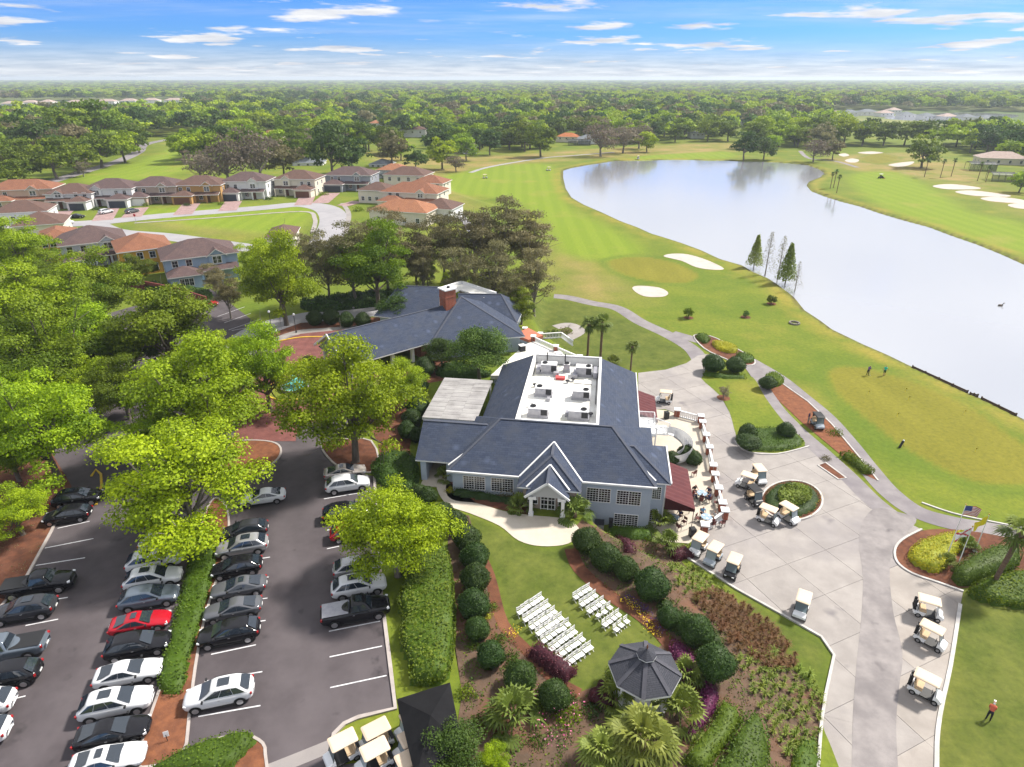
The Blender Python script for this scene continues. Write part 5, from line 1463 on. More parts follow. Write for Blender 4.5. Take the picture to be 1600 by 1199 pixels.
# woods: jittered stand over the land beyond, outside fairways, water and gardens
EXCL = [PP(q) for q in (
 [(40, 320), (120, 272), (220, 240), (240, 224), (345, 214), (352, 238), (275, 262), (280, 300), (60, 330)],
 [(-200, 470), (-200, 285), (0, 285), (60, 275), (270, 272), (440, 262), (500, 250), (600, 246), (690, 285), (720, 330), (700, 360), (600, 390), (400, 410), (200, 480)],
 [(590, 262), (680, 247), (760, 243), (840, 237), (1000, 226), (1150, 222), (1165, 240), (1240, 230), (1290, 234), (1420, 226), (1520, 243), (1600, 285), (1900, 330), (2300, 900), (880, 900), (850, 450), (700, 320)],
 [(1290, 172), (1600, 176), (1700, 200), (1640, 222), (1330, 222), (1290, 200)], [(-80, 160), (310, 156), (300, 172), (240, 186), (-80, 192)],
 [(10, 185), (70, 181), (75, 188), (10, 192)])]
HSPOT = [(585, 205, 16), (650, 218, 18), (735, 242, 12), (425, 218, 14), (885, 224, 16), (915, 226, 14), (1090, 220, 14), (480, 268, 16), (600, 268, 16), (1160, 200, 12), (1570, 262, 22)]
HS = [(*P(a, b), r) for a, b, r in HSPOT]
def scatter(y0, y1, step, jit=0.42):
 ys_s = np.arange(y0, y1, step)
 out = []
 for yy in ys_s:
  hw = yy * 1.0 + 40
  xx = np.arange(-hw, hw, step)
  out.append(np.stack([xx + rng.uniform(-jit, jit, len(xx)) * step, np.full(len(xx), yy) + rng.uniform(-jit, jit, len(xx)) * step], 1))
 p = np.vstack(out)
 keep = np.ones(len(p), bool)
 for ex in EXCL:
  keep &= sdf(ex, p[:, 0], p[:, 1]) < -2
 for hx, hy, hr in HS:
  keep &= np.hypot(p[:, 0] - hx, p[:, 1] - hy) > hr
  D_ = math.hypot(hx, hy); al = (p[:, 0] * hx + p[:, 1] * hy) / D_; la = np.abs(p[:, 0] * hy - p[:, 1] * hx) / D_
  keep &= ~((al > D_ * 0.74) & (al < D_) & (la < hr * 0.75))
 return p[keep]
near = scatter(285, 700, 14.5)
tx = np.array([(t[0], t[1], t[2]) for t in TREES])
dd = np.min(np.hypot(near[:, None, 0] - tx[None, :, 0], near[:, None, 1] - tx[None, :, 1]) - tx[None, :, 2] * 0.8, axis=1)
near = near[dd > 4.0]
near = near[np.argsort(np.hypot(near[:, 0], near[:, 1]))]
KIND = ['oak_lo', 'spring_lo', 'deep_lo', 'oak_lo', 'oak_lo', 'spring_lo', 'brown_lo', 'oak_lo', 'spring_lo', 'oak_lo', 'olive_lo', 'deep_lo']
n_ind = 300 - len(TREES)
inview = np.abs(near[:, 0]) < near[:, 1] * 0.88
ind = near[inview][:n_ind]; rest = np.vstack([near[inview][n_ind:], near[~inview]])
def patch_kind(x, y):
 v = math.sin(x * 0.021 + 1.3) + math.sin(y * 0.017 + x * 0.009) + random.gauss(0, 0.7)
 return KIND[int((v + 4) * 2.6) % len(KIND)]
wood_lab = {'oak_lo': 'rounded green tree among the woods beyond the course', 'spring_lo': 'bright spring-green tree among the woods beyond the course', 'deep_lo': 'dark evergreen tree among the woods beyond the course',
   'olive_lo': 'olive-grey tree among the woods beyond the course', 'brown_lo': 'leafless brown tree among the woods beyond the course'}
for x, y in ind:
 k_ = patch_kind(x, y)
 add_tree(k_, x, y, float(terrain(x, y)), random.uniform(6.4, 10.0) * (0.85 if k_ == 'brown_lo' else 1), wood_lab[k_], group='woods beyond the course: ' + names_mid[k_] + ' trees')

# the rest of the woods, far too many to count
far1 = scatter(700, 1500, 17); far2 = scatter(1500, 3600, 27); far3 = scatter(3600, 9500, 70)
def thin(p, lim):
 v = np.sin(p[:, 0] * 0.006 + 0.7) + np.sin(p[:, 1] * 0.005 + p[:, 0] * 0.003) + rng.normal(0, 0.5, len(p))
 return p[v > lim]
far1 = thin(far1, -1.25); far2 = thin(far2, -1.0); far3 = thin(far3, -0.9)
fcol = bpy.data.collections.new('forest_kinds')
for i, (nm, lm) in enumerate((('a', 'leaf_oak'), ('b', 'leaf_spring'), ('c', 'leaf_deep'), ('d', 'leaf_spring'), ('e', 'leaf_olive'), ('f', 'leaf_deep'))):
 me, C, lr = crown_mesh('crown', MATS[lm], 300 + i, lobes=22, per=26, leaf=1.35, lobe_r=(0.3, 0.45), rz=3.8, cz=5.4, ragged=0.15)
 fcol.objects.link(bpy.data.objects.new('forest_crown_' + nm, me))
pts = np.vstack([rest, far1, far2, far3])
scl = np.concatenate([rng.uniform(1.3, 2.0, len(rest)), rng.uniform(1.4, 2.3, len(far1)), rng.uniform(1.8, 2.8, len(far2)), rng.uniform(3.6, 6.5, len(far3))])
zsc = np.concatenate([np.ones(len(rest)), np.ones(len(far1)), np.full(len(far2), 0.62), np.full(len(far3), 0.30)])
v_ = np.sin(pts[:, 0] * 0.012 + 1.1) + np.sin(pts[:, 1] * 0.008 + pts[:, 0] * 0.005) + rng.normal(0, 0.8, len(pts))
kind_i = (np.floor((v_ + 5) * 1.9).astype(int)) % 6
pz = terrain(pts[:, 0], pts[:, 1]) - 0.2
fm = bpy.data.meshes.new('far_woods')
fm.vertices.add(len(pts)); fm.vertices.foreach_set('co', np.column_stack([pts, pz]).astype(np.float32).ravel())
for nm, arr, ty in (('f_scale', np.column_stack([scl, scl, scl * zsc]), 'FLOAT_VECTOR'), ('f_rot', rng.uniform(0, 6.28, len(pts)), 'FLOAT'), ('f_kind', kind_i, 'INT')):
 a_ = fm.attributes.new(nm, ty, 'POINT'); a_.data.foreach_set('vector' if ty == 'FLOAT_VECTOR' else 'value', np.asarray(arr, np.int32 if ty == 'INT' else np.float32).ravel())
woods = link(bpy.data.objects.new('far_woods', fm))
tag(woods, 'distant mixed woods running to the horizon', 'woods', kind='stuff')
ng = bpy.data.node_groups.new('woods_nodes', 'GeometryNodeTree')
ng.interface.new_socket('Geometry', in_out='INPUT', socket_type='NodeSocketGeometry'); ng.interface.new_socket('Geometry', in_out='OUTPUT', socket_type='NodeSocketGeometry')
N_ = ng.nodes.new
gi, go = N_('NodeGroupInput'), N_('NodeGroupOutput')
ci = N_('GeometryNodeCollectionInfo'); ci.inputs['Collection'].default_value = fcol; ci.inputs['Separate Children'].default_value = True; ci.inputs['Reset Children'].default_value = True
iop = N_('GeometryNodeInstanceOnPoints'); iop.inputs['Pick Instance'].default_value = True
def named(nm, ty):
 n = N_('GeometryNodeInputNamedAttribute'); n.data_type = ty; n.inputs['Name'].default_value = nm; return n.outputs[0]
cx3 = N_('ShaderNodeCombineXYZ')
ng.links.new(named('f_rot', 'FLOAT'), cx3.inputs[2])
ng.links.new(gi.outputs[0], iop.inputs['Points']); ng.links.new(ci.outputs[0], iop.inputs['Instance'])
ng.links.new(named('f_kind', 'INT'), iop.inputs['Instance Index']); ng.links.new(named('f_scale', 'FLOAT_VECTOR'), iop.inputs['Scale'])
ng.links.new(cx3.outputs[0], iop.inputs['Rotation'])
ng.links.new(iop.outputs[0], go.inputs[0])
md = woods.modifiers.new('woods', 'NODES'); md.node_group = ng

# ------------------------------------------------------------------ palms
def fan_frond(mb_v, tint, rg, base, az, el, length, fan, blades=13, droop=0.35, t0=0.5):
 """a stalk and a fan of narrow blades"""
 d = np.array([math.cos(az) * math.cos(el), math.sin(az) * math.cos(el), math.sin(el)])
 side = np.array([-math.sin(az), math.cos(az), 0.0]); up = np.cross(d, side) * -1
 if up[2] < 0:
  up = -up
 hub = base + d * length + np.array([0, 0, -0.10 * length])
 w = 0.035
 mb_v.append(np.stack([base - side * w, base + side * w, hub + side * w, hub - side * w])); tint.append(0.3)
 tl = t0 + rg.normal(0, 0.15)
 for k in range(blades):
  a = (k / (blades - 1) - 0.5) * R(250)
  bd = d * math.cos(a) + side * math.sin(a)
  l = fan * (0.75 + 0.25 * math.cos(a)) * rg.uniform(0.9, 1.1)
  mid = hub + bd * l * 0.55 + up * 0.04; tip = hub + bd * l + np.array([0, 0, -droop * l])
  n = np.cross(bd, up); n /= np.linalg.norm(n) + 1e-9
  wd = l * 0.085
  mb_v.append(np.stack([hub, mid - n * wd, tip, mid + n * wd])); tint.append(tl + rg.normal(0, 0.12))
def palm_proto(name, leafm, h, n_fr, stalk, fan, seed, trunk_r=0.16, boots=True, skirt=6):
 rg = np.random.default_rng(seed); vs = []; ti = []
 top = np.array([0, 0, h])
 for k in range(n_fr):
  el = R(rg.uniform(-25, 80)); az = k * 2.399 + rg.normal(0, 0.2)
  fan_frond(vs, ti, rg, top, az, el, stalk * rg.uniform(0.8, 1.1), fan * rg.uniform(0.85, 1.1), t0=0.35 + 0.4 * (el > 0.4))
 for k in range(skirt):
  fan_frond(vs, ti, rg, top + np.array([0, 0, -0.15]), k * 2.399 + 0.6, R(-58), stalk * 0.8, fan * 0.8, 9, t0=0.15)
 cm = leaf_mesh('fronds', np.vstack(vs), np.array(ti), MATS[leafm])
 mb = MB()
 if h > 0.4:
  nseg = max(3, int(h / 0.5)); off = rg.normal(0, 0.02, 2)
  for j in range(nseg):
   z0, z1 = h * j / nseg, h * (j + 1) / nseg
   r0 = trunk_r * (1.25 if j == 0 else 1.0)
   mb.tube((0, 0, z0), (0, 0, z1), r0, trunk_r * (1.02 if not boots else 1.12), 9, False)
  if boots:
   mb.lathe([(trunk_r * 1.1, h - 0.9), (trunk_r * 1.9, h - 0.45), (trunk_r * 1.7, h - 0.1), (0.05, h + 0.1)], 9)
 else:
  mb.lathe([(0.14, -0.1), (0.16, max(0.1, h * 0.5)), (0.05, h + 0.15)], 8)
 return cm, mb.mesh('trunk', MATS['bark_palm'], True)
PALMS = {'tall': [palm_proto('tall', 'leaf_palm', 5.2, 30, 0.85, 0.95, 40 + i) for i in range(2)],
   'low': [palm_proto('low', 'leaf_palm', 0.35, 24, 0.85, 0.75, 50 + i, skirt=0) for i in range(2)],
   'sabal': [palm_proto('sabal', 'leaf_sabal', 1.7, 40, 1.25, 1.25, 60, 0.22)],
   'thin': [palm_proto('thin', 'leaf_deep', 7.0, 16, 0.6, 0.8, 70, 0.14, skirt=4)]}
def palm(kind, px, py, s, label, foot=True, lean=(0, 0), group=None, z=None):
 x, y, z0 = G(px, py)
 i = random.randrange(len(PALMS[kind]))
 t = empty('palm_tree' if kind in ('tall', 'thin', 'sabal') else 'dwarf_palm', (x, y, z0), 0, label, 'palm', group)
 t.rotation_euler = (lean[0], lean[1], random.uniform(0, 0.2) if lean != (0, 0) else random.uniform(0, 6.28)); t.scale = (s, s, s)
 part('trunk', PALMS[kind][i][1], t); part('fronds', PALMS[kind][i][0], t)
 return t
palm('tall', 918, 556, 1.15, 'fan palm on the lawn behind the roof well, thicker-trunked of the pair')
palm('tall', 938, 559, 1.25, 'fan palm on the lawn behind the roof well, wider-crowned of the pair')
palm('tall', 985, 580, 0.85, 'single fan palm beside the cart court entrance')
palm('low', 957, 572, 1.3, 'low palm top just behind the right roof slope')
palm('tall', 1549, 917, 1.25, 'leaning fan palm beside the flagpoles', lean=(0.0, R(7)))
palm('tall', 1612, 1240, 0.9, 'fan palm crown cut by the right edge near the golfer in orange')
palm('sabal', 1002, 1185, 1.1, 'big yellow-green palm at the bottom in front of the gazebo')
palm('sabal', 940, 1195, 0.75, 'yellow-green palm at the bottom, left of the big one')
palm('low', 1060, 1122, 1.6, 'green dwarf palm beside the gazebo railing')
palm('low', 1070, 1062, 1.2, 'green dwarf palm right of the gazebo roof')
palm('low', 962, 1100, 1.2, 'green dwarf palm left of the gazebo base')
palm('low', 803, 1130, 1.7, 'dwarf palm in the mulch left of the pink flowers')
palm('low', 898, 808, 1.5, 'dwarf palm right of the entrance porch')
palm('low', 813, 797, 1.2, 'dwarf palm left of the entrance porch')
palm('low', 694, 748, 1.0, 'dwarf palm by the open side porch')
palm('low', 1030, 822, 1.4, 'dwarf palm at the right front corner of the clubhouse')
palm('low', 1042, 856, 1.3, 'dwarf palm between the clubhouse corner and the parked carts')
palm('low', 1508, 858, 1.0, 'dwarf palm between the flagpoles')
palm('low', 1478, 885, 0.9, 'small palm at the mulch edge below the yellow bush')
for k, (a, b_, s) in enumerate(((1444, 277, 1.15), (1469, 278, 1.1), (1486, 276, 1.1), (1297, 295, 0.9), (1302, 294, 1.0), (1307, 302, 0.95), (1527, 283, 1.1), (1540, 285, 1.0))):
 palm('thin', a, b_, s, ['tall thin palm left of three on the far fairway', 'middle tall thin palm of three on the far fairway', 'right one of three tall thin palms on the far fairway', 'left palm of the trio at the far pond bank', 'middle palm of the trio at the far pond bank', 'right palm of the trio at the far pond bank',
       'left palm of the pair before the pink-roofed house', 'right palm of the pair before the pink-roofed house'][k], group='thin palms beyond the pond')

# ------------------------------------------------------------------ clipped bushes, hedges and bedding
def ico(r, sub=3):
 bm = bmesh.new(); bmesh.ops.create_icosphere(bm, subdivisions=sub, radius=r)
 v = np.array([p.co[:] for p in bm.verts]); f = np.array([[q.index for q in p.verts] for p in bm.faces]); bm.free()
 return v, np.column_stack([f, f[:, 2]])
def ball_mesh(name, m, seed, n=2600, leaf=0.10, rz=0.92, bump=0.08, core=True):
 rg = np.random.default_rng(seed)
 d = sph(n, rg); d = d[d[:, 2] > -0.75]
 q = d * 4.0
 wob = 1 + bump * (np.sin(q[:, 0] + seed) + np.sin(q[:, 1] * 1.3 + 2) + np.sin(q[:, 2] * 1.7 + 1)) / 1.7
 cen = d * wob[:, None] * rg.uniform(0.93, 1.03, len(d))[:, None] * np.array([1, 1, rz])
 V_ = quads_from(cen, d, leaf, rg, spread=0.75)
 cv, cf = ico(0.93); cv = cv * np.array([1, 1, rz])
 qq = cv * 4.3
 cv = cv * (1 + bump * (np.sin(qq[:, 0] + seed) + np.sin(qq[:, 1] * 1.3 + 2) + np.sin(qq[:, 2] * 1.7 + 1)) / 1.7)[:, None]
 tint = 0.35 + rg.normal(0, 0.28, len(cen))
 n4 = len(V_) // 4
 me = bpy.data.meshes.new(name)
 vv = np.vstack([V_, cv]); faces = [tuple(range(4 * i, 4 * i + 4)) for i in range(n4)] + [tuple(int(c) + len(V_) for c in f[:3]) for f in cf]
 me.from_pydata(vv.tolist(), [], faces); me.materials.append(m)
 a = me.attributes.new('tint', 'FLOAT', 'FACE'); a.data.foreach_set('value', np.concatenate([np.clip(tint, 0, 1), np.full(len(cf), 0.1)]).astype(np.float32))
 return me
BALL = [ball_mesh('foliage', MATS['leaf_topiary'], i + 1) for i in range(3)]
STEM = MB().tube((0, 0, -1.6), (0, 0, -0.3), 0.07, 0.05, 7).mesh('stem', MATS['bark'])
def ball(px, py, rpx, label, squash=0.92, mesh=None, group='clipped round bushes', name='topiary_bush', lift=0.85):
 r = 1.0; z0 = 1.0
 for _ in range(8):
  x, y = P(px, py, z0 + r * lift); z0 = 0.5 * z0 + 0.5 * float(terrain(x, y)); r = rpx / pxm(px, py, z0 + r)
 t = empty(name, (x, y, z0), random.uniform(0, 6.28), label, 'bush', group)
 o = part('foliage', mesh or random.choice(BALL), t, (0, 0, r * lift)); o.scale = (r, r, r * squash / 0.92)
 s = part('stem', STEM, t, (0, 0, r * lift)); s.scale = (r, r, r * lift / 1.4)
 return t
ordw = ['first', 'second', 'third', 'fourth', 'fifth', 'sixth', 'seventh', 'eighth', 'ninth', 'tenth']
for k, (a, b_, r) in enumerate(((710, 815, 20), (729, 841, 22), (742, 869, 23), (743, 903, 24), (740, 944, 26), (746, 983, 20), (767, 1023, 23), (813, 1058, 27), (866, 1086, 26))):
 ball(a, b_, r, '%s clipped round bush from the walk in the row along the lawn, car-park side' % ordw[k])
for k, (a, b_, r) in enumerate(((917, 845, 23), (947, 871, 25), (978, 889, 21), (1018, 914, 28), (1045, 965, 18), (1088, 986, 28))):
 ball(a, b_, r, '%s clipped round bush from the porch in the row along the lawn, cart-court side' % ordw[k])
ball(1118, 1036, 30, 'tall round-headed bush on a bare stem right of the gazebo', lift=1.25)
for k, (a, b_, r) in enumerate(((664, 574, 17), (655, 604, 15), (652, 635, 19), (644, 655, 17), (636, 672, 15), (652, 680, 13))):
 ball(a, b_, r, '%s round bush from the back in the dark group beside the metal-sheet canopy' % ordw[k])
for k, (a, b_, r) in enumerate(((492, 497, 13), (517, 495, 14), (541, 500, 13), (567, 501, 13), (483, 568, 13))):
 ball(a, b_, r, ['%s clipped bush from the left in the row along the rear drive' % ordw[k], 'round bush by the brick drive under the wing gable'][k == 4])
for k, (a, b_, r, sq) in enumerate(((1115, 568, 18, 0.75), (1150, 570, 16, 0.75), (1169, 676, 15, 0.9), (1228, 673, 14, 0.9), (1072, 708, 15, 0.8), (1050, 716, 13, 0.8), (1084, 716, 14, 0.8), (1170, 690, 20, 0.5), (692, 800, 17, 0.9), (668, 775, 16, 0.9), (655, 770, 15, 0.9), (1200, 598, 14, 0.7))):
 ball(a, b_, r, ['flat-domed dark bush before the hedge, nearer the clubhouse', 'flat-domed dark bush before the hedge, nearer the cart path', 'dark round bush on the lawn island nearer the patio', 'dark round bush on the lawn island nearer the mulch bed',
     'round bush behind the spiral stair, middle of three', 'round bush behind the spiral stair, nearest the awning', 'round bush behind the spiral stair, nearest the balustrade', 'low spreading bush at the kerb of the lawn island',
     'round bush at the side walk beside the yellow-green tree', 'round bush under the side porch, upper one', 'round bush under the side porch beside the car park', 'bright low bush at the tip of the orange mulch bed'][k], sq)

def hedge(name, label, poly, h, leafm, dens=26, leaf=0.16, step=0.5, cat='hedge', wob=0.10, group=None, rnd=True, mound=0.0):
 """a clipped volume over a ground outline: closed core with leaf faces over top and sides"""
 rg = np.random.default_rng(hash_(label))
 ax = np.array(poly); x0, y0 = ax.min(0); x1, y1 = ax.max(0)
 cen0 = ax.mean(0); zb = float(terrain(*cen0))
 area = abs(0.5 * sum(poly[i][0] * poly[(i + 1) % len(poly)][1] - poly[(i + 1) % len(poly)][0] * poly[i][1] for i in range(len(poly))))
 n = int((x1 - x0) * (y1 - y0) * dens)
 px_ = rg.uniform(x0, x1, n); py_ = rg.uniform(y0, y1, n)
 s = sdf(poly, px_, py_); k = s > 0.02
 px_, py_, s = px_[k], py_[k], s[k]
 ed = 0.45 if rnd else 0.2
 prof = np.sqrt(np.clip(1 - (1 - np.clip(s / ed, 0, 1)) ** 2, 0, 1))
 def bumpf(x, y):
  return wob * (np.sin(x * 2.1 + 1) + np.sin(y * 2.4 + x) + np.sin(x * 0.9 - y * 1.1)) / 2
 maxs = max(0.5, float(s.max()))
 z = h * (0.25 + 0.75 * prof) + bumpf(px_, py_) + mound * np.clip(s / maxs, 0, 1)
 ter = terrain(px_, py_)
 cen = np.column_stack([px_, py_, ter + z]); nor = np.column_stack([np.zeros_like(z), np.zeros_like(z), np.ones_like(z)])
 per = []
 L_ = len(poly)
 for i in range(L_):
  a, b2 = ax[i], ax[(i + 1) % L_]; l = np.linalg.norm(b2 - a); m_ = int(l * h * dens * 1.1)
  if m_ < 1:
   continue
  t = rg.random(m_)[:, None]; p = a + (b2 - a) * t; zz_ = rg.uniform(0.02, h * 0.9, m_)
  d = (b2 - a) / l; nn = np.array([d[1], -d[0]])
  if sdf(poly, *(a + b2) / 2 + nn * 0.05) > 0:
   nn = -nn
  p = p + nn * rg.uniform(-0.05, 0.05, m_)[:, None]
  per.append((np.column_stack([p, terrain(p[:, 0], p[:, 1]) + zz_]), np.tile([nn[0], nn[1], 0.2], (m_, 1))))
 if per:
  cen = np.vstack([cen] + [q[0] for q in per]); nor = np.vstack([nor] + [q[1] for q in per])
 V_ = quads_from(cen, nor, leaf, rg, spread=0.6)
 patch = 0.25 * np.sin(cen[:, 0] * 1.3) * np.sin(cen[:, 1] * 1.7 + 1)
 tint = 0.45 + patch + rg.normal(0, 0.22, len(cen))
 core = []
 ins = offset_line(poly, 0.12 if sum(poly[i][0] * poly[(i + 1) % L_][1] - poly[(i + 1) % L_][0] * poly[i][1] for i in range(L_)) > 0 else -0.12, True)
 t = empty(name, (cen0[0], cen0[1], zb), 0, label, cat, group)
 off = np.array([cen0[0], cen0[1], zb])
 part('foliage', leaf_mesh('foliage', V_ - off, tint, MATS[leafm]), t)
 gx, gy = np.meshgrid(np.arange(x0, x1 + 0.4, 0.4), np.arange(y0, y1 + 0.4, 0.4), indexing='ij')
 s2 = sdf(poly, gx, gy)
 zz2 = terrain(gx, gy) + np.where(s2 > 0.1, h * (0.15 + 0.72 * np.sqrt(np.clip(1 - (1 - np.clip(s2 / ed, 0, 1)) ** 2, 0, 1))) + bumpf(gx, gy) + mound * np.clip(s2 / maxs, 0, 1), -0.3)
 idx = np.arange(gx.size).reshape(gx.shape)
 fq = np.stack([idx[:-1, :-1], idx[1:, :-1], idx[1:, 1:], idx[:-1, 1:]], -1).reshape(-1, 4)
 anyin = (s2.ravel()[fq] > 0.1).any(1)
 me = mesh_np('twigs', np.stack([gx, gy, zz2], -1).reshape(-1, 3) - off, fq[anyin], MATS[leafm], True)
 a_ = me.attributes.new('tint', 'FLOAT', 'FACE'); a_.data.foreach_set('value', np.full(int(anyin.sum()), 0.12, np.float32))
 part('twigs', me, t)
 return t
def strip(pts, w):
 return offset_line(pts, w / 2) + offset_line(pts, -w / 2)[::-1]
def GP(pts):
 return [G(a, b_)[:2] for a, b_ in pts]
hedge('juniper_hedge', 'broad bright green juniper hedge beside the car park stalls', catmull(GP([(628, 890), (650, 868), (690, 862), (705, 890), (712, 980), (706, 1040), (690, 1070), (645, 1072), (640, 1040), (625, 1005), (632, 975), (622, 950), (634, 915)]), 4, True), 1.2, 'leaf_juniper', 42, 0.20, wob=0.14, mound=0.5)
hedge('hedge', 'long low hedge on the island between the two rows of cars', catmull(GP([(335, 850), (338, 880), (318, 960), (298, 1030), (285, 1085), (255, 1085), (250, 1060), (270, 980), (290, 910), (305, 855)]), 4, True), 0.8, 'leaf_hedge', 30, 0.17, wob=0.14)
hedge('hedge', 'clipped hedge at the bottom edge beside the car park exit', catmull(GP([(238, 1215), (262, 1190), (330, 1160), (385, 1150), (398, 1162), (385, 1180), (340, 1215)]), 3, True), 0.9, 'leaf_hedge', 30, 0.15)
hedge('hedge', 'dark clipped hedge under the left front windows', strip(GP([(708, 772), (740, 776), (790, 784), (812, 790)]), 0.9), 0.8, 'leaf_topiary', 40, 0.12)
hedge('hedge', 'low clipped hedge on the lawn island under two domed bushes', strip(GP([(1098, 586), (1130, 590), (1165, 591)]), 1.2), 0.6, 'leaf_hedge', 40, 0.13)
hedge('hedge', 'clipped hedge block beside the leaning palm', catmull(GP([(1487, 905), (1500, 888), (1540, 868), (1575, 865), (1592, 880), (1575, 898), (1530, 912), (1500, 918)]), 3, True), 1.5, 'leaf_hedge', 45, 0.15, mound=0.3)
hedge('hedge', 'glossy hedge mass at the right edge under the palm', catmull(GP([(1512, 925), (1560, 905), (1640, 895), (1660, 955), (1590, 952), (1530, 940)]), 3, True), 1.0, 'leaf_oak', 40, 0.2)
hedge('yellow_bush', 'yellow-green shrub mass before the flagpoles', catmull(GP([(1418, 875), (1430, 855), (1465, 842), (1500, 838), (1515, 850), (1490, 872), (1468, 897), (1440, 890)]), 3, True), 0.9, 'leaf_yellow', 50, 0.17, cat='shrub', wob=0.15)
hedge('hedge', 'yellowish curved hedge at the bottom right of the gazebo', strip(catmull(GP([(1142, 1108), (1128, 1140), (1105, 1170), (1080, 1205)]), 4), 1.6), 0.9, 'leaf_juniper', 45, 0.14)
hedge('hedge', 'green hedge mass at the bottom edge right of the curved hedge', catmull(GP([(1160, 1130), (1185, 1130), (1198, 1160), (1190, 1225), (1105, 1225), (1135, 1180)]), 3, True), 1.2, 'leaf_hedge', 45, 0.16)
hedge('hedge', 'bright hedge block at the bottom edge beside the drive kerb', catmull(GP([(1243, 1165), (1270, 1160), (1278, 1185), (1272, 1225), (1238, 1225)]), 3, True), 0.9, 'leaf_juniper', 45, 0.15)
hedge('maroon_hedge', 'maroon clipped hedge at the lawn end near the white chairs', strip(GP([(832, 1018), (862, 1040), (893, 1063)]), 1.5), 1.0, 'leaf_maroon', 50, 0.13)
hedge('purple_shrub', 'purple-leaved shrub mass right of the gazebo', catmull(GP([(1045, 1010), (1070, 1015), (1092, 1045), (1080, 1062), (1055, 1045)]), 3, True), 0.8, 'leaf_purple', 50, 0.15, cat='shrub')
hedge('purple_shrub', 'purple-leaved shrub band below the round-headed bush', catmull(GP([(1098, 1075), (1115, 1078), (1120, 1108), (1095, 1145), (1075, 1155), (1090, 1115)]), 3, True), 0.8, 'leaf_purple', 50, 0.15, cat='shrub')
for k, (a, b_) in enumerate(((945, 1075), (932, 1088), (946, 1095))):
 ball(a, b_, 13, ['maroon round shrub touching the gazebo wall', 'maroon round shrub outermost left of the gazebo', 'maroon round shrub lowest beside the gazebo'][k], 0.9, None, 'maroon shrubs by the gazebo', 'maroon_shrub')
mr_ball = ball_mesh('foliage', MATS['leaf_maroon'], 9)
for o in bpy.data.objects:
 if o.name.startswith('maroon_shrub'):
  for c_ in o.children:
   if c_.name.startswith('foliage'):
    c_.data = mr_ball
hedge('maroon_hedge', 'maroon clipped hedge beside the parked carts', strip(GP([(1048, 872), (1062, 868), (1080, 866)]), 1.5), 0.9, 'leaf_maroon', 50, 0.13)
hedge('maroon_hedge', 'maroon low hedge between round bushes and clubhouse wall', strip(GP([(960, 845), (975, 855), (985, 866)]), 1.1), 0.8, 'leaf_maroon', 50, 0.13)
hedge('hedge', 'low green planting under the lower clubhouse window', strip(GP([(950, 832), (985, 836), (1020, 838)]), 1.6), 0.7, 'leaf_hedge', 45, 0.15)
hedge('hedge', 'dense green bank between round bushes and grasses', catmull(GP([(1025, 945), (1040, 940), (1068, 960), (1110, 985), (1130, 1010), (1110, 1015), (1070, 1000), (1038, 975)]), 3, True), 0.8, 'leaf_topiary', 45, 0.16)
hedge('hedge', 'ring hedge of the oval planter', [P(1237 + 43 * math.cos(t), 783 + 27 * math.sin(t)) for t in np.linspace(0, 2 * math.pi, 28, endpoint=False)], 0.55, 'leaf_topiary', 60, 0.11)
hedge('ornamental_grass', 'tall pale green grass clump inside the oval planter', [P(1240 + 26 * math.cos(t), 780 + 16 * math.sin(t)) for t in np.linspace(0, 2 * math.pi, 18, endpoint=False)], 1.0, 'leaf_tuft', 70, 0.28, cat='plant', wob=0.2)
hedge('yellow_bush', 'yellow shrub in the middle of the kerbed planter on the path', catmull(GP([(1112, 538), (1128, 536), (1150, 545), (1148, 553), (1125, 550)]), 3, True), 0.7, 'leaf_yellow', 50, 0.17, cat='shrub')
hedge('hedge', 'green shrub at the far tip of the kerbed planter on the path', catmull(GP([(1086, 527), (1100, 525), (1110, 532), (1100, 538)]), 3, True), 0.7, 'leaf_hedge', 50, 0.17)
hedge('hedge', 'green shrub at the near tip of the kerbed planter on the path', catmull(GP([(1150, 556), (1168, 556), (1178, 566), (1160, 568)]), 3, True), 0.8, 'leaf_hedge', 50, 0.17)
hedge('hedge', 'green shrub row at the lower end of the orange mulch bed', strip(GP([(1318, 712), (1338, 726), (1358, 742)]), 1.4), 0.8, 'leaf_oak', 50, 0.2)
hedge('hedge', 'bright bush at the upper end of the orange mulch bed', catmull(GP([(1196, 590), (1215, 588), (1224, 600), (1205, 606)]), 3, True), 0.9, 'leaf_oak', 50, 0.2)
hedge('hedge', 'spreading green planting at the kerb of the lawn island', catmull(GP([(1152, 680), (1170, 672), (1225, 672), (1255, 692), (1230, 704), (1180, 706), (1158, 700)]), 3, True), 0.5, 'leaf_hedge', 40, 0.16)
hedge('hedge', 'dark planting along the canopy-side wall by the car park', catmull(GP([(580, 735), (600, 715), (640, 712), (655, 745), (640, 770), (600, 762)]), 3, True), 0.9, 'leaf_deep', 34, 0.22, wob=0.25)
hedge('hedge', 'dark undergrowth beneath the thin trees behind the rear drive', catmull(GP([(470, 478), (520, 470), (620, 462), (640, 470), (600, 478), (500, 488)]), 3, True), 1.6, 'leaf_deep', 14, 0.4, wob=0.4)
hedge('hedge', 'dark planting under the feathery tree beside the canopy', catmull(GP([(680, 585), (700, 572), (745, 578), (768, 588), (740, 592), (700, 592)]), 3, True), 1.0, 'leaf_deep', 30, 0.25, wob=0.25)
hedge('hedge', 'dark garden planting behind the house row wall', catmull(GP([(235, 448), (300, 455), (330, 462), (325, 470), (270, 462), (230, 455)]), 3, True), 1.2, 'leaf_deep', 14, 0.35, wob=0.3)
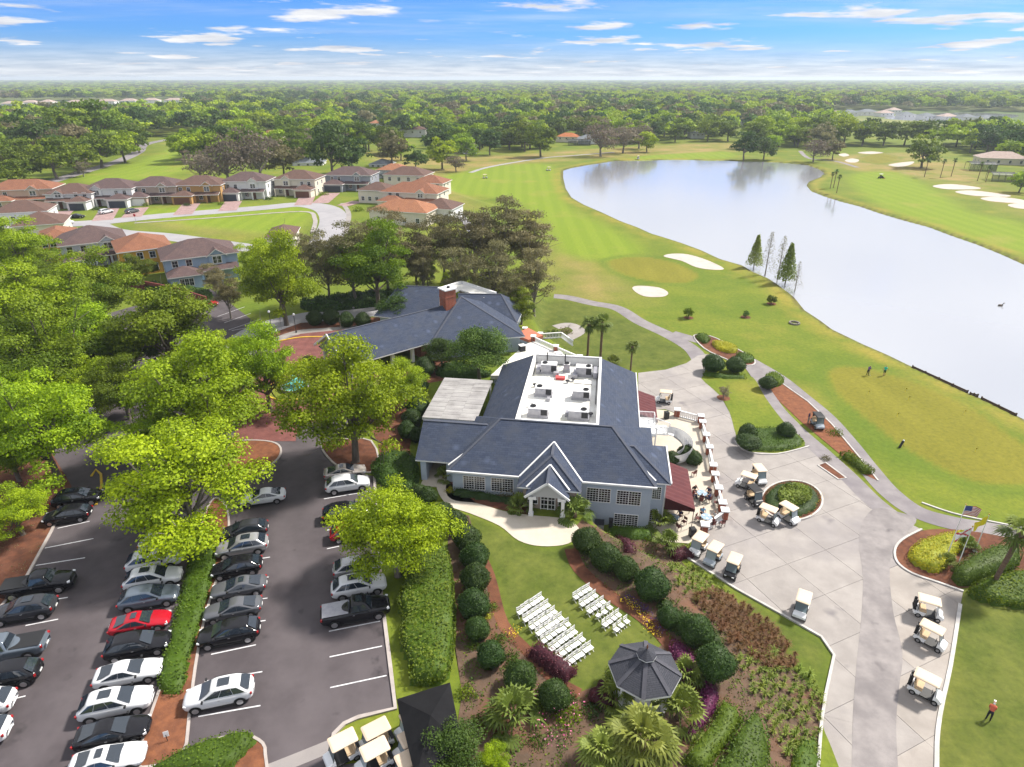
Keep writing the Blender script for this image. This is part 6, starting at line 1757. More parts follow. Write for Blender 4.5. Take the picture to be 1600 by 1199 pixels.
# shrubs of the garden
def shrub_mesh(name, m, seed, n=420, leaf=0.16, flat=0.7):
 rg = np.random.default_rng(seed); d = sph(n, rg); d[:, 2] = np.abs(d[:, 2])
 q = d * rg.uniform(0.5, 1.05, n)[:, None] * np.array([1, 1, flat]) * (1 + 0.2 * np.sin(d[:, :1] * 5 + seed))
 return leaf_mesh(name, quads_from(q, d, leaf, rg, spread=0.8), 0.5 + rg.normal(0, 0.3, n), MATS[m])
SHRUB = {m: [shrub_mesh('foliage', m, i + 3) for i in range(2)] for m in ('leaf_hedge', 'leaf_tuft', 'leaf_oak', 'leaf_yellow', 'leaf_rust', 'leaf_olive', 'leaf_topiary')}
def shrub(px, py, r, m, label, name='shrub', group=None, cat='shrub', xyz=None):
 x, y, z = xyz or G(px, py)
 o = link(bpy.data.objects.new(name, random.choice(SHRUB[m])))
 o.location = (x, y, z); o.rotation_euler = (0, 0, random.uniform(0, 6.28)); o.scale = (r, r, r * random.uniform(0.85, 1.2))
 return tag(o, label, cat, group)
shrub(792, 768, 1.5, 'leaf_olive', 'tall brownish shrub before the second front window')
shrub(703, 768, 0.6, 'leaf_yellow', 'small yellow-green shrub at the corner of the left front bed')
shrub(1010, 840, 0.8, 'leaf_oak', 'leafy shrub in the bed under the lower window')
shrub(760, 965, 0.6, 'leaf_yellow', 'yellow-green conical shrub beside the round bushes')
shrub(1305, 678, 1.1, 'leaf_oak', 'small multi-stem shrub tree on the orange mulch behind the cart')
shrub(1290, 718, 0.7, 'leaf_olive', 'thin pale shrub at the mulch triangle')
shrub(862, 525, 1.6, 'leaf_topiary', 'dark shrub in the round bed behind the white stair')
shrub(883, 520, 1.4, 'leaf_olive', 'wispy shrub beside the curved walk behind the hall')
for k, (a, b_, r, m) in enumerate(((728, 1085, 0.9, 'leaf_oak'), (750, 1130, 0.8, 'leaf_hedge'), (835, 1100, 1.1, 'leaf_oak'), (885, 1120, 1.2, 'leaf_oak'), (840, 1160, 0.7, 'leaf_hedge'), (925, 1112, 0.9, 'leaf_topiary'), (890, 1090, 0.7, 'leaf_topiary'), (740, 1010, 0.7, 'leaf_hedge'), (780, 1000, 0.7, 'leaf_hedge'), (800, 1030, 0.7, 'leaf_hedge'), (770, 950, 0.6, 'leaf_hedge'), (960, 1055, 0.8, 'leaf_hedge'), (1060, 1090, 0.9, 'leaf_hedge'), (650, 800, 1.0, 'leaf_topiary'), (660, 840, 0.9, 'leaf_hedge'), (675, 830, 0.8, 'leaf_hedge'))):
 shrub(a, b_, r, m, ['leafy shrub beside the black canopy tip', 'small shrub in bare mulch left of the dwarf palm', 'flowering bush left of the pink blossom', 'flowering bush with most pink blossom', 'small shrub at the bottom near the pink blossom', 'dark shrub below the maroon shrubs', 'dark shrub at the lawn end', 'low shrub beside the sixth round bush', 'low shrub by the lawn edge next to the seventh round bush', 'low shrub by the maroon hedge end', 'low shrub next to the conical yellow shrub', 'low green shrub at the gazebo wall facing the lawn', 'low green shrub between gazebo and purple band', 'dark shrub in the bed beside the red car', 'shrub right of the yellow-green tree trunk', 'shrub below the side porch walk'][k])
def cover(polypx, n, m, label, leaf=0.14, gate=0.0, h=0.45, ph=0.0):
 poly = GP(polypx); ax = np.array(poly); rg = np.random.default_rng(int(ph * 10) + n)
 p = np.column_stack([rg.uniform(ax[:, 0].min(), ax[:, 0].max(), n), rg.uniform(ax[:, 1].min(), ax[:, 1].max(), n)])
 g = np.sin(p[:, 0] * 1.9 + ph) + np.sin(p[:, 1] * 2.3 + ph * 2) + 0.7 * np.sin(p[:, 0] * 4.1 - p[:, 1] * 3.3)
 k = (sdf(poly, p[:, 0], p[:, 1]) > 0.1) & (g > gate); p = p[k]; g = g[k]
 c_ = np.column_stack([p, terrain(p[:, 0], p[:, 1]) + rg.uniform(0.03, 1, len(p)) * h * np.clip((g - gate) / 1.2, 0.25, 1)])
 o = link(bpy.data.objects.new('ground_cover', leaf_mesh('ground_cover', quads_from(c_, np.tile([0, 0, 1.0], (len(c_), 1)), leaf, rg, 1.2, 0.8), 0.5 + rg.normal(0, 0.3, len(c_)), MATS[m])))
 return tag(o, label, 'ground cover', kind='stuff')
GARD = [(900, 858), (940, 830), (1000, 832), (1045, 845), (1075, 880), (1150, 930), (1200, 1000), (1262, 1055), (1280, 1095), (1275, 1199), (1262, 1240), (1000, 1240), (1100, 1060), (1045, 1000), (1000, 960), (950, 925), (910, 885)]
GARD2 = [(705, 900), (735, 860), (760, 900), (782, 975), (822, 1020), (862, 1062), (905, 1088), (960, 1070), (960, 1230), (730, 1230), (725, 1085), (712, 1000)]
cover(GARD, 20000, 'leaf_hedge', 'low green ground cover across the sloping garden bed', ph=0.3, gate=0.2)
cover(GARD, 12000, 'leaf_tuft', 'pale grassy ground cover across the sloping garden bed', 0.12, 0.5, 0.35, 2.1)
cover(GARD, 12000, 'leaf_rust', 'rusty dry ground cover across the sloping garden bed', 0.12, 0.5, 0.2, 4.4)
cover(GARD2, 16000, 'leaf_hedge', 'low green ground cover in the bed left of the lawn', ph=1.3, gate=0.1)
cover(GARD2, 5000, 'leaf_oak', 'leafy ground cover in the bed left of the lawn', 0.16, 0.8, 0.5, 3.3)
cover([(110, 765), (80, 830), (43, 900), (-5, 958), (-150, 975), (-120, 820), (30, 710)], 9000, 'leaf_olive', 'fallen leaves and low growth on the bank left of the car park', 0.12, 0.3, 0.12, 0.7)
cover([(620, 1000), (640, 1085), (690, 1080), (640, 1090), (622, 1098), (605, 960)], 1500, 'leaf_hedge', 'weeds beside the juniper hedge', 0.1, 0.3, 0.2, 2.7)
# pink blossom, beds of yellow and purple flowers: countless
def flowers(name, label, pts, r, n, m, leaf=0.11, h=0.8):
 rg = np.random.default_rng(len(label)); cs = []
 for a, b_ in pts:
  x, y, z = G(a, b_)
  q = rg.normal(0, r, (n, 2)); cs.append(np.column_stack([x + q[:, 0], y + q[:, 1], z + rg.uniform(0.15, h, n)]))
 c_ = np.vstack(cs); V_ = quads_from(c_, np.tile([0, 0, 1.0], (len(c_), 1)), leaf, rg, 1.4, 0.7)
 o = link(bpy.data.objects.new(name, leaf_mesh(name, V_, 0.5 + rg.normal(0, 0.3, len(c_)), MATS[m])))
 return tag(o, label, 'flowers', kind='stuff')
flowers('pink_flowers', 'pink blossom scattered over the bushes at the bottom', [(838, 1095), (870, 1115), (890, 1125), (885, 1150), (848, 1140), (900, 1110), (868, 1165)], 0.45, 16, 'flower_pink', 0.13, 1.2)
flowers('yellow_flowers', 'yellow flowers edging the lawn', [(985, 945), (992, 953), (1000, 962), (1008, 972), (1016, 982), (1025, 992), (975, 940), (805, 985), (800, 995)], 0.28, 26, 'flower_yellow', 0.12, 0.3)
flowers('purple_flowers', 'dark purple flowers behind the yellow ones', [(980, 935), (990, 942), (1000, 950), (1008, 956), (1020, 972), (1034, 985)], 0.3, 40, 'flower_purple', 0.13, 0.35)
flowers('yellow_flowers', 'yellow flowers round the rim of the oval planter', [(1272, 793), (1278, 786), (1262, 802), (1246, 808), (1283, 776)], 0.3, 18, 'flower_yellow', 0.10, 0.4)
# grass tufts on the slope
def tuft_mesh(seed, m, n=46, h=0.6):
 rg = np.random.default_rng(seed); a = rg.uniform(0, 6.28, n); l = rg.uniform(0.6, 1.1, n) * h; out = rg.uniform(0.15, 0.75, n)
 dx, dy = np.cos(a), np.sin(a); w = 0.028
 b0 = np.column_stack([dx * 0.05, dy * 0.05, np.zeros(n)]); mid = np.column_stack([dx * out * l * 0.5, dy * out * l * 0.5, l * 0.8]); tip = np.column_stack([dx * out * l * 1.2, dy * out * l * 1.2, l * rg.uniform(0.5, 1.0, n)])
 sd = np.column_stack([-dy, dx, np.zeros(n)]) * w
 V_ = np.concatenate([np.stack([b0 - sd, b0 + sd, mid + sd, mid - sd], 1), np.stack([mid - sd, mid + sd, tip + sd * 0.2, tip - sd * 0.2], 1)]).reshape(-1, 3)
 return leaf_mesh('tuft', V_, np.tile(0.5 + rg.normal(0, 0.25, n), 2), MATS[m])
TUFT = {'g': [tuft_mesh(i, 'leaf_tuft') for i in range(3)], 'r': [tuft_mesh(i + 9, 'leaf_rust', 60, 0.9) for i in range(3)]}
def tufts(polypx, n, kind, label, name, group, zlev, smin=0.7, smax=1.2, gap=0.55):
 poly = GP(polypx); ax = np.array(poly); pts = []
 tries = 0
 while len(pts) < n and tries < n * 60:
  tries += 1
  p = (random.uniform(ax[:, 0].min(), ax[:, 0].max()), random.uniform(ax[:, 1].min(), ax[:, 1].max()))
  if float(sdf(poly, *p)) < 0.1 or any((p[0] - q[0]) ** 2 + (p[1] - q[1]) ** 2 < gap ** 2 for q in pts):
   continue
  pts.append(p)
  o = link(bpy.data.objects.new(name, random.choice(TUFT[kind])))
  s = random.uniform(smin, smax)
  o.location = (p[0], p[1], float(terrain(*p)) + 0.02); o.scale = (s, s, s); o.rotation_euler = (0, 0, random.uniform(0, 6.28))
  tag(o, label, 'plant', group)
tufts([(1040, 885), (1075, 880), (1120, 905), (1140, 930), (1090, 945), (1060, 925)], 46, 'g', 'pale green grass tuft on the bank below the parked carts', 'grass_tuft', 'grass tufts below the parked carts', 0)
tufts([(1150, 1030), (1200, 1010), (1270, 1060), (1285, 1095), (1278, 1180), (1230, 1195), (1190, 1120)], 140, 'g', 'green grass tuft on the bare slope beside the drive kerb', 'grass_tuft', 'grass tufts on the slope by the drive', 0, 0.7, 1.2, 0.6)
tufts([(1080, 935), (1120, 925), (1160, 945), (1215, 985), (1245, 1030), (1240, 1050), (1190, 1045), (1140, 1010)], 170, 'r', 'rust-red grass clump on the middle of the planted slope', 'rust_grass', 'rust grasses on the slope', 0, 0.6, 0.95, 0.38)
# young trees and pond cypresses
CYP = []
for i, (lm, per) in enumerate((('leaf_tuft', 110), ('leaf_olive', 22))):
 rg = np.random.default_rng(80 + i); cen = []; nor = []
 for z in np.linspace(2.0, 10.5, 26):
  rr = 2.5 * (1 - (z - 2) / 9.2) + 0.25
  a = rg.uniform(0, 6.28, per); k = rr * np.sqrt(rg.uniform(0.05, 1, per))
  cen.append(np.column_stack([k * np.cos(a), k * np.sin(a), z + rg.normal(0, 0.2, per)])); nor.append(np.column_stack([np.cos(a), np.sin(a), np.full(per, 0.6)]))
 cm = leaf_mesh('crown', quads_from(np.vstack(cen), np.vstack(nor), 0.42 if i == 0 else 0.22, rg), 0.5 + rg.normal(0, 0.25, 26 * per), MATS[lm])
 mb = MB(); mb.tube((0, 0, -0.2), (0, 0, 0.6), 0.3, 0.16, 8, False); mb.tube((0, 0, 0.6), (0, 0, 11), 0.16, 0.02, 7, False)
 for k in range(44):
  z = rg.uniform(1.8, 10.2); a = rg.uniform(0, 6.28); l = 2.0 * (1 - (z - 2) / 9.5) + 0.2
  mb.tube((0, 0, z), (l * math.cos(a), l * math.sin(a), z + 0.35 * l), 0.035, 0.008, 4, False)
 CYP.append((cm, mb.mesh('trunk', MATS['bark_pale'], True)))
for k, (a, b_, h, i) in enumerate(((1177, 422, 49, 0), (1195, 432, 62, 1), (1214, 440, 64, 1), (1226, 447, 60, 0), (1241, 459, 46, 1))):
 x, y, z = G(a, b_); s = h / pxm(a, b_) / 10.3 / 0.93
 t = empty('cypress_tree', (x, y, z), random.uniform(0, 6), ['green young cypress farthest along the pond bank', 'bare young cypress between two others on the pond bank, second from the far end', 'tall bare cypress behind the fullest green one', 'fullest green cypress on the pond bank', 'bare short cypress nearest the clubhouse on the pond bank'][k], 'tree', 'cypresses on the pond bank')
 t.scale = (s, s, s); part('trunk', CYP[i][1], t); part('crown', CYP[i][0], t)
for k, (a, b_, w, key) in enumerate(((1077, 487, 20, 'oak_lo'), (1166, 490, 12, 'deep_lo'), (1207, 466, 18, 'oak_lo'), (1132, 612, 22, 'brown_lo'))):
 x, y, z, r = tree_at(a, b_, w)
 add_tree(key, x, y, z, r, ['young green tree in a mulch ring below the sand bunker', 'small dark tree in a mulch ring between two young green ones', 'young green tree in a mulch ring nearest the pond', 'bare little tree in a mulch ring on the lawn island'][k], name='young_tree', group='young trees in mulch rings')
 sheet('mulch_ring', [(x + 1.0 * math.cos(t), y + 1.0 * math.sin(t)) for t in np.linspace(0, 6.28, 16, endpoint=False)], MATS['mulch'], z=z, dz=0.06)
# ------------------------------------------------------------------ cars
def paint(name, c, rough=0.22, metal=0.0):
 m = mat(name, c, rough=rough * 0.4, metal=metal, spec=0.4, coat=0.0)
 return m
PAINT = {'white': paint('paint_white', (0.62, 0.63, 0.65)), 'black': paint('paint_black', (0.010, 0.010, 0.013)), 'silver': paint('paint_silver', (0.42, 0.42, 0.43), 0.3, 0.5),
   'grey': paint('paint_grey', (0.14, 0.145, 0.16), 0.28, 0.4), 'charcoal': paint('paint_charcoal', (0.045, 0.047, 0.055), 0.25, 0.3), 'red': paint('paint_red', (0.36, 0.008, 0.02)), 'slate': paint('paint_slate', (0.15, 0.18, 0.22), 0.28, 0.4),
   'champagne': paint('paint_champagne', (0.52, 0.47, 0.44), 0.3, 0.4), 'navy': paint('paint_navy', (0.012, 0.018, 0.045))}
CAR = {  # length, width, belt height, roof height, hood start (from front), windscreen base/top, rear glass top/base (fractions of length from rear), nose & tail height
 'suv': dict(L=4.80, W=1.92, belt=1.10, top=1.72, wb=0.745, wt=0.57, rt=0.17, rb=0.04, nose=0.84, hood=1.06, tail=1.05, deck=1.10, rw=0.37),
 'sedan': dict(L=4.72, W=1.83, belt=0.98, top=1.46, wb=0.72, wt=0.52, rt=0.31, rb=0.09, nose=0.70, hood=0.93, tail=0.96, deck=1.03, rw=0.335),
 'coupe': dict(L=4.60, W=1.86, belt=0.90, top=1.36, wb=0.70, wt=0.52, rt=0.30, rb=0.10, nose=0.62, hood=0.84, tail=0.88, deck=0.95, rw=0.34),
 'hatch': dict(L=4.45, W=1.82, belt=1.0, top=1.55, wb=0.745, wt=0.57, rt=0.18, rb=0.05, nose=0.74, hood=0.93, tail=0.95, deck=0.99, rw=0.33),
 'pickup': dict(L=5.75, W=2.02, belt=1.22, top=1.90, wb=0.735, wt=0.655, rt=0.44, rb=0.41, nose=1.05, hood=1.20, tail=1.15, deck=1.17, rw=0.41),
}
def car_meshes(kind):
 d = CAR[kind]; L_, W_, hb = d['L'], d['W'] / 2, d['belt']
 X = lambda f: (f - 0.5) * L_
 st = []      # stations: x, half-width, top z, crown z, bottom z
 def s(f, w, zt, cr, z0):
  st.append((X(f), w * W_, zt, cr, z0))
 pk = kind == 'pickup'
 s(0.0, 0.58, d['tail'] * 0.74, 0.0, 0.44); s(0.014, 0.80, d['tail'] * 0.92, 0.02, 0.38); s(0.05, 0.92, d['deck'] - 0.01, 0.03, 0.30); s(0.13, 0.975, d['deck'], 0.05, 0.26)
 s(0.25, 1.0, hb if not pk else d['deck'], 0.03, 0.25); s(0.40, 1.0, hb, 0.03, 0.25); s(0.55, 1.0, hb, 0.03, 0.25); s(0.68, 0.995, hb - 0.01, 0.03, 0.25)
 s(0.75, 0.99, d['hood'] + (hb - d['hood']) * 0.55, 0.07, 0.25); s(0.86, 0.95, d['hood'] - 0.06, 0.09, 0.26); s(0.94, 0.87, d['hood'] - 0.16, 0.08, 0.28); s(0.98, 0.74, d['nose'] - 0.02, 0.05, 0.32); s(1.0, 0.50, d['nose'] * 0.78, 0.0, 0.40)
 vs, fs = [], []
 for x, w, zt, cr, z0 in st:
  h = zt - z0
  ring = [(w * 0.86, z0), (w * 0.97, z0 + 0.10 * h), (w, z0 + 0.42 * h), (w * 0.985, z0 + 0.70 * h), (w * 0.94, zt - 0.07), (w * 0.82, zt), (w * 0.45, zt + cr), (0, zt + cr * 1.15)]
  full = [(-a, b) for a, b in ring[:-1]] + [ring[-1]] + ring[:-1][::-1]
  vs += [(x, a, b) for a, b in full]
 n = 15
 for i in range(len(st) - 1):
  for j in range(n - 1):
   a = i * n + j
   fs.append((a, a + 1, a + n + 1, a + n))
  fs.append((i * n + n - 1, i * n, (i + 1) * n, (i + 1) * n + n - 1))
 fs.append(tuple(range(n))); fs.append(tuple(range(len(st) * n - 1, (len(st) - 1) * n - 1, -1)))
 mb = MB(); mb.add(vs, fs)
 body = mb.mesh('body', PAINT['white'], True)
 # cabin with its roof; glass set in it
 wb, wt, rt, rb = X(d['wb']), X(d['wt']), X(d['rt']), X(d['rb'])
 zb, zt = hb - 0.03, d['top']
 yb, yt = W_ * 0.90, W_ * 0.67
 def ringat(t):   # t 0 belt .. 1 roof
  f = rb + (rt - rb) * t; g = wb + (wt - wb) * t
  return f, g, yb + (yt - yb) * t, zb + (zt - 0.07 - zb) * t
 hm_, hl_ = (rt + wt) / 2 + 0.1, (wt - rt) / 2 + 0.1
 def arc(x, t):
  return 0.0 if pk else 0.10 * t * min(1.6, ((x - hm_) / hl_) ** 2)
 rows = [ringat(0.0), ringat(0.5), ringat(1.0)]
 vs, fs = [], []
 for f, g, y, z in rows:
  m_ = (f + g) / 2
  vs += [(f + 0.03, -y * 0.9, z), (f + 0.15, -y, z), (m_, -y * 1.02, z), (g - 0.2, -y, z), (g, -y * 0.88, z), (g + 0.05, 0, z), (g, y * 0.88, z), (g - 0.2, y, z), (m_, y * 1.02, z), (f + 0.15, y, z), (f + 0.03, y * 0.9, z), (f - 0.03, 0, z)]
 f, g, y, z = rows[-1]
 yy = y * 0.86
 vs += [(f + 0.12, -yy * 0.9, zt - 0.02), (f + 0.25, -yy, zt - 0.005), ((f + g) / 2, -yy, zt), (g - 0.3, -yy, zt - 0.01), (g - 0.14, -yy * 0.9, zt - 0.03), (g - 0.10, 0, zt - 0.015), (g - 0.14, yy * 0.9, zt - 0.03), (g - 0.3, yy, zt - 0.01), ((f + g) / 2, yy, zt), (f + 0.25, yy, zt - 0.005), (f + 0.12, yy * 0.9, zt - 0.02), (f + 0.08, 0, zt - 0.01)]
 for i in range(3):
  for j in range(12):
   fs.append((i * 12 + j, i * 12 + (j + 1) % 12, (i + 1) * 12 + (j + 1) % 12, (i + 1) * 12 + j))
 fs.append(tuple(36 + j for j in range(12)))
 vs = [(p[0], p[1], p[2] - arc(p[0], max(0.0, (p[2] - zb) / (zt - zb)))) for p in vs]
 mb = MB(); mb.add(vs, fs)
 cabin = mb.mesh('cabin', PAINT['white'], True)
 def pane(q, e=0.012):
  a, b, c, dd = [Vector(p) for p in q]; nn = (b - a).cross(dd - a).normalized() * e
  return [a + nn, b + nn, c + nn, dd + nn]
 def glassmesh(name, quads):
  mb = MB()
  for q in quads:
   p = pane(q); mb.add(p, [(0, 1, 2, 3)])
  return mb.mesh(name, MATS['glass_auto'])
 def pt(t, side, fr):   # on the cabin side, fr 0 rear .. 1 front
  f, g, y, z = ringat(t); x = f + 0.12 + (g - f - 0.28) * fr
  return (x, side * y * 1.015, z - arc(x, t) * 0.9)
 glass = {}
 f0, g0, y0, z0 = ringat(0.08); f1, g1, y1, z1 = ringat(0.95)
 glass['windscreen'] = glassmesh('windscreen', [[(g0 + 0.06, -y0 * 0.86, z0), (g0 + 0.06, y0 * 0.86, z0), (g1 + 0.03, y1 * 0.84, z1 - arc(g1, 0.85)), (g1 + 0.03, -y1 * 0.84, z1 - arc(g1, 0.85))]])
 glass['rear_window'] = glassmesh('rear_window', [[(f0 - 0.035, y0 * 0.82, z0 + 0.06), (f0 - 0.035, -y0 * 0.82, z0 + 0.06), (f1 - 0.03, -y1 * 0.80, z1 - arc(f1, 0.8)), (f1 - 0.03, y1 * 0.80, z1 - arc(f1, 0.8))]])
 splits = (0.02, 0.49, 0.51, 1.0) if kind in ('sedan', 'coupe', 'pickup') else (0.01, 0.29, 0.305, 0.63, 0.645, 1.0)
 sides = []
 for k in range(0, len(splits), 2):
  a, b = splits[k], splits[k + 1]
  b2 = b - (0.10 if k == len(splits) - 2 else 0); a2 = a + (0.06 if k == 0 else 0)
  sides.append(('R', glassmesh('side_window', [[pt(0.12, -1, a), pt(0.12, -1, b), pt(0.92, -1, b2), pt(0.92, -1, a2)]])))
  sides.append(('L', glassmesh('side_window', [[pt(0.12, 1, b), pt(0.12, 1, a), pt(0.92, 1, a2), pt(0.92, 1, b2)]])))
 f, g, y, z = ringat(1.0)
 sunroof = MB().add([(f + (g - f) * 0.36, -yy * 0.62, zt + 0.006), (f + (g - f) * 0.78, -yy * 0.62, zt + 0.004), (f + (g - f) * 0.78, yy * 0.62, zt + 0.004), (f + (g - f) * 0.36, yy * 0.62, zt + 0.006)], [(0, 1, 2, 3)]).mesh('roof_glass', MATS['glass_auto'])
 rw = d['rw']
 mb = MB(); 
 def cyl_y(mb, r, w, n=20):
  vs = [];
  for yv, rr in ((-w / 2, r * 0.93), (-w / 2 + 0.03, r), (w / 2 - 0.03, r), (w / 2, r * 0.93)):
   for i in range(n):
    t = 2 * math.pi * i / n; vs.append((rr * math.cos(t), yv, rr * math.sin(t)))
  fs = [(j * n + i, (j + 1) * n + i, (j + 1) * n + (i + 1) % n, j * n + (i + 1) % n) for j in range(3) for i in range(n)]
  fs += [tuple(range(n)), tuple(range(4 * n - 1, 3 * n - 1, -1))]
  return mb.add(vs, fs)
 tyre = cyl_y(MB(), rw, 0.24).mesh('tyre', MATS['black_rubber'], False)
 mb = cyl_y(MB(), rw * 0.66, 0.255)
 rim = mb.mesh('rim', MATS['alloy'], False)
 arch = MB()
 n = 14
 ring = []
 for i in range(n + 1):
  t = math.pi * i / n; ring.append((math.cos(t), math.sin(t)))
 for i in range(n):
  (c0_, s0), (c1_, s1) = ring[i], ring[i + 1]
  r1, r2 = rw * 1.0, rw * 1.17
  arch.add([(r1 * c0_, 0, r1 * s0), (r2 * c0_, 0, r2 * s0), (r2 * c1_, 0, r2 * s1), (r1 * c1_, 0, r1 * s1)], [(0, 1, 2, 3), (3, 2, 1, 0)])
 archm = arch.mesh('wheel_arch', MATS['black_plastic'])
 light = MB(); light.add([(0, -0.17, -0.06), (0, 0.17, -0.06), (-0.12, 0.2, 0.07), (-0.10, -0.17, 0.08), (-0.1, 0, -0.1)], [(0, 1, 2, 3)])
 head = MB().box((0, 0, 0), (0.22, 0.34, 0.13)).mesh('headlight', MATS['lamp_glass'])
 tail = MB().box((0, 0, 0), (0.14, 0.32, 0.17)).mesh('tail_light', MATS['tail_red'])
 plate = MB().box((0, 0, 0), (0.03, 0.40, 0.13)).mesh('number_plate', MATS['white_paint'])
 grille = MB().box((0, 0, 0), (0.05, W_ * 0.9, 0.22)).mesh('grille', MATS['black_plastic'])
 mirror = MB().box((0, 0, 0), (0.12, 0.20, 0.14)).mesh('mirror', MATS['black_plastic'])
 sill = MB().box((0, 0, 0), (L_ * 0.46, 0.04, 0.12)).mesh('sill', MATS['black_plastic'])
 hnd = MB().box((0, 0, 0), (0.16, 0.03, 0.03)).mesh('door_handle', MATS['alloy'])
 bedm = None
 if pk:
  bedm = MB().add([(X(0.03), -W_ * 0.80, d['deck'] + 0.055), (X(0.40), -W_ * 0.80, d['deck'] + 0.055), (X(0.40), W_ * 0.80, d['deck'] + 0.055), (X(0.03), W_ * 0.80, d['deck'] + 0.055)], [(0, 1, 2, 3)]).mesh('bed_cover', MATS['black_plastic'])  # dark colour stands for the shaded hollow of open beds; cover on one
 return dict(d=d, body=body, cabin=cabin, glass=glass, sides=sides, sunroof=sunroof, tyre=tyre, rim=rim, arch=archm, head=head, tail=tail, plate=plate, grille=grille, mirror=mirror, sill=sill, hnd=hnd, bed=bedm)
def smoothed(me):
 o = bpy.data.objects.new('tmp_shell', me); COL.objects.link(o)
 o.modifiers.new('s', 'SUBSURF').levels = 1
 r = bpy.data.meshes.new_from_object(o.evaluated_get(bpy.context.evaluated_depsgraph_get())); bpy.data.objects.remove(o)
 r.name = me.name; r.polygons.foreach_set('use_smooth', [True] * len(r.polygons))
 return r
CM = {k: car_meshes(k) for k in CAR}
for c_ in CM.values():
 c_['body'] = smoothed(c_['body']); c_['cabin'] = smoothed(c_['cabin'])
def painted(o, m):
 """own paint on shared mesh data"""
 o.material_slots[0].link = 'OBJECT'; o.material_slots[0].material = m
 return o
def car(kind, colour, px, py, head, label, group=None, z=ZU, roof_glass=False, xyz=None, cover=None, roofcol=None):
 """px,py: where the middle of the car meets the road; head: heading in the plan"""
 c_ = CM[kind]; d = c_['d']; L_, W_ = d['L'], d['W'] / 2
 x, y = P(px, py, z) if xyz is None else xyz
 t = empty({'pickup': 'pickup_truck', 'suv': 'parked_suv'}.get(kind, 'parked_car'), (x, y, z + 0.025), head, label, 'pickup' if kind == 'pickup' else 'car', group)
 b = part('body', c_['body'], t); painted(b, PAINT[colour])
 cb = part('cabin', c_['cabin'], t); painted(cb, PAINT[roofcol or colour])
 for nm, me in c_['glass'].items():
  part(nm, me, cb)
 for s_, me in c_['sides']:
  part('side_window', me, cb)
 if roof_glass:
  part('roof_glass', c_['sunroof'], cb)
 for fx in (0.19, 0.815):
  for s_ in (-1, 1):
   w = part('wheel', c_['tyre'], t, ((fx - 0.5) * L_, s_ * (W_ - 0.095), d['rw'])); part('rim', c_['rim'], w)
   part('wheel_arch', c_['arch'], t, ((fx - 0.5) * L_, s_ * (W_ + 0.006), d['rw'] * 0.98))
 for s_ in (-1, 1):
  part('headlight', c_['head'], t, (L_ * 0.5 - 0.25, s_ * W_ * 0.66, d['nose'] - 0.10), s_ * -0.35); part('tail_light', c_['tail'], t, (-L_ * 0.5 + 0.14, s_ * W_ * 0.70, d['tail'] - 0.20), s_ * 0.35)
  part('mirror', c_['mirror'], t, ((d['wb'] - 0.5) * L_ - 0.25, s_ * (W_ + 0.06), d['belt'] + 0.05)); part('sill', c_['sill'], t, (0, s_ * W_ * 0.97, 0.29))
  part('door_handle', c_['hnd'], t, (-0.15, s_ * W_ * 0.995, d['belt'] - 0.18))
 part('grille', c_['grille'], t, (L_ * 0.5 - 0.045, 0, d['nose'] * 0.66)); part('number_plate', c_['plate'], t, (-L_ * 0.5 - 0.005, 0, 0.62))
 if kind == 'pickup':
  o = part('bed_cover', c_['bed'], t)
  if cover:
   painted(o, MATS[cover])
 return t
HD = math.atan2(P(597, 1010, ZU)[1] - P(515, 1027, ZU)[1], P(597, 1010, ZU)[0] - P(515, 1027, ZU)[0])   # along the stall lines
E_, W2 = HD, HD + math.pi
GA, GB_, GC, GD = 'cars at the left edge of the car park', 'cars nosed up to the hedge island from the left', 'cars nosed up to the hedge island from the right', 'cars along the garden side of the car park'
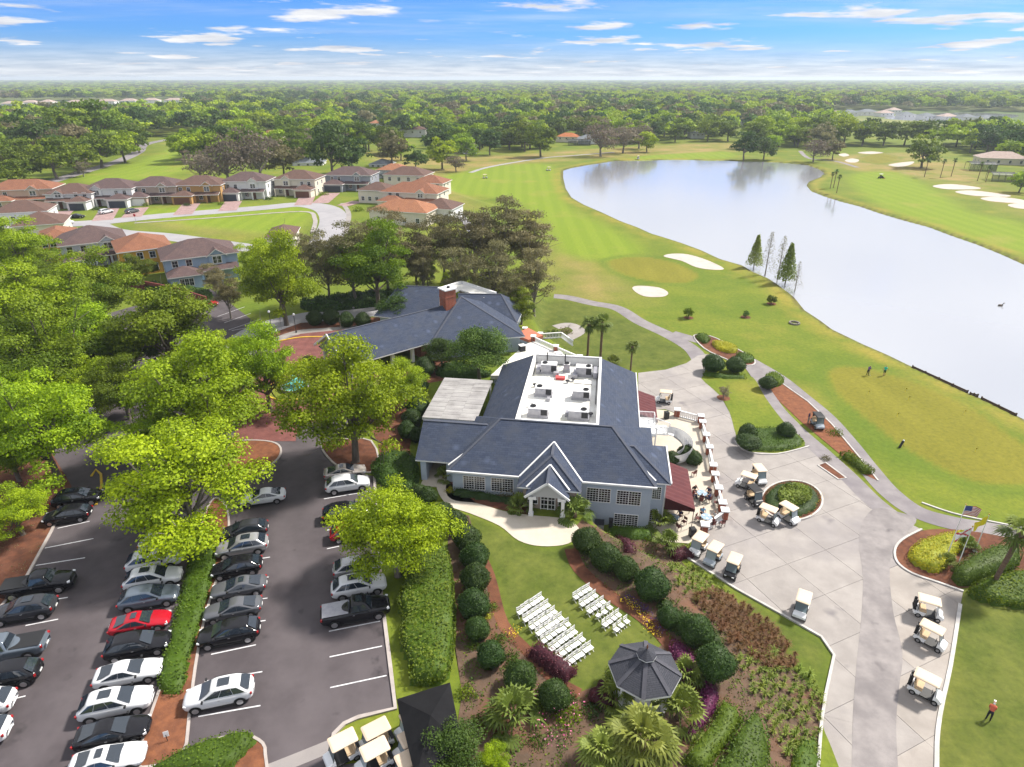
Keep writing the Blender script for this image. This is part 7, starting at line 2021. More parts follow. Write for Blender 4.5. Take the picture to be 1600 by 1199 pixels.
for a in [
 ('suv', 'black', 124, 786, E_, 'black car half under the dark tree, upper of the two black cars', GA, True),
 ('hatch', 'black', 108, 812, W2, 'black car below another black one at the mulch bank', GA, False),
 ('pickup', 'black', 64, 922, E_, 'black pickup with open bed facing right at the left edge', GA, False),
 ('suv', 'charcoal', 42, 962, W2, 'dark car facing left just below the black pickup', GA, True),
 ('pickup', 'slate', 14, 1024, W2, 'slate-blue pickup cut by the left edge, tailgate toward the lane', GA, False),
 ('suv', 'black', 12, 1066, W2, 'black car with chrome bumper cut by the left edge below the slate pickup', GA, False),
 ('suv', 'white', -32, 1114, W2, 'white car bumper showing at the left edge, upper one', GA, False),
 ('suv', 'white', -42, 1160, W2, 'white car corner showing at the left edge, lower one', GA, False),
 ('hatch', 'black', 272, 828, E_, 'dark car under the lime-green tree at the head of the hedge row', GB_, False),
 ('suv', 'white', 262, 852, E_, 'white car partly under the lime-green tree', GB_, False),
 ('suv', 'white', 244, 884, E_, 'white car with dark sunroof, first below the lime-green tree', GB_, True),
 ('suv', 'white', 242, 912, E_, 'white car directly above the slate-grey wagon', GB_, True),
 ('suv', 'slate', 236, 942, E_, 'slate-grey wagon above the red coupe', GB_, False),
 ('coupe', 'red', 222, 980, E_, 'red coupe with black roof by the hedge island', GB_, True),
 ('suv', 'black', 219, 1017, E_, 'black car just below the red coupe', GB_, False),
 ('sedan', 'white', 204, 1060, E_, 'white sedan with dark rear window above the white crossover', GB_, False),
 ('suv', 'white', 185, 1108, E_, 'white crossover between the white sedan and the black sedan', GB_, True),
 ('sedan', 'black', 180, 1153, E_, 'black sedan reflecting clouds, near the bottom edge', GB_, False),
 ('coupe', 'white', 172, 1196, E_, 'white car with black glass roof at the bottom edge', GB_, True),
 ('sedan', 'white', 412, 784, W2, 'white car tail showing right of the lime-green tree', GC, False),
 ('hatch', 'charcoal', 384, 836, W2, 'dark grey car just below the lime-green tree, right of the hedge', GC, False),
 ('suv', 'silver', 380, 862, W2, 'silver car with sunroof right of the hedge island', GC, True),
 ('hatch', 'black', 372, 894, W2, 'black car between the silver one and the grey sedans', GC, False),
 ('sedan', 'grey', 375, 926, W2, 'grey sedan with sunroof below the black car', GC, True),
 ('sedan', 'grey', 366, 960, W2, 'grey sedan without sunroof above the black off-roader', GC, False),
 ('suv', 'black', 360, 998, W2, 'black off-roader with silver wheels right of the hedge', GC, False),
 ('suv', 'white', 345, 1093, W2, 'white crossover with glass roof parked alone below the hedge row', GC, True),
 ('sedan', 'champagne', 540, 744, E_, 'champagne sedan at the top of the garden-side row', GD, True),
 ('suv', 'white', 544, 764, E_, 'white car beside the champagne sedan', GD, False),
 ('suv', 'black', 542, 808, E_, 'black car above the yellow-green tree', GD, False),
 ('hatch', 'red', 552, 838, E_, 'red car half hidden by the yellow-green tree', GD, False),
 ('hatch', 'silver', 560, 893, E_, 'silver car half hidden under the yellow-green tree', GD, False),
 ('suv', 'white', 562, 924, E_, 'white car with sunroof above the black pickup', GD, True),
]:
 car(*a[:7], roof_glass=a[7])
car('pickup', 'black', 557, 963, E_, 'black pickup with grey bed cover by the garden hedge', GD, roof_glass=True, cover='metal_grey')
car('sedan', 'silver', 122, 603, 0.25, 'silver car half hidden under the trees at the far left of the car park', 'cars under the trees')
car('sedan', 'white', 128, 652, 0.3, 'white car nose showing between the trees at the lane', 'cars under the trees')
car('sedan', 'red', 322, 480, 0.5, 'red car below the blue house', 'cars under the trees')
car('coupe', 'navy', 541, 482, 0.2, 'dark convertible on the rear drive', 'cars under the trees')
car('suv', 'white', 345, 632, 0.3, 'white car glimpsed through the broad bright tree', 'cars under the trees')
for k, a in enumerate((('suv', 'white', 166, 334, 1.1), ('suv', 'grey', 207, 333, 1.2), ('sedan', 'black', 121, 341, 0.05), ('sedan', 'white', 103, 350, 0.15), ('suv', 'white', 612, 320, 0.2))):
 car(*a, ['white car on the drive of the white house', 'grey car on the drive of the beige house', 'black car on the street before the houses', 'white car at the street corner by brown roofs', 'white van on the drive of the cream houses'][k], 'cars at the houses')

# ------------------------------------------------------------------ golf carts
def cart_meshes():
 m = {}
 mb = MB()
 # front cowl, floor pan and rear body: profile lofted across the width
 def loft(pts, y, taper=0.92):
  n = len(pts)
  vs = [(p[0], -y * (taper if p[1] > 0.6 else 1), p[1]) for p in pts] + [(p[0], y * (taper if p[1] > 0.6 else 1), p[1]) for p in pts]
  fs = [(i, (i + 1) % n, n + (i + 1) % n, n + i) for i in range(n)] + [tuple(range(n - 1, -1, -1)), tuple(range(n, 2 * n))]
  return MB().add(vs, fs)
 m['cowl'] = loft([(0.62, 0.30), (1.10, 0.28), (1.22, 0.42), (1.16, 0.60), (0.92, 0.76), (0.70, 0.84), (0.62, 0.80)], 0.56).mesh('front_cowl', MATS['cart_white'])
 m['rear'] = loft([(-1.16, 0.34), (-0.98, 0.30), (-0.30, 0.30), (-0.22, 0.62), (-0.72, 0.66), (-1.12, 0.60)], 0.58, 1.0).mesh('rear_body', MATS['cart_white'])
 m['floor'] = MB().bx(-0.32, 0.66, -0.55, 0.55, 0.24, 0.32).mesh('floor', MATS['black_plastic'])
 m['seat'] = MB().bx(-0.70, -0.18, -0.52, 0.52, 0.66, 0.80).mesh('seat', MATS['seat_beige'])
 m['back'] = MB().add([(-0.72, -0.52, 0.82), (-0.62, -0.52, 0.82), (-0.62, 0.52, 0.82), (-0.72, 0.52, 0.82), (-0.84, -0.5, 1.18), (-0.76, -0.5, 1.18), (-0.76, 0.5, 1.18), (-0.84, 0.5, 1.18)], [(3, 2, 1, 0), (4, 5, 6, 7), (0, 1, 5, 4), (1, 2, 6, 5), (2, 3, 7, 6), (3, 0, 4, 7)]).mesh('seat_back', MATS['seat_beige'])
 # roof, slightly crowned with rounded corners
 prof = []
 for (cx_, cy_r, a0) in ((0.62, 0.48, 0), (-0.92, 0.48, 90), (-0.92, -0.48, 180), (0.62, -0.48, 270)):
  for k in range(4):
   t = R(a0 + 30 * k); prof.append((cx_ + 0.12 * math.cos(t), cy_r + 0.12 * math.sin(t)))
 n = len(prof)
 vs = [(x, y, 1.80) for x, y in prof] + [(x, y, 1.86) for x, y in prof] + [(x * 0.86 - 0.02, y * 0.84, 1.91) for x, y in prof]
 fs = [(i, (i + 1) % n, n + (i + 1) % n, n + i) for i in range(n)] + [(n + i, n + (i + 1) % n, 2 * n + (i + 1) % n, 2 * n + i) for i in range(n)] + [tuple(range(2 * n, 3 * n)), tuple(range(n - 1, -1, -1))]
 m['roof'] = MB().add(vs, fs).mesh('roof', MATS['roof_beige'])
 m['post'] = {}
 for nm, a, b in (('f', (0.78, 0, 0.80), (0.52, 0, 1.82)), ('r', (-0.86, 0, 0.62), (-0.80, 0, 1.82))):
  m['post'][nm] = MB().tube(a, b, 0.022, n=6).mesh('roof_post', MATS['black_plastic'])
 m['screen'] = MB().add([(0.76, -0.5, 0.84), (0.76, 0.5, 0.84), (0.56, 0.5, 1.72), (0.56, -0.5, 1.72)], [(0, 1, 2, 3), (3, 2, 1, 0)]).mesh('windscreen', MATS['glass_clear'])
 n = 16
 def wheel(r, w):
  vs = []
  for yv in (-w / 2, w / 2):
   for i in range(n):
    t = 2 * math.pi * i / n; vs.append((r * math.cos(t), yv, r * math.sin(t)))
  return MB().add(vs, [(i, n + i, n + (i + 1) % n, (i + 1) % n) for i in range(n)] + [tuple(range(n)), tuple(range(2 * n - 1, n - 1, -1))])
 m['tyre'] = wheel(0.235, 0.2).mesh('tyre', MATS['black_rubber']); m['rim'] = wheel(0.13, 0.21).mesh('rim', MATS['alloy'])
 mb = MB()
 for i in range(14):
  t0, t1 = 2 * math.pi * i / 14, 2 * math.pi * (i + 1) / 14
  mb.tube((0, 0.17 * math.cos(t0), 0.17 * math.sin(t0)), (0, 0.17 * math.cos(t1), 0.17 * math.sin(t1)), 0.016, n=5)
 mb.tube((0, 0, 0), (0.28, 0, -0.3), 0.02, n=5)
 m['wheel'] = mb.mesh('steering_wheel', MATS['black_plastic'])
 m['rack'] = MB().bx(-1.22, -0.96, -0.46, 0.46, 0.66, 0.70).bx(-1.0, -0.96, -0.46, 0.46, 1.05, 1.10).mesh('bag_rack', MATS['black_plastic'])
 m['bag'] = MB().lathe([(0.11, 0), (0.13, 0.1), (0.12, 0.5), (0.14, 0.82), (0.13, 0.86)], 10).mesh('golf_bag', MATS['black_plastic'])
 m['lamp'] = MB().box((0, 0, 0), (0.06, 0.22, 0.09)).mesh('headlight', MATS['lamp_glass'])
 return m
KM = cart_meshes()
cart_black = mat('cart_black', (0.02, 0.02, 0.024), rough=0.3, coat=0.4)
cart_blue = mat('cart_grey_blue', (0.35, 0.40, 0.45), rough=0.3)
GOLF = []
def cart(px, py, head, label, z=0.04, body=None, roofm=None, bags=0, group='golf carts', small=False):
 x, y = P(px, py, z)
 if z is None:
  x, y, z = G(px, py)
 t = empty('golf_cart', (x, y, z), head, label, 'golf cart', group)
 fc = part('front_cowl', KM['cowl'], t); rb = part('rear_body', KM['rear'], t); rf = part('roof', KM['roof'], t)
 for o in (fc, rb):
  if body:
   painted(o, body)
 if roofm:
  painted(rf, roofm)
 part('floor', KM['floor'], t); part('seat', KM['seat'], t); part('seat_back', KM['back'], t); part('windscreen', KM['screen'], t); part('bag_rack', KM['rack'], t)
 for s_ in (-1, 1):
  part('roof_post', KM['post']['f'], t, (0, s_ * 0.5, 0)); part('roof_post', KM['post']['r'], t, (0, s_ * 0.46, 0)); part('headlight', KM['lamp'], fc, (1.17, s_ * 0.36, 0.56))
  for fx in (0.78, -0.74):
   w = part('wheel', KM['tyre'], t, (fx, s_ * 0.5, 0.235)); part('rim', KM['rim'], w)
 part('steering_wheel', KM['wheel'], t, (0.42, -0.26, 0.95))
 for k in range(bags):
  b = empty('golf_bag', (0, 0, 0), 0)
  bpy.data.objects.remove(b)
  o = part('golf_bag', KM['bag'], t, (-1.1, (-0.22, 0.22)[k], 0.68))
 GOLF.append((x, y, head)); return t
def ang(p, q, z=0):
 a, b_ = P(*p, z), P(*q, z); return math.atan2(b_[1] - a[1], b_[0] - a[0])
dn = ang((1097, 850), (1080, 870))
cart(1090, 862, dn, 'white golf cart with tan roof nearest the patio, first of three facing the grass bank')
cart(1113, 878, dn, 'white golf cart with blue items on its seat, middle of three facing the grass bank', body=cart_blue)
cart(1143, 897, ang((1150, 880), (1138, 905)), 'black golf cart with tan roof facing the grass bank', body=cart_black)
cart(1250, 958, ang((1256, 925), (1245, 965)), 'white golf cart alone in the middle of the concrete, facing the camera')
cart(1165, 762, ang((1180, 765), (1150, 755)), 'tan-roofed cart with driver side open, left of the pair by the oval planter', bags=2)
cart(1184, 752, ang((1175, 740), (1195, 765)), 'tan-roofed cart behind the left one of the pair by the oval planter', bags=2)
cart(1177, 785, ang((1165, 770), (1190, 795)), 'black-roofed black cart beside the oval planter', body=cart_black, roofm=MATS['black_plastic'], bags=2)
cart(1199, 816, ang((1180, 808), (1215, 822)), 'white cart in front of the oval planter, next to the black cart', bags=2)
cart(1230, 813, ang((1215, 804), (1245, 822)), 'white cart touching the rim of the oval planter', bags=2)
h0 = ang((1425, 955), (1470, 968))
cart(1447, 962, h0, 'topmost of three tan-roofed carts along the right kerb', bags=2)
cart(1451, 1006, ang((1430, 990), (1472, 1012)), 'middle of three tan-roofed carts along the right kerb', bags=2)
cart(1443, 1086, ang((1420, 1072), (1466, 1096)), 'lowest of three tan-roofed carts along the right kerb', bags=2)
cart(1037, 629, ang((1050, 630), (1020, 627)), 'lone white golf cart behind the awning near the trash bin', bags=2)
cart(1276, 667, ang((1290, 660), (1300, 672)), 'dark-roofed cart on the orange mulch bed', z=0.06, body=cart_blue, roofm=MATS['black_plastic'], bags=2)
for k, (a, b_) in enumerate(((758, 279), (857, 267), (997, 249))):
 x, y, z = G(a, b_)
 cart(a, b_, [0.2, 2.8, 1.2][k], ['tiny white cart on the far fairway nearest the houses', 'tiny white cart on the far fairway near the pond corner', 'tiny white cart at the far end of the pond'][k], z=z, group='distant golf carts')
for k, (a, b_, dz) in enumerate(((537, 1186, 0), (588, 1168, 0), (586, 1200, 0), (646, 1148, 0), (644, 1180, 0), (640, 1214, 0))):
 cart(a, b_, HD + 0.30 + math.pi, ['white cart with beige roof standing apart at the bottom of the car park', 'white cart with beige roof, upper one of the middle pair at the bottom', 'white cart with beige roof, lower one of the middle pair at the bottom', 'white cart tucked under the black canopy edge, upper one', 'white cart tucked under the black canopy edge, lower one', 'white cart at the bottom edge below the middle pair'][k], z=ZU + 0.03, group='golf carts by the black canopy')
# a mower on the far fairway
x, y, z = G(1376, 279)
t = empty('mower', (x, y, z), 0.3, 'dark mower working on the far fairway beyond the pond', 'mower')
MB().bx(-1.0, 0.9, -0.55, 0.55, 0.35, 0.85).mat(0).bx(0.2, 0.9, -0.45, 0.45, 0.85, 1.15).build('body', MATS['metal_dark'], t)
MB().bx(-0.5, 0.0, -0.3, 0.3, 0.9, 1.5).build('seat', MATS['black_plastic'], t)
MB().bx(-0.9, 0.6, -0.6, 0.6, 2.0, 2.1).build('roof', MATS['white_paint'], t)
for s_ in (-1, 1):
 MB().tube((-0.7, s_ * 0.5, 0.85), (-0.7, s_ * 0.5, 2.0), 0.04, n=6).build('roof_post', MATS['metal_dark'], t)
 for fx, r in ((0.7, 0.35), (-0.8, 0.28)):
  part('wheel', KM['tyre'], t, (fx, s_ * 0.62, r)).scale = (r / 0.235, 1.2, r / 0.235)
 MB().bx(0.9, 1.5, s_ * 0.3, s_ * 1.3, 0.1, 0.4).build('cutting_deck', MATS['tail_red'], t)
# ------------------------------------------------------------------ white folding chairs on the lawn
def chair_proto():
 m = {}
 m['seat'] = MB().bx(-0.21, 0.21, -0.20, 0.20, 0.42, 0.46).mesh('seat', WP)
 mb = MB(); mb.bx(-0.21, 0.21, -0.27, -0.24, 0.74, 0.88); mb.bx(-0.21, 0.21, -0.25, -0.22, 0.58, 0.66); mb.bx(-0.23, -0.19, -0.27, -0.22, 0.46, 0.90); mb.bx(0.19, 0.23, -0.27, -0.22, 0.46, 0.90)
 m['back'] = mb.mesh('backrest', WP)
 m['leg'] = MB().beam((0, -0.24, 0.46), (0, 0.22, 0.0), 0.035, 0.04).mesh('leg', WP)
 m['leg2'] = MB().beam((0, 0.18, 0.44), (0, -0.24, 0.0), 0.035, 0.04).mesh('leg', WP)
 return m
CHM = chair_proto()
def chair(x, y, z, rz, label, group):
 t = empty('folding_chair', (x, y, z), rz, label, 'chair', group)
 part('seat', CHM['seat'], t); part('backrest', CHM['back'], t)
 for s_ in (-0.2, 0.2):
  part('leg', CHM['leg'], t, (s_, 0, 0)); part('leg', CHM['leg2'], t, (s_ * 0.85, 0, 0))
Z7 = lambda a, b_: (800 + a / 3.005, 800 + b_ / 3.005)
rowsL = [((38, 478), (138, 412)), ((66, 513), (168, 445)), ((96, 546), (200, 476)), ((126, 578), (230, 506)), ((152, 612), (262, 536)), ((190, 648), (294, 570)), ((222, 683), (330, 606)), ((260, 722), (368, 642))]
rowsR = [((302, 405), (362, 368), 4), ((332, 440), (392, 400), 4), ((366, 472), (428, 430), 4), ((434, 476), (460, 456), 2), ((438, 535), (500, 490), 4), ((490, 556), (538, 520), 3)]
g0 = BW(-1.75, -23.15)
def chair_row(p, q, n, where_, k, group):
 a = np.array(P(*Z7(*p), ZU + 0.3)); b_ = np.array(P(*Z7(*q), ZU + 0.3))
 rz0 = math.atan2(b_[1] - a[1], b_[0] - a[0])
 for i in range(n):
  p_ = a + (b_ - a) * (i / (n - 1) if n > 1 else 0.5)
  chair(p_[0] + random.gauss(0, 0.015), p_[1] + random.gauss(0, 0.02), ZU + 0.01, rz0 + math.pi + random.gauss(0, 0.05), 'white folding chair, %s in the %s row from the walk, %s block' % (['first', 'second', 'third', 'fourth', 'fifth', 'sixth'][i], ordw[k], where_), group)
for k, (p, q) in enumerate(rowsL):
 chair_row(p, q, 6, 'larger', k, 'white chairs in the larger block')
for k, (p, q, n) in enumerate(rowsR):
 chair_row(p, q, n, 'smaller', k, 'white chairs in the smaller block')
x, y = P(*Z7(406, 492), ZU + 0.3)
chair(x, y, ZU + 0.01, 0.9, 'single white folding chair out of line before the third row of the smaller block', 'white chairs in the smaller block')

# ------------------------------------------------------------------ people
def cloth(name, c):
 return MATS.get('cloth_' + name) or mat('cloth_' + name, c, [q * 0.8 for q in c], scale=6, rough=0.9)
def person(x, y, z, rz, label, pose='stand', shirt=(0.4, 0.4, 0.4), trousers=(0.05, 0.05, 0.06), hair=(0.05, 0.035, 0.025), cap=None, shorts=False, group=None, cname='a', arms='down', bend=0.0):
 """one continuous skinned body over a jointed skeleton, clothes by region"""
 J = {}
 if pose == 'sit':
  J.update(pel=(0, 0, 0.52), wai=(0, -0.02, 0.72), che=(0, 0.0, 0.98), nek=(0, 0.03, 1.14), hd0=(0, 0.05, 1.22), hd1=(0, 0.06, 1.38))
  for s_, n in ((-1, 'l'), (1, 'r')):
   J.update({'hip' + n: (s_ * 0.10, 0.0, 0.50), 'kne' + n: (s_ * 0.13, 0.44, 0.50), 'ank' + n: (s_ * 0.13, 0.42, 0.09), 'toe' + n: (s_ * 0.14, 0.58, 0.05),
      'sho' + n: (s_ * 0.19, 0.01, 1.07), 'elb' + n: (s_ * 0.26, 0.12, 0.84), 'wri' + n: (s_ * 0.15, 0.36, 0.82), 'han' + n: (s_ * 0.12, 0.46, 0.82)})
 else:
  b = bend
  up = lambda h: (0, math.sin(b) * h, math.cos(b) * h)
  def T(h, xx=0.0, yy=0.0):
   u = up(h); return (xx, u[1] + yy * math.cos(b), 0.94 + u[2] - yy * math.sin(b))
  J.update(pel=(0, 0, 0.94), wai=T(0.18), che=T(0.42), nek=T(0.57), hd0=T(0.64, 0, 0.03), hd1=T(0.82, 0, 0.04))
  for s_, n in ((-1, 'l'), (1, 'r')):
   st = 0.06 if pose == 'walk' else 0.0
   J.update({'hip' + n: (s_ * 0.10, 0, 0.90), 'kne' + n: (s_ * 0.12, s_ * st * 2 + 0.02, 0.49), 'ank' + n: (s_ * 0.13, s_ * st * 3 - 0.01, 0.09), 'toe' + n: (s_ * 0.15, s_ * st * 3 + 0.16, 0.04), 'sho' + n: T(0.50, s_ * 0.19)})
   if arms == 'putt':
    J.update({'elb' + n: T(0.24, s_ * 0.20, 0.18), 'wri' + n: T(0.06, s_ * 0.06, 0.36), 'han' + n: T(-0.02, s_ * 0.03, 0.40)})
   else:
    J.update({'elb' + n: T(0.22, s_ * 0.27, -0.02), 'wri' + n: T(-0.02, s_ * 0.28, 0.08), 'han' + n: T(-0.11, s_ * 0.28, 0.12)})
 E2 = [('pel', 'wai'), ('wai', 'che'), ('che', 'nek'), ('nek', 'hd0'), ('hd0', 'hd1')]
 for n in 'lr':
  E2 += [('pel', 'hip' + n), ('hip' + n, 'kne' + n), ('kne' + n, 'ank' + n), ('ank' + n, 'toe' + n), ('che', 'sho' + n), ('sho' + n, 'elb' + n), ('elb' + n, 'wri' + n), ('wri' + n, 'han' + n)]
 RAD = dict(pel=(0.15, 0.12), wai=(0.14, 0.11), che=(0.16, 0.12), nek=(0.06, 0.06), hd0=(0.085, 0.095), hd1=(0.08, 0.09), hip=(0.10, 0.10), kne=(0.07, 0.07), ank=(0.05, 0.05), toe=(0.045, 0.035), sho=(0.075, 0.07), elb=(0.052, 0.05), wri=(0.036, 0.034), han=(0.042, 0.028))
 names = list(J); me = bpy.data.meshes.new('body_frame')
 me.from_pydata([J[n] for n in names], [(names.index(a), names.index(b)) for a, b in E2], [])
 tmp = bpy.data.objects.new('tmp_body', me); COL.objects.link(tmp)
 sk = tmp.modifiers.new('skin', 'SKIN'); sk.use_smooth_shade = True
 ss = tmp.modifiers.new('sub', 'SUBSURF'); ss.levels = 1; ss.render_levels = 1
 if not me.skin_vertices:
  bm = bmesh.new(); bm.from_mesh(me); bm.verts.layers.skin.verify(); bm.to_mesh(me); bm.free()
 for i, n in enumerate(names):
  sv = me.skin_vertices[0].data[i]; sv.radius = RAD[n if n in RAD else n[:3]]; sv.use_root = n == 'pel'
 dg = bpy.context.evaluated_depsgraph_get()
 body = bpy.data.meshes.new_from_object(tmp.evaluated_get(dg)); bpy.data.objects.remove(tmp)
 body.name = 'body'
 mt = [MATS['skin'], cloth(cname + '_top', shirt), cloth(cname + '_legs', trousers), MATS['black_rubber'], cloth(cname + '_hair', cap or hair)]
 body.materials.clear()
 for m in mt:
  body.materials.append(m)
 pos = {n: Vector(J[n]) for n in names}
 def seg(p, a, b):
  ab = b - a; t = max(0, min(1, (p - a).dot(ab) / (ab.dot(ab) + 1e-9))); return (p - a - ab * t).length, t
 hd = (pos['hd1'] - pos['hd0']).normalized()
 for f in body.polygons:
  c = Vector(f.center); best = min(((*seg(c, pos[a], pos[b]), a, b) for a, b in E2), key=lambda q: q[0])
  a, b, t = best[2], best[3], best[1]
  k = 1
  if b.startswith('toe'):
   k = 3
  elif b.startswith('ank'):
   k = 0 if shorts else 2
  elif b.startswith('kne') or b.startswith('hip'):
   k = 2
  elif b.startswith('han') or (b.startswith('wri')):
   k = 0
  elif b.startswith('elb'):
   k = 1 if t < 0.75 else 0
  elif b in ('hd0', 'hd1'):
   rel = (c - pos['hd0']); fwd = rel.y
   k = 4 if (rel.dot(hd) > 0.16 or fwd < -0.01) else 0
   if b == 'hd0' and t < 0.6:
    k = 0
  elif b == 'wai' and t < 0.3:
   k = 2
  f.material_index = k; f.use_smooth = True
 o = link(bpy.data.objects.new('person', body)); o.location = (x, y, z); o.rotation_euler = (0, 0, rz)
 tag(o, label, 'person', group)
 # nose and ears, small but there; a cap peak
 mb = MB(); h0_ = pos['hd0']; u = (pos['hd1'] - pos['hd0'])
 mid = h0_ + u * 0.45
 mb.box((mid.x, mid.y + 0.10, mid.z), (0.03, 0.05, 0.05))
 mb.box((mid.x - 0.088, mid.y, mid.z), (0.025, 0.04, 0.06)); mb.box((mid.x + 0.088, mid.y, mid.z), (0.025, 0.04, 0.06))
 mb.build('face', MATS['skin'], o)
 if cap:
  MB().box((mid.x, mid.y + 0.13, mid.z + 0.11), (0.15, 0.14, 0.02)).build('cap_peak', cloth(cname + '_hair', cap), o)
 return o
x, y, z = G(1355, 587)
person(x, y, z, R(-60), 'person in purple shirt and black trousers putting on the practice green', shirt=(0.16, 0.08, 0.22), trousers=(0.015, 0.015, 0.02), arms='putt', bend=0.35, cname='putter')
MB().beam((x + 0.30, y + 0.08, z + 0.75), (x + 0.42, y - 0.05, z + 0.02), 0.03, 0.03).box((x + 0.44, y - 0.06, z + 0.03), (0.12, 0.04, 0.04)).build('putter', MATS['metal_grey'])
tag(bpy.data.objects['putter'], 'putter held by the person in purple on the practice green', 'golf club')
x, y, z = G(1381, 587)
person(x, y, z, R(160), 'person in bright teal shirt and dark shorts on the practice green', 'walk', shirt=(0.02, 0.52, 0.38), trousers=(0.02, 0.025, 0.03), shorts=True, cname='teal')
x, y, z = G(1543, 1126)
person(x, y, z, R(-40), 'person in orange-red shirt and white cap bending over on the right lawn', shirt=(0.62, 0.14, 0.08), trousers=(0.03, 0.03, 0.04), arms='putt', bend=0.6, cap=(0.8, 0.8, 0.8), cname='orange')
x, y, z = G(1262, 662)
person(x, y, z, R(-100), 'person in dark purple shirt standing behind the cart on the mulch', shirt=(0.06, 0.03, 0.10), trousers=(0.25, 0.22, 0.2), cname='mulch')
# the bag left on the green
x, y, z = G(1405, 700)
t = empty('golf_bag', (x, y, z), R(30), 'black golf bag with white top tilted on its stand by the practice green', 'golf bag')
o = part('bag', KM['bag'], t); o.rotation_euler = (0, R(32), 0); o.scale = (1.2, 1.2, 1.2)
MB().beam((0.45, 0, 0.75), (0.75, 0.2, 0), 0.03, 0.03).build('stand_leg', MATS['metal_dark'], t); MB().beam((0.45, 0, 0.75), (0.75, -0.2, 0), 0.03, 0.03).build('stand_leg', MATS['metal_dark'], t)
MB().lathe([(0.10, 0), (0.13, 0.08), (0.05, 0.2)], 8, (0.58, 0, 0.86)).build('club_heads', MATS['white_paint'], t)

# diners on the patio
wood = mat('chair_wood', (0.12, 0.035, 0.03), (0.09, 0.028, 0.025), scale=4, rough=0.6)
def pchair(x, y, rz, label, group='patio chairs'):
 t = empty('patio_chair', (x, y, 0.06), rz, label, 'chair', group)
 MB().bx(-0.23, 0.23, -0.22, 0.22, 0.43, 0.48).build('seat', wood, t)
 mb = MB(); mb.bx(-0.23, 0.23, -0.25, -0.21, 0.62, 0.95); mb.bx(-0.23, -0.19, -0.25, -0.21, 0.48, 0.95); mb.bx(0.19, 0.23, -0.25, -0.21, 0.48, 0.95); mb.build('backrest', wood, t)
 for a, b_ in ((-0.2, -0.2), (0.2, -0.2), (-0.2, 0.2), (0.2, 0.2)):
  MB().box((a, b_, 0.21), (0.04, 0.04, 0.43)).build('leg', MATS['metal_dark'], t)
def table(px, py, r, label, top):
 x, y = P(px, py, 0.75)
 t = empty('patio_table', (x, y, 0.06), 0, label, 'table', 'patio tables')
 MB().lathe([(r, 0.70), (r, 0.74), (r * 0.98, 0.75)], 20).build('table_top', top, t)
 MB().lathe([(0.28, 0), (0.28, 0.03), (0.05, 0.06), (0.05, 0.70)], 10).build('pedestal', MATS['metal_dark'], t)
 return x, y
def plate_set(x, y, n, r):
 for k in range(n):
  a = 2 * math.pi * k / n + 0.4
  o = MB().lathe([(0.06, 0), (0.13, 0.02), (0.12, 0.025), (0.05, 0.01)], 12).build('plate', WP)
  o.location = (x + r * math.cos(a), y + r * math.sin(a), 0.815)
  tag(o, 'white plate on a round patio table among the diners', 'plate', 'plates on the patio tables')
tblue = mat('table_blue', (0.24, 0.34, 0.46), (0.32, 0.42, 0.5), scale=5, rough=0.4)
cols = [(0.03, 0.04, 0.09), (0.02, 0.02, 0.02), (0.22, 0.06, 0.06), (0.18, 0.36, 0.55), (0.6, 0.58, 0.56), (0.10, 0.03, 0.03), (0.55, 0.1, 0.1), (0.05, 0.05, 0.12)]
cn = ['navy', 'black', 'dark red', 'light blue', 'white', 'brown', 'red', 'indigo']
TB = [(1097, 771, 0.6, 'round patio table crowded with diners beside the awning edge', [(0, 0.5), (1, 2.2), (2, 3.2), (5, 4.4), (7, 5.4)], 'the crowded table at the awning edge'),
  (1104, 808, 0.6, 'round glass-topped patio table between two pairs of diners near the slanting balustrade', [(3, 1.7), (4, 0.2), (5, 5.2)], 'the table near the slanting balustrade'),
  (1053, 808, 0.55, 'round patio table at the foot of the clubhouse corner', [(6, 2.6), (7, 0.6)], 'the table at the clubhouse corner')]
for px, py, r, lab, who, wname in TB:
 x, y = table(px, py, r, lab, tblue)
 for ci, a in who:
  xx, yy = x + (r + 0.42) * math.cos(a), y + (r + 0.42) * math.sin(a)
  pchair(xx, yy, a + math.pi / 2, 'chair of the diner in %s at %s' % (cn[ci], wname))
  person(xx, yy, 0.02, a + math.pi / 2, 'seated person in %s top at %s' % (cn[ci], wname), 'sit', shirt=cols[ci], trousers=(0.05, 0.06, 0.1), cname='diner%d' % ci)
 plate_set(x, y, 3, r * 0.6)
for k, (a, b_, rz) in enumerate(((1084, 744, 0.5), (1118, 790, 1.2), (1090, 815, 4.0), (1068, 820, 2.2), (1060, 828, 5.0), (1128, 822, 0.3))):
 x, y = P(a, b_, 0.06); pchair(x, y, rz, ['empty dark chair beside the middle of the long awning', 'empty dark chair against the balustrade', 'empty chair between the awning corner and the glass table', 'empty chair nearest the trash bin', 'empty chair near the dwarf palms', 'empty chair outside the slanting balustrade'][k])
for k, (a, b_) in enumerate(((1041, 654), (1081, 838))):
 x, y = P(a, b_, 0.06)
 t = empty('trash_bin', (x, y, 0.06), 0.2, ['dark green trash bin behind the patio near the lone cart', 'black trash bin beside the parked carts'][k], 'bin', 'trash bins')
 bevelled(MB().box((0, 0, 0.5), (0.6, 0.6, 1.0), 0, 1.06).build('bin_body', MATS['metal_dark'], t), 0.04)
 MB().box((0, 0, 1.04), (0.68, 0.68, 0.1), 0, 0.8).build('lid', MATS['black_plastic'], t)
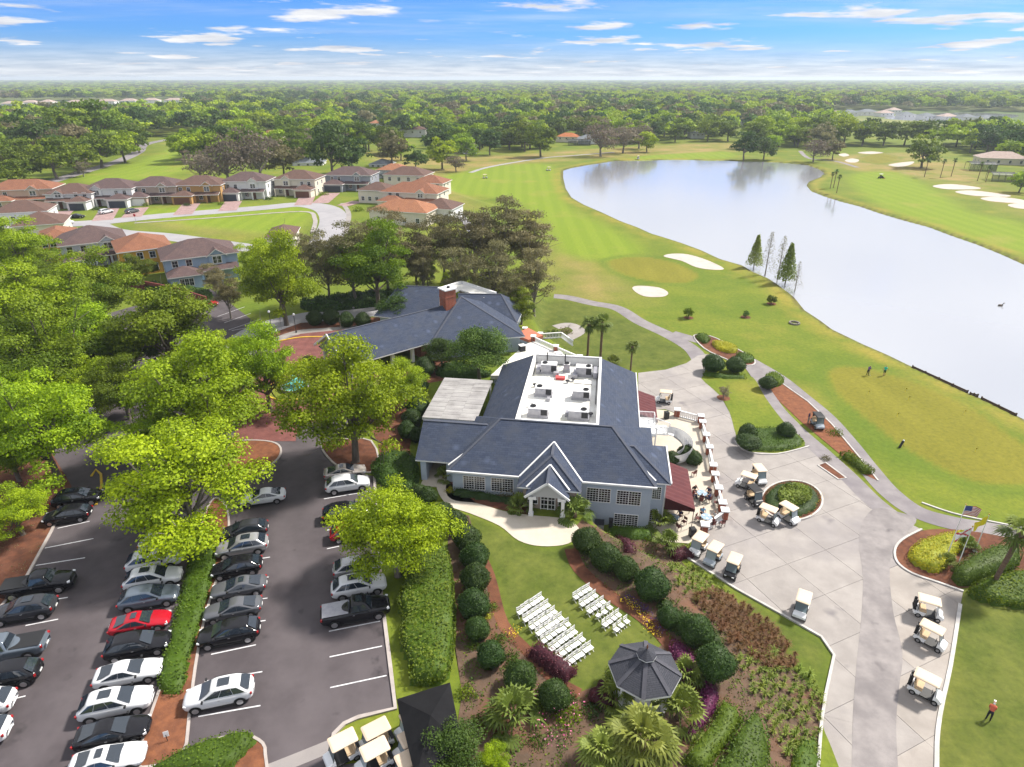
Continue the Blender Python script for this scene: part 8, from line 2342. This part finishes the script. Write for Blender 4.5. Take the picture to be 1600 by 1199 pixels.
# machines at the lower wall
for k, (u, v) in enumerate(((-5.2, -1.1), (-6.6, -0.9), (-4.0, -0.7))):
 x, y, _ = BW(u, v); z = float(terrain(x, y))
 t = empty('wall_unit', (x, y, z), -BA, ['green-grey machine by the lower clubhouse wall', 'tall white cabinet by the lower clubhouse wall', 'small dark meter box on the lower clubhouse wall'][k], 'machine', 'machines by the lower wall')
 s = ((0.9, 0.9, 1.1), (0.5, 0.4, 1.8), (0.4, 0.4, 1.3))[k]
 MB().box((0, 0, s[2] / 2), s).build('casing', (MATS['metal_grey'], MATS['white_paint'], MATS['metal_dark'])[k], t)
 MB().box((0, 0, s[2] + 0.03), (s[0] + 0.08, s[1] + 0.08, 0.06)).build('lid', MATS['metal_dark'], t)
# flags
def flag(px, py, h, label, fl, w=1.9, hh=1.1, rot=0.0, sag=0.3):
 x, y, z = G(px, py)
 t = empty('flagpole', (x, y, z), 0, label, 'flagpole', 'flagpoles in the mulch island')
 MB().lathe([(0.22, 0), (0.22, 0.06), (0.06, 0.12)], 12).tube((0, 0, 0), (0, 0, h), 0.055, 0.03, 8).build('pole', MATS['white_paint'], t)
 MB().lathe([(0.02, h), (0.08, h + 0.06), (0.08, h + 0.12), (0.02, h + 0.18)], 10).build('finial', mat('gold_ball', (0.6, 0.42, 0.1), rough=0.3, metal=0.8) if 'gold_ball' not in MATS else MATS['gold_ball'], t)
 n = 18; mmat = fl['mats']; mb = MB()
 m = 13
 def pt(i, j):
  s, v = i / n, j / m
  wob = 0.13 * s * math.sin(s * 9 + v * 1.5)
  xx = w * s; dz = -sag * s * s * w
  return (math.cos(rot) * xx - math.sin(rot) * wob, math.sin(rot) * xx + math.cos(rot) * wob, h - 0.1 - hh * (1 - v) + dz)
 for i in range(n):
  for j in range(m):
   mb.mat(fl['pick'](i / n, (j + 0.5) / m, j)).add([pt(i, j), pt(i + 1, j), pt(i + 1, j + 1), pt(i, j + 1)], [(0, 1, 2, 3)])
 o = mb.build('flag', mmat, t, True)
 return t
fw, fr_, fb, fy = mat('flag_white', (0.75, 0.74, 0.74), rough=0.8), mat('flag_red', (0.5, 0.04, 0.06), rough=0.8), mat('flag_blue', (0.05, 0.07, 0.25), rough=0.8), mat('flag_yellow', (0.75, 0.6, 0.03), rough=0.8)
flag(1478, 873, 6.6, 'tall flagpole with striped red and white flag and blue canton', dict(mats=[fw, fr_, fb], pick=lambda s, v, j: 2 if (s < 0.4 and v > 0.46) else (1 if j % 2 == 0 else 0)), rot=R(10))
flag(1494, 890, 5.2, 'flagpole with red cross on white flag', dict(mats=[fw, fr_], pick=lambda s, v, j: 1 if (abs(s - v) < 0.10 or abs(s - (1 - v)) < 0.10) else 0), rot=R(190), w=1.5, hh=0.95)
flag(1523, 862, 4.6, 'flagpole with plain yellow flag', dict(mats=[fy], pick=lambda s, v, j: 0), rot=R(200), w=1.6, hh=1.0)
# lamps along the entry
for k, (a, b_, h) in enumerate(((427, 528, 4.6), (463, 520, 3.2), (436, 545, 3.0))):
 x, y = P(a, b_, ZU)
 t = empty('street_lamp', (x, y, ZU), 0, ['tall dark lamp post beside the entry walk', 'white-globed lamp post by the rear drive', 'short dark lamp post at the brick drive edge'][k], 'lamp', 'lamp posts at the entry')
 MB().lathe([(0.16, 0), (0.14, 0.3), (0.06, 0.4), (0.05, h)], 10).build('post', MATS['metal_dark'], t)
 MB().lathe([(0.06, h), (0.2, h + 0.12), (0.22, h + 0.28), (0.12, h + 0.44), (0.02, h + 0.48)], 12).build('globe', MATS['lamp_glass'], t)
# fountain
t = empty('fountain', (c0[0], c0[1], ZU + 0.1), 0, 'round teal fountain on the island of the brick forecourt', 'fountain')
MB().lathe([(2.0, 0), (2.1, 0.5), (1.9, 0.52), (1.85, 0.3)], 24).build('basin', MATS['stone'], t)
MB().lathe([(1.84, 0.36), (1.84, 0.40)], 24).build('water', MATS['fountain_teal'], t)
MB().lathe([(0.25, 0.3), (0.16, 1.0), (0.9, 1.2), (0.95, 1.3), (0.15, 1.25), (0.12, 1.8), (0.5, 1.95), (0.5, 2.0), (0.05, 2.2)], 18).build('tiers', MATS['fountain_teal'], t)
# black canopy at the bottom
cpx = [(622, 1088), (700, 1066), (716, 1150), (648, 1215), (622, 1160)]
q = PP([(620, 1091), (703, 1065), (722, 1160), (650, 1215)], 5.4)
cc_ = np.mean(q, axis=0)
t = empty('shade_canopy', (cc_[0], cc_[1], ZU), 0, 'black fabric canopy over carts at the bottom edge', 'canopy')
pts4 = [(p[0] - cc_[0], p[1] - cc_[1], 2.6) for p in q]
MB().add(pts4 + [(0, 0, 3.4)], [(0, 1, 4), (1, 2, 4), (2, 3, 4), (3, 0, 4), (4, 1, 0), (4, 2, 1), (4, 3, 2), (4, 0, 3)]).build('canvas', MATS['canvas_black'], t)
for i in range(4):
 a, b_ = pts4[i], pts4[(i + 1) % 4]
 MB().add([a, b_, (b_[0], b_[1], 2.25), (a[0], a[1], 2.25)], [(0, 1, 2, 3), (3, 2, 1, 0)]).build('valance', MATS['canvas_black'], t)
 MB().tube((a[0] * 0.96, a[1] * 0.96, 0), (a[0] * 0.96, a[1] * 0.96, 2.6), 0.06, n=8).build('post', MATS['metal_dark'], t)
# small white notice in the island
x, y = P(262, 1158, ZU + 0.1)
t = empty('notice_sign', (x, y, ZU + 0.1), R(20), 'small white notice board on a stake in the island mulch', 'sign')
MB().box((0, 0, 0.3), (0.04, 0.04, 0.6)).build('stake', MATS['metal_dark'], t)
o = MB().box((0, -0.03, 0.6), (0.34, 0.02, 0.42)).build('board', WP, t); o.rotation_euler = (R(-12), 0, 0)
# stone ring on the course, drain, wooden pond wall, duck
x, y, z = G(1241, 506)
t = empty('stone_ring', (x, y, z), 0, 'low ring of stones on the grass near the pond', 'stone ring')
for k in range(12):
 a = k * math.pi / 6
 bevelled(MB().box((0.9 * math.cos(a), 0.9 * math.sin(a), 0.16), (0.42, 0.3, 0.36), a + 1.57).build('stone', MATS['stone'], t), 0.05)
wd = mat('dock_wood', (0.10, 0.065, 0.045), (0.07, 0.05, 0.035), scale=5, rough=0.95)
for k, (a, b_) in enumerate((((1426, 573), (1512, 612)), ((1516, 615), (1528, 618)), ((1534, 622), (1588, 648)))):
 p0, p1 = P(*a, 0), P(*b_, 0)
 t = empty('pond_bulkhead', (*p0, -0.5), 0, ['longest piece of dark timber wall along the pond edge', 'short broken piece of timber wall at the pond edge', 'timber wall piece at the pond edge nearest the right side'][k], 'timber wall', 'timber walls at the pond edge')
 d = Vector((p1[0] - p0[0], p1[1] - p0[1], 0)); n = max(2, int(d.length / 2.2))
 for i in range(n):
  a0 = d * (i / n) + d.normalized() * 0.03; a1 = d * ((i + 1) / n) - d.normalized() * 0.03
  for j in range(2):
   MB().beam(a0 + Vector((0, 0, 0.22 + 0.3 * j)), a1 + Vector((0, 0, 0.22 + 0.3 * j)), 0.08, 0.26).build('plank', wd, t)
 for i in range(n + 1):
  MB().tube(tuple(d * (i / n) + Vector((0, 0, -0.6))), tuple(d * (i / n) + Vector((0, 0, 0.75))), 0.11, n=8).build('pile', wd, t)
x, y = P(1563, 478, -0.45)
mb = MB(); mb.lathe([(0.02, -0.02), (0.2, 0.02), (0.26, 0.1), (0.2, 0.2), (0.03, 0.26)], 12)
for i in range(len(mb.v)):
 mb.v[i] = (mb.v[i][0] * 1.7, mb.v[i][1], mb.v[i][2])
mb.tube((0.30, 0, 0.18), (0.42, 0, 0.42), 0.07, 0.05, 8); mb.box((0.47, 0, 0.46), (0.16, 0.10, 0.10)); mb.box((0.60, 0, 0.44), (0.12, 0.06, 0.03))
o = mb.build('duck', mat('duck_brown', (0.08, 0.06, 0.045), (0.14, 0.11, 0.08), scale=9, rough=0.9), None, True)
o.location = (x, y, -0.45); o.scale = (1.3, 1.3, 1.3); tag(o, 'lone dark duck swimming on the pond', 'duck')
# red brick wall behind the houses, stop sign
wpts = [P(a, b_, ZU) for a, b_ in ((192, 446), (225, 452), (275, 462), (325, 478))]
t = empty('garden_wall', (*wpts[0], ZU), 0, 'long red garden wall behind the orange and blue houses', 'wall')
for a, b_ in zip(wpts[:-1], wpts[1:]):
 a3 = Vector((a[0] - wpts[0][0], a[1] - wpts[0][1], 0)); b3 = Vector((b_[0] - wpts[0][0], b_[1] - wpts[0][1], 0))
 MB().beam(a3 + Vector((0, 0, 0.95)), b3 + Vector((0, 0, 0.95)), 0.25, 1.9).build('wall_panel', mat('wall_red', (0.22, 0.06, 0.05), (0.18, 0.05, 0.045), scale=2, rough=0.9) if 'wall_red' not in MATS else MATS['wall_red'], t)
 MB().box((a3.x, a3.y, 1.05), (0.5, 0.5, 2.1)).build('pier', MATS['wall_red'], t)
x, y = P(213, 349, ZU)
t = empty('stop_sign', (x, y, ZU), 0, 'small red octagonal road sign at the street bend', 'sign')
MB().tube((0, 0, 0), (0, 0, 2.6), 0.05, n=6).build('post', MATS['metal_grey'], t)
MB().add([(0.42 * math.cos(R(22.5 + 45 * i)), -0.05, 2.5 + 0.42 * math.sin(R(22.5 + 45 * i))) for i in range(8)] + [(0.42 * math.cos(R(22.5 + 45 * i)), 0.0, 2.5 + 0.42 * math.sin(R(22.5 + 45 * i))) for i in range(8)],
   [tuple(range(8)), tuple(range(15, 7, -1))] + [(i, 8 + i, 8 + (i + 1) % 8, (i + 1) % 8) for i in range(8)]).build('face', MATS['flag_red'], t)
# practice-green cups with little yellow flags
for k, (a, b_) in enumerate(((1356, 617), (1414, 613), (1419, 626), (1401, 652), (1506, 648), (1523, 707))):
 x, y, z = G(a, b_)
 t = empty('hole_marker', (x, y, z), 0, ['yellow hole marker at the far left of the practice green', 'yellow hole marker highest on the practice green', 'yellow hole marker below the highest one', 'yellow hole marker in the middle left of the practice green', 'yellow hole marker toward the pond side', 'yellow hole marker at the near end of the practice green'][k], 'hole marker', 'hole markers on the practice green')
 MB().tube((0, 0, 0), (0, 0, 0.7), 0.02, n=6).build('stick', MATS['flag_yellow'], t); MB().add([(0, 0, 0.7), (0.3, 0, 0.6), (0, 0, 0.5)], [(0, 1, 2), (2, 1, 0)]).build('pennant', MATS['flag_yellow'], t)
# ------------------------------------------------------------------ houses
def hip_faces(x0, x1, y0, y1, ze, pitch, o=0.5):
 x0 -= o; x1 += o; y0 -= o; y1 += o
 w, d = x1 - x0, y1 - y0; r = min(w, d) / 2; zr = ze + r * pitch
 if w >= d:
  a, b = (x0 + r, (y0 + y1) / 2, zr), (x1 - r, (y0 + y1) / 2, zr)
  return [[(x0, y0, ze), (x1, y0, ze), b, a], [(x1, y0, ze), (x1, y1, ze), b], [(x1, y1, ze), (x0, y1, ze), a, b], [(x0, y1, ze), (x0, y0, ze), a]]
 a, b = ((x0 + x1) / 2, y0 + r, zr), ((x0 + x1) / 2, y1 - r, zr)
 return [[(x0, y0, ze), (x1, y0, ze), a], [(x1, y0, ze), (x1, y1, ze), b, a], [(x1, y1, ze), (x0, y1, ze), b], [(x0, y1, ze), (x0, y0, ze), a, b]]
HW = {}
def wallmat(n, c):
 if n not in HW:
  HW[n] = mat('wall_' + n, c, [q * 0.9 for q in c], scale=0.5, rough=0.9)
 return HW[n]
WC = dict(white=(0.70, 0.70, 0.70), peach=(0.58, 0.42, 0.32), cream=(0.68, 0.62, 0.52), beige=(0.42, 0.33, 0.28), tan=(0.46, 0.27, 0.10), orange=(0.58, 0.27, 0.05), amber=(0.56, 0.31, 0.05), blue=(0.30, 0.40, 0.55), grey=(0.30, 0.32, 0.37), paleblue=(0.52, 0.57, 0.66))
gar = {'dark': mat('garage_dark', (0.045, 0.055, 0.075), rough=0.6), 'brown': mat('garage_brown', (0.14, 0.06, 0.04), rough=0.6), 'white': MATS['white_paint']}
def house(px, py, wpx, rz, label, wall, tile, depth=12, h=5.8, front='garage', garage='dark', z=ZU, pitch=0.42, wing=1, back=False, ww=None, name='house', simple=False):
 x, y = P(px, py, z)
 W_ = ww or wpx / pxm(px, py, z)
 t = empty(name, (x, y, z), rz, label, 'house', 'houses')
 wm_ = wallmat(wall, WC[wall]); X0, X1 = -W_ / 2, W_ / 2
 mb = MB(); mb.bx(X0, X1, 0, depth, -0.3, h)
 mb.build('wall', wm_, t)
 roof('roof', hip_faces(X0, X1, 0, depth, h, pitch), t, TILE[tile], th=0.2)
 if simple:
  for k in range(3):
   window(t, X0 + W_ * (0.2 + 0.3 * k), 0, h * 0.5, 1.2, 1.3, cols=2, rows=2, t=0.12)
  return t
 gw = W_ * 0.44
 fh = 3.0
 if wing:
  s = 1 if wing > 0 else -1
  a0, a1 = (X1 - gw, X1 - 0.4) if s > 0 else (X0 + 0.4, X0 + gw)
  MB().bx(a0, a1, -4.5, 0.2, -0.3, fh).build('wing_wall', wm_, t)
  roof('wing_roof', hip_faces(a0, a1, -4.5, 1.5, fh, pitch), t, TILE[tile], th=0.2)
  if front == 'garage':
   g = MB().bx(a0 + 0.7, a1 - 0.7, -4.60, -4.48, 0, 2.3)
   for k in range(1, 4):
    g.bx(a0 + 0.7, a1 - 0.7, -4.62, -4.60, 0.56 * k, 0.56 * k + 0.04)
   g.build('garage_door', gar[garage], t)
  else:
   window(t, (a0 + a1) / 2, -4.5, 0.8, min(2.6, (a1 - a0) * 0.5), 1.5, cols=6, rows=2, mull=3, t=0.12)
  # porch on the other side
  b0, b1 = (X0 + 0.3, X1 - gw) if s > 0 else (X0 + gw, X1 - 0.3)
  roof('porch_roof', [orient([(b0, -2.4, 2.9), (b1, -2.4, 2.9), (b1, 0.05, 3.7), (b0, 0.05, 3.7)])], t, TILE[tile], th=0.2)
  n = 3
  for k in range(n):
   xx = b0 + 0.4 + (b1 - b0 - 0.8) * k / (n - 1)
   MB().box((xx, -2.1, 1.4), (0.45, 0.45, 2.8)).build('porch_column', wm_, t)
  MB().bx((b0 + b1) / 2 - 0.55, (b0 + b1) / 2 + 0.55, -0.08, 0.02, 0, 2.3).build('door', gar['brown'], t)
  window(t, b0 + (b1 - b0) * 0.2, 0, 0.9, 1.2, 1.4, cols=2, rows=2, t=0.12)
  # upper gable bay
  c_ = (b0 + b1) / 2
  MB().add([(c_ - 1.7, -0.35, 3.6), (c_ + 1.7, -0.35, 3.6), (c_ + 1.7, -0.35, h), (c_, -0.35, h + 1.2), (c_ - 1.7, -0.35, h), (c_ - 1.7, 0.2, 3.6), (c_ + 1.7, 0.2, 3.6), (c_ + 1.7, 0.2, h), (c_, 0.2, h + 1.2), (c_ - 1.7, 0.2, h)], [(4, 3, 2, 1, 0), (0, 1, 6, 5), (1, 2, 7, 6), (2, 3, 8, 7), (3, 4, 9, 8), (4, 0, 5, 9)]).build('bay', wm_, t)
  roof('bay_roof', [[(c_ - 2.2, -0.7, h - 0.25), (c_, -0.7, h + 1.3), (c_, 3.0, h + 1.3), (c_ - 2.2, 3.0, h - 0.25)], [(c_ + 2.2, -0.7, h - 0.25), (c_ + 2.2, 3.0, h - 0.25), (c_, 3.0, h + 1.3), (c_, -0.7, h + 1.3)]], t, TILE[tile], th=0.18)
  window(t, c_, -0.36, 3.9, 1.7, 1.5, cols=3, rows=2, mull=2, t=0.12)
  for xx in ((a0 + a1) / 2 - 1.4, (a0 + a1) / 2 + 1.4):
   window(t, xx, 0, 3.95, 1.1, 1.3, cols=2, rows=2, t=0.12)
 else:
  k = 0
  for zz_ in (0.9, 3.7):
   if zz_ + 1.5 > h:
    continue
   for f in (0.15, 0.38, 0.62, 0.85):
    k += 1
    window(t, X0 + W_ * f, 0, zz_, 1.15, 1.4, cols=2, rows=2, t=0.12)
 for zz_ in (0.9, 3.7):
  if zz_ + 1.5 > h:
   continue
  for f in (0.25, 0.65):
   window(t, X0, depth * f, zz_, 1.0, 1.3, R(-90), cols=2, rows=2, t=0.12)
   window(t, X1, depth * f, zz_, 1.0, 1.3, R(90), cols=2, rows=2, t=0.12)
 return t
hr = R(4)
house(36, 324, 92, R(14), 'peach two-storey house with red tile roof at the left edge', 'peach', 'red', h=6.0, wing=-1, front='window')
house(112, 326, 66, R(8), 'white house with spread brown roofs beside the peach house', 'white', 'brown', h=5.0, wing=1)
house(173, 322, 72, R(6), 'white two-storey house with arched porch and dark garage', 'white', 'plum', h=6.0, wing=1)
house(243, 318, 70, R(6), 'beige two-storey house with white garage door', 'beige', 'plum', h=6.0, wing=-1, garage='white')
house(312, 316, 70, R(5), 'orange-tan house with arcaded porch and brown garage', 'tan', 'brown', h=6.0, wing=-1, garage='brown')
house(384, 311, 68, R(2), 'white house with tall front gable near the street bend', 'white', 'plum', h=6.4, wing=-1)
house(463, 306, 64, R(-4), 'cream-white house beside the grey house, red-brown roof', 'cream', 'brown', h=6.2, wing=1, garage='brown')
house(545, 298, 72, R(-6), 'grey two-storey house with pool screen behind it', 'grey', 'plum', h=6.0, wing=-1)
house(632, 298, 66, R(-12), 'cream house with brown roof, back one of the cream cluster', 'cream', 'brown', h=6.0, wing=0)
house(640, 326, 92, R(-14), 'cream house with terracotta roof, middle of the cream cluster', 'cream', 'red', h=5.4, wing=-1, front='window')
house(622, 352, 96, R(-16), 'house with red-brown roof at the front of the cream cluster', 'cream', 'terracotta', h=4.2, wing=0)
house(612, 279, 46, R(-10), 'small terracotta-roofed house right of the pool screen', 'white', 'terracotta', h=3.6, wing=0, depth=10)
house(584, 318, 50, R(-14), 'cream house with brown roof left in the cream cluster beside the van', 'cream', 'brown', h=4.6, wing=0, depth=10)
house(668, 308, 50, R(-14), 'cream house with red roof nearest the course in the cream cluster', 'cream', 'red', h=5.2, wing=0, depth=10)
house(680, 346, 54, R(-16), 'white house with brown roof at the course end of the cream cluster', 'white', 'brown', h=4.0, wing=0, depth=11)
house(34, 350, 74, R(20), 'low brown-roofed white house at the left edge below the peach house', 'white', 'brown', h=3.6, wing=0)
house(66, 376, 66, R(24), 'brown-roofed house between the low white house and the orange one', 'cream', 'brown', h=4.4, wing=0)
house(98, 408, 46, R(30), 'deep orange house half hidden by bright trees', 'orange', 'red', h=5.6, wing=0)
house(156, 416, 88, R(34), 'pale blue and white house with wide plum roof', 'paleblue', 'plum', h=5.8, wing=-1, front='window', depth=13)
house(236, 428, 72, R(34), 'amber house with red-brown roof between pale and blue houses', 'amber', 'red', h=5.8, wing=0, depth=13)
house(322, 440, 104, R(30), 'blue house with plum roofs beside the striped parking bays', 'blue', 'plum', h=5.8, wing=-1, front='window', depth=12)
house(440, 392, 40, R(10), 'small brown roof showing behind the bright tree by the rear drive', 'cream', 'brown', h=3.6, wing=0)
# far houses among the trees
for a in [(482, 266, 46, 0.1, 'white house with pale grey metal roof behind the grey house', 'white', 'grey', 3.6), (592, 268, 30, -0.2, 'white house with grey roof below the far trees', 'white', 'grey', 3.4), (590, 205, 24, 0.1, 'bright white tall house far among the trees', 'white', 'terracotta', 6.5),
   (645, 214, 40, 0.0, 'far house with red tile roof and white walls', 'white', 'brown', 5.5), (735, 240, 20, 0.2, 'small white house with grey roof at the fairway edge', 'white', 'plum', 5.0), (425, 217, 34, 0.1, 'far house with dark red roof among trees', 'cream', 'red', 3.6),
   (885, 222, 34, -0.3, 'far house with bright orange roof above the pond head', 'cream', 'orange', 3.6), (918, 225, 30, -0.1, 'far house with white screened roof beside the orange roof', 'white', 'grey', 3.4), (1090, 216, 22, 0.0, 'small white house at the pond head wood edge', 'white', 'grey', 3.6),
   (1165, 196, 18, 0.0, 'small grey-roofed house far above the pond', 'white', 'grey', 3.6), (820, 176, 26, 0.1, 'far pale roof in the woods above the fairway', 'white', 'plum', 4.0)]:
 house(a[0], a[1], a[2], a[3], a[4], a[5], a[6], depth=11, h=a[7], simple=True, z=0.5, name='far_house')
house(1568, 258, 64, R(-18), 'pink-roofed low house at the right edge beyond the fairway', 'cream', 'pale', h=3.4, wing=0, z=0.0, depth=14)
kk = 0
for a, b_, w in ((1305, 184, 26), (1330, 182, 24), (1358, 181, 26), (1386, 183, 22), (1420, 186, 22), (1452, 188, 22), (1485, 189, 24), (1515, 190, 22), (1545, 192, 24), (1400, 178, 18)):
 house(a, b_, w, 0.1, '%s white-roofed building from the left in the village beyond the far tree row' % ordw[kk], 'white', 'pale' if kk % 3 == 0 else 'grey', depth=14, h=4.5, simple=True, z=0.0, name='far_house'); kk += 1
kk = 0
for a, b_, w in ((15, 167, 26), (45, 165, 24), (72, 164, 18), (120, 165, 34), (165, 163, 28), (200, 162, 24), (235, 161, 22), (270, 161, 26), (50, 178, 40)):
 house(a, b_, w, 0.0, '%s pale building from the left in the far strip at the upper left' % ordw[kk], 'white', 'pale', depth=16, h=4.5, simple=True, z=ZU, name='far_house'); kk += 1
sheet('far_lake', CP([(1380, 185), (1440, 178), (1510, 176), (1590, 180), (1560, 187), (1470, 190)], 0, 4, True), MATS['pond_water'], z=0, dz=0.05)
# pool screens: thin dark frames with mesh
scr = bpy.data.materials.new('screen_mesh'); scr.use_nodes = True
nt, L, b = nodes_of(scr); b.inputs['Base Color'].default_value = (0.05, 0.06, 0.065, 1); b.inputs['Alpha'].default_value = 0.55
def pool_screen(px, py, w, d, h, rz, label, z=ZU, pale=False):
 x, y = P(px, py, z)
 t = empty('pool_screen', (x, y, z), rz, label, 'pool enclosure', 'pool enclosures')
 mb = MB(); nx_, ny_ = 6, 4
 fr = MATS['white_paint'] if pale else MATS['metal_dark']
 for i in range(nx_ + 1):
  xx = -w / 2 + w * i / nx_
  hz_ = lambda v: h + 0.9 * math.sin(math.pi * v)
  for k in range(ny_):
   mb.beam((xx, d * k / ny_, hz_(k / ny_)), (xx, d * (k + 1) / ny_, hz_((k + 1) / ny_)), 0.12, 0.12)
  mb.beam((xx, 0, 0), (xx, 0, h), 0.12, 0.12); mb.beam((xx, d, 0), (xx, d, h), 0.12, 0.12)
 for k in range(ny_ + 1):
  mb.beam((-w / 2, d * k / ny_, hz_(k / ny_)), (w / 2, d * k / ny_, hz_(k / ny_)), 0.12, 0.12)
 mb.build('frame', fr, t)
 ms_ = MB()
 for k in range(ny_):
  a0, a1 = k / ny_, (k + 1) / ny_
  ms_.add([(-w / 2, d * a0, hz_(a0)), (w / 2, d * a0, hz_(a0)), (w / 2, d * a1, hz_(a1)), (-w / 2, d * a1, hz_(a1))], [(0, 1, 2, 3)])
 ms_.add([(-w / 2, 0, 0), (w / 2, 0, 0), (w / 2, 0, h), (-w / 2, 0, h)], [(0, 1, 2, 3)]); ms_.add([(w / 2, 0, 0), (w / 2, d, 0), (w / 2, d, h), (w / 2, 0, h)], [(0, 1, 2, 3)])
 ms_.build('mesh_screen', scr, t)
pool_screen(590, 290, 15, 10, 4.5, R(-6), 'arched dark pool screen behind the grey house', pale=False)
pool_screen(1535, 268, 12, 9, 3.4, R(-18), 'dark pool screen left of the pink-roofed house', z=0.0)
pool_screen(1580, 285, 16, 9, 3.0, R(-18), 'low dark pool screen in front of the pink-roofed house', z=0.0)
pool_screen(905, 228, 16, 9, 3.2, 0, 'dark pool screen before the orange-roofed house', z=0.0)
for k, (a, b_, w) in enumerate(((150, 328, 2), (228, 322, 2), (292, 322, 2), (345, 320, 2), (420, 312, 2), (496, 304, 2), (265, 312, 4), (570, 305, 3), (655, 318, 3), (560, 330, 3), (680, 345, 3), (505, 305, 3))):
 shrub(a, b_, [1.6, 1.4, 1.6, 1.4, 1.8, 1.5, 3.2, 2.2, 2.2, 2.0, 2.0, 2.0][k], 'leaf_oak' if k % 2 else 'leaf_topiary', ['garden shrub between the white houses at the left end', 'garden shrub between the arched white and beige houses', 'garden shrub between beige and orange-tan houses', 'garden shrub between the orange-tan and gabled white houses', 'garden shrub right of the gabled white house', 'garden shrub right of the cream-white house', 'tall garden bush before the beige house',
   'garden bush before the grey house', 'garden bush at the cream cluster', 'garden bush at the white van drive', 'garden bush at the course side of the cream cluster', 'garden bush at the dark garage of the grey house'][k], 'garden_shrub')
# ------------------------------------------------------------------ the air
hm = bpy.data.materials.new('haze'); hm.use_nodes = True
nt = hm.node_tree
for n in list(nt.nodes):
 if n.type != 'OUTPUT_MATERIAL':
  nt.nodes.remove(n)
pv = nt.nodes.new('ShaderNodeVolumePrincipled')
pv.inputs['Color'].default_value = (0.80, 0.90, 1.0, 1)
pv.inputs['Density'].default_value = 0.00014
pv.inputs['Anisotropy'].default_value = 0.2
nt.links.new(pv.outputs[0], nt.nodes['Material Output'].inputs['Volume'])
mb = MB(); mb.bx(-20500, 20500, -200, 16500, -2.5, 52)
hz = mb.build('haze', hm)
tag(hz, 'pale haze lying over the distance', 'haze', kind='stuff')
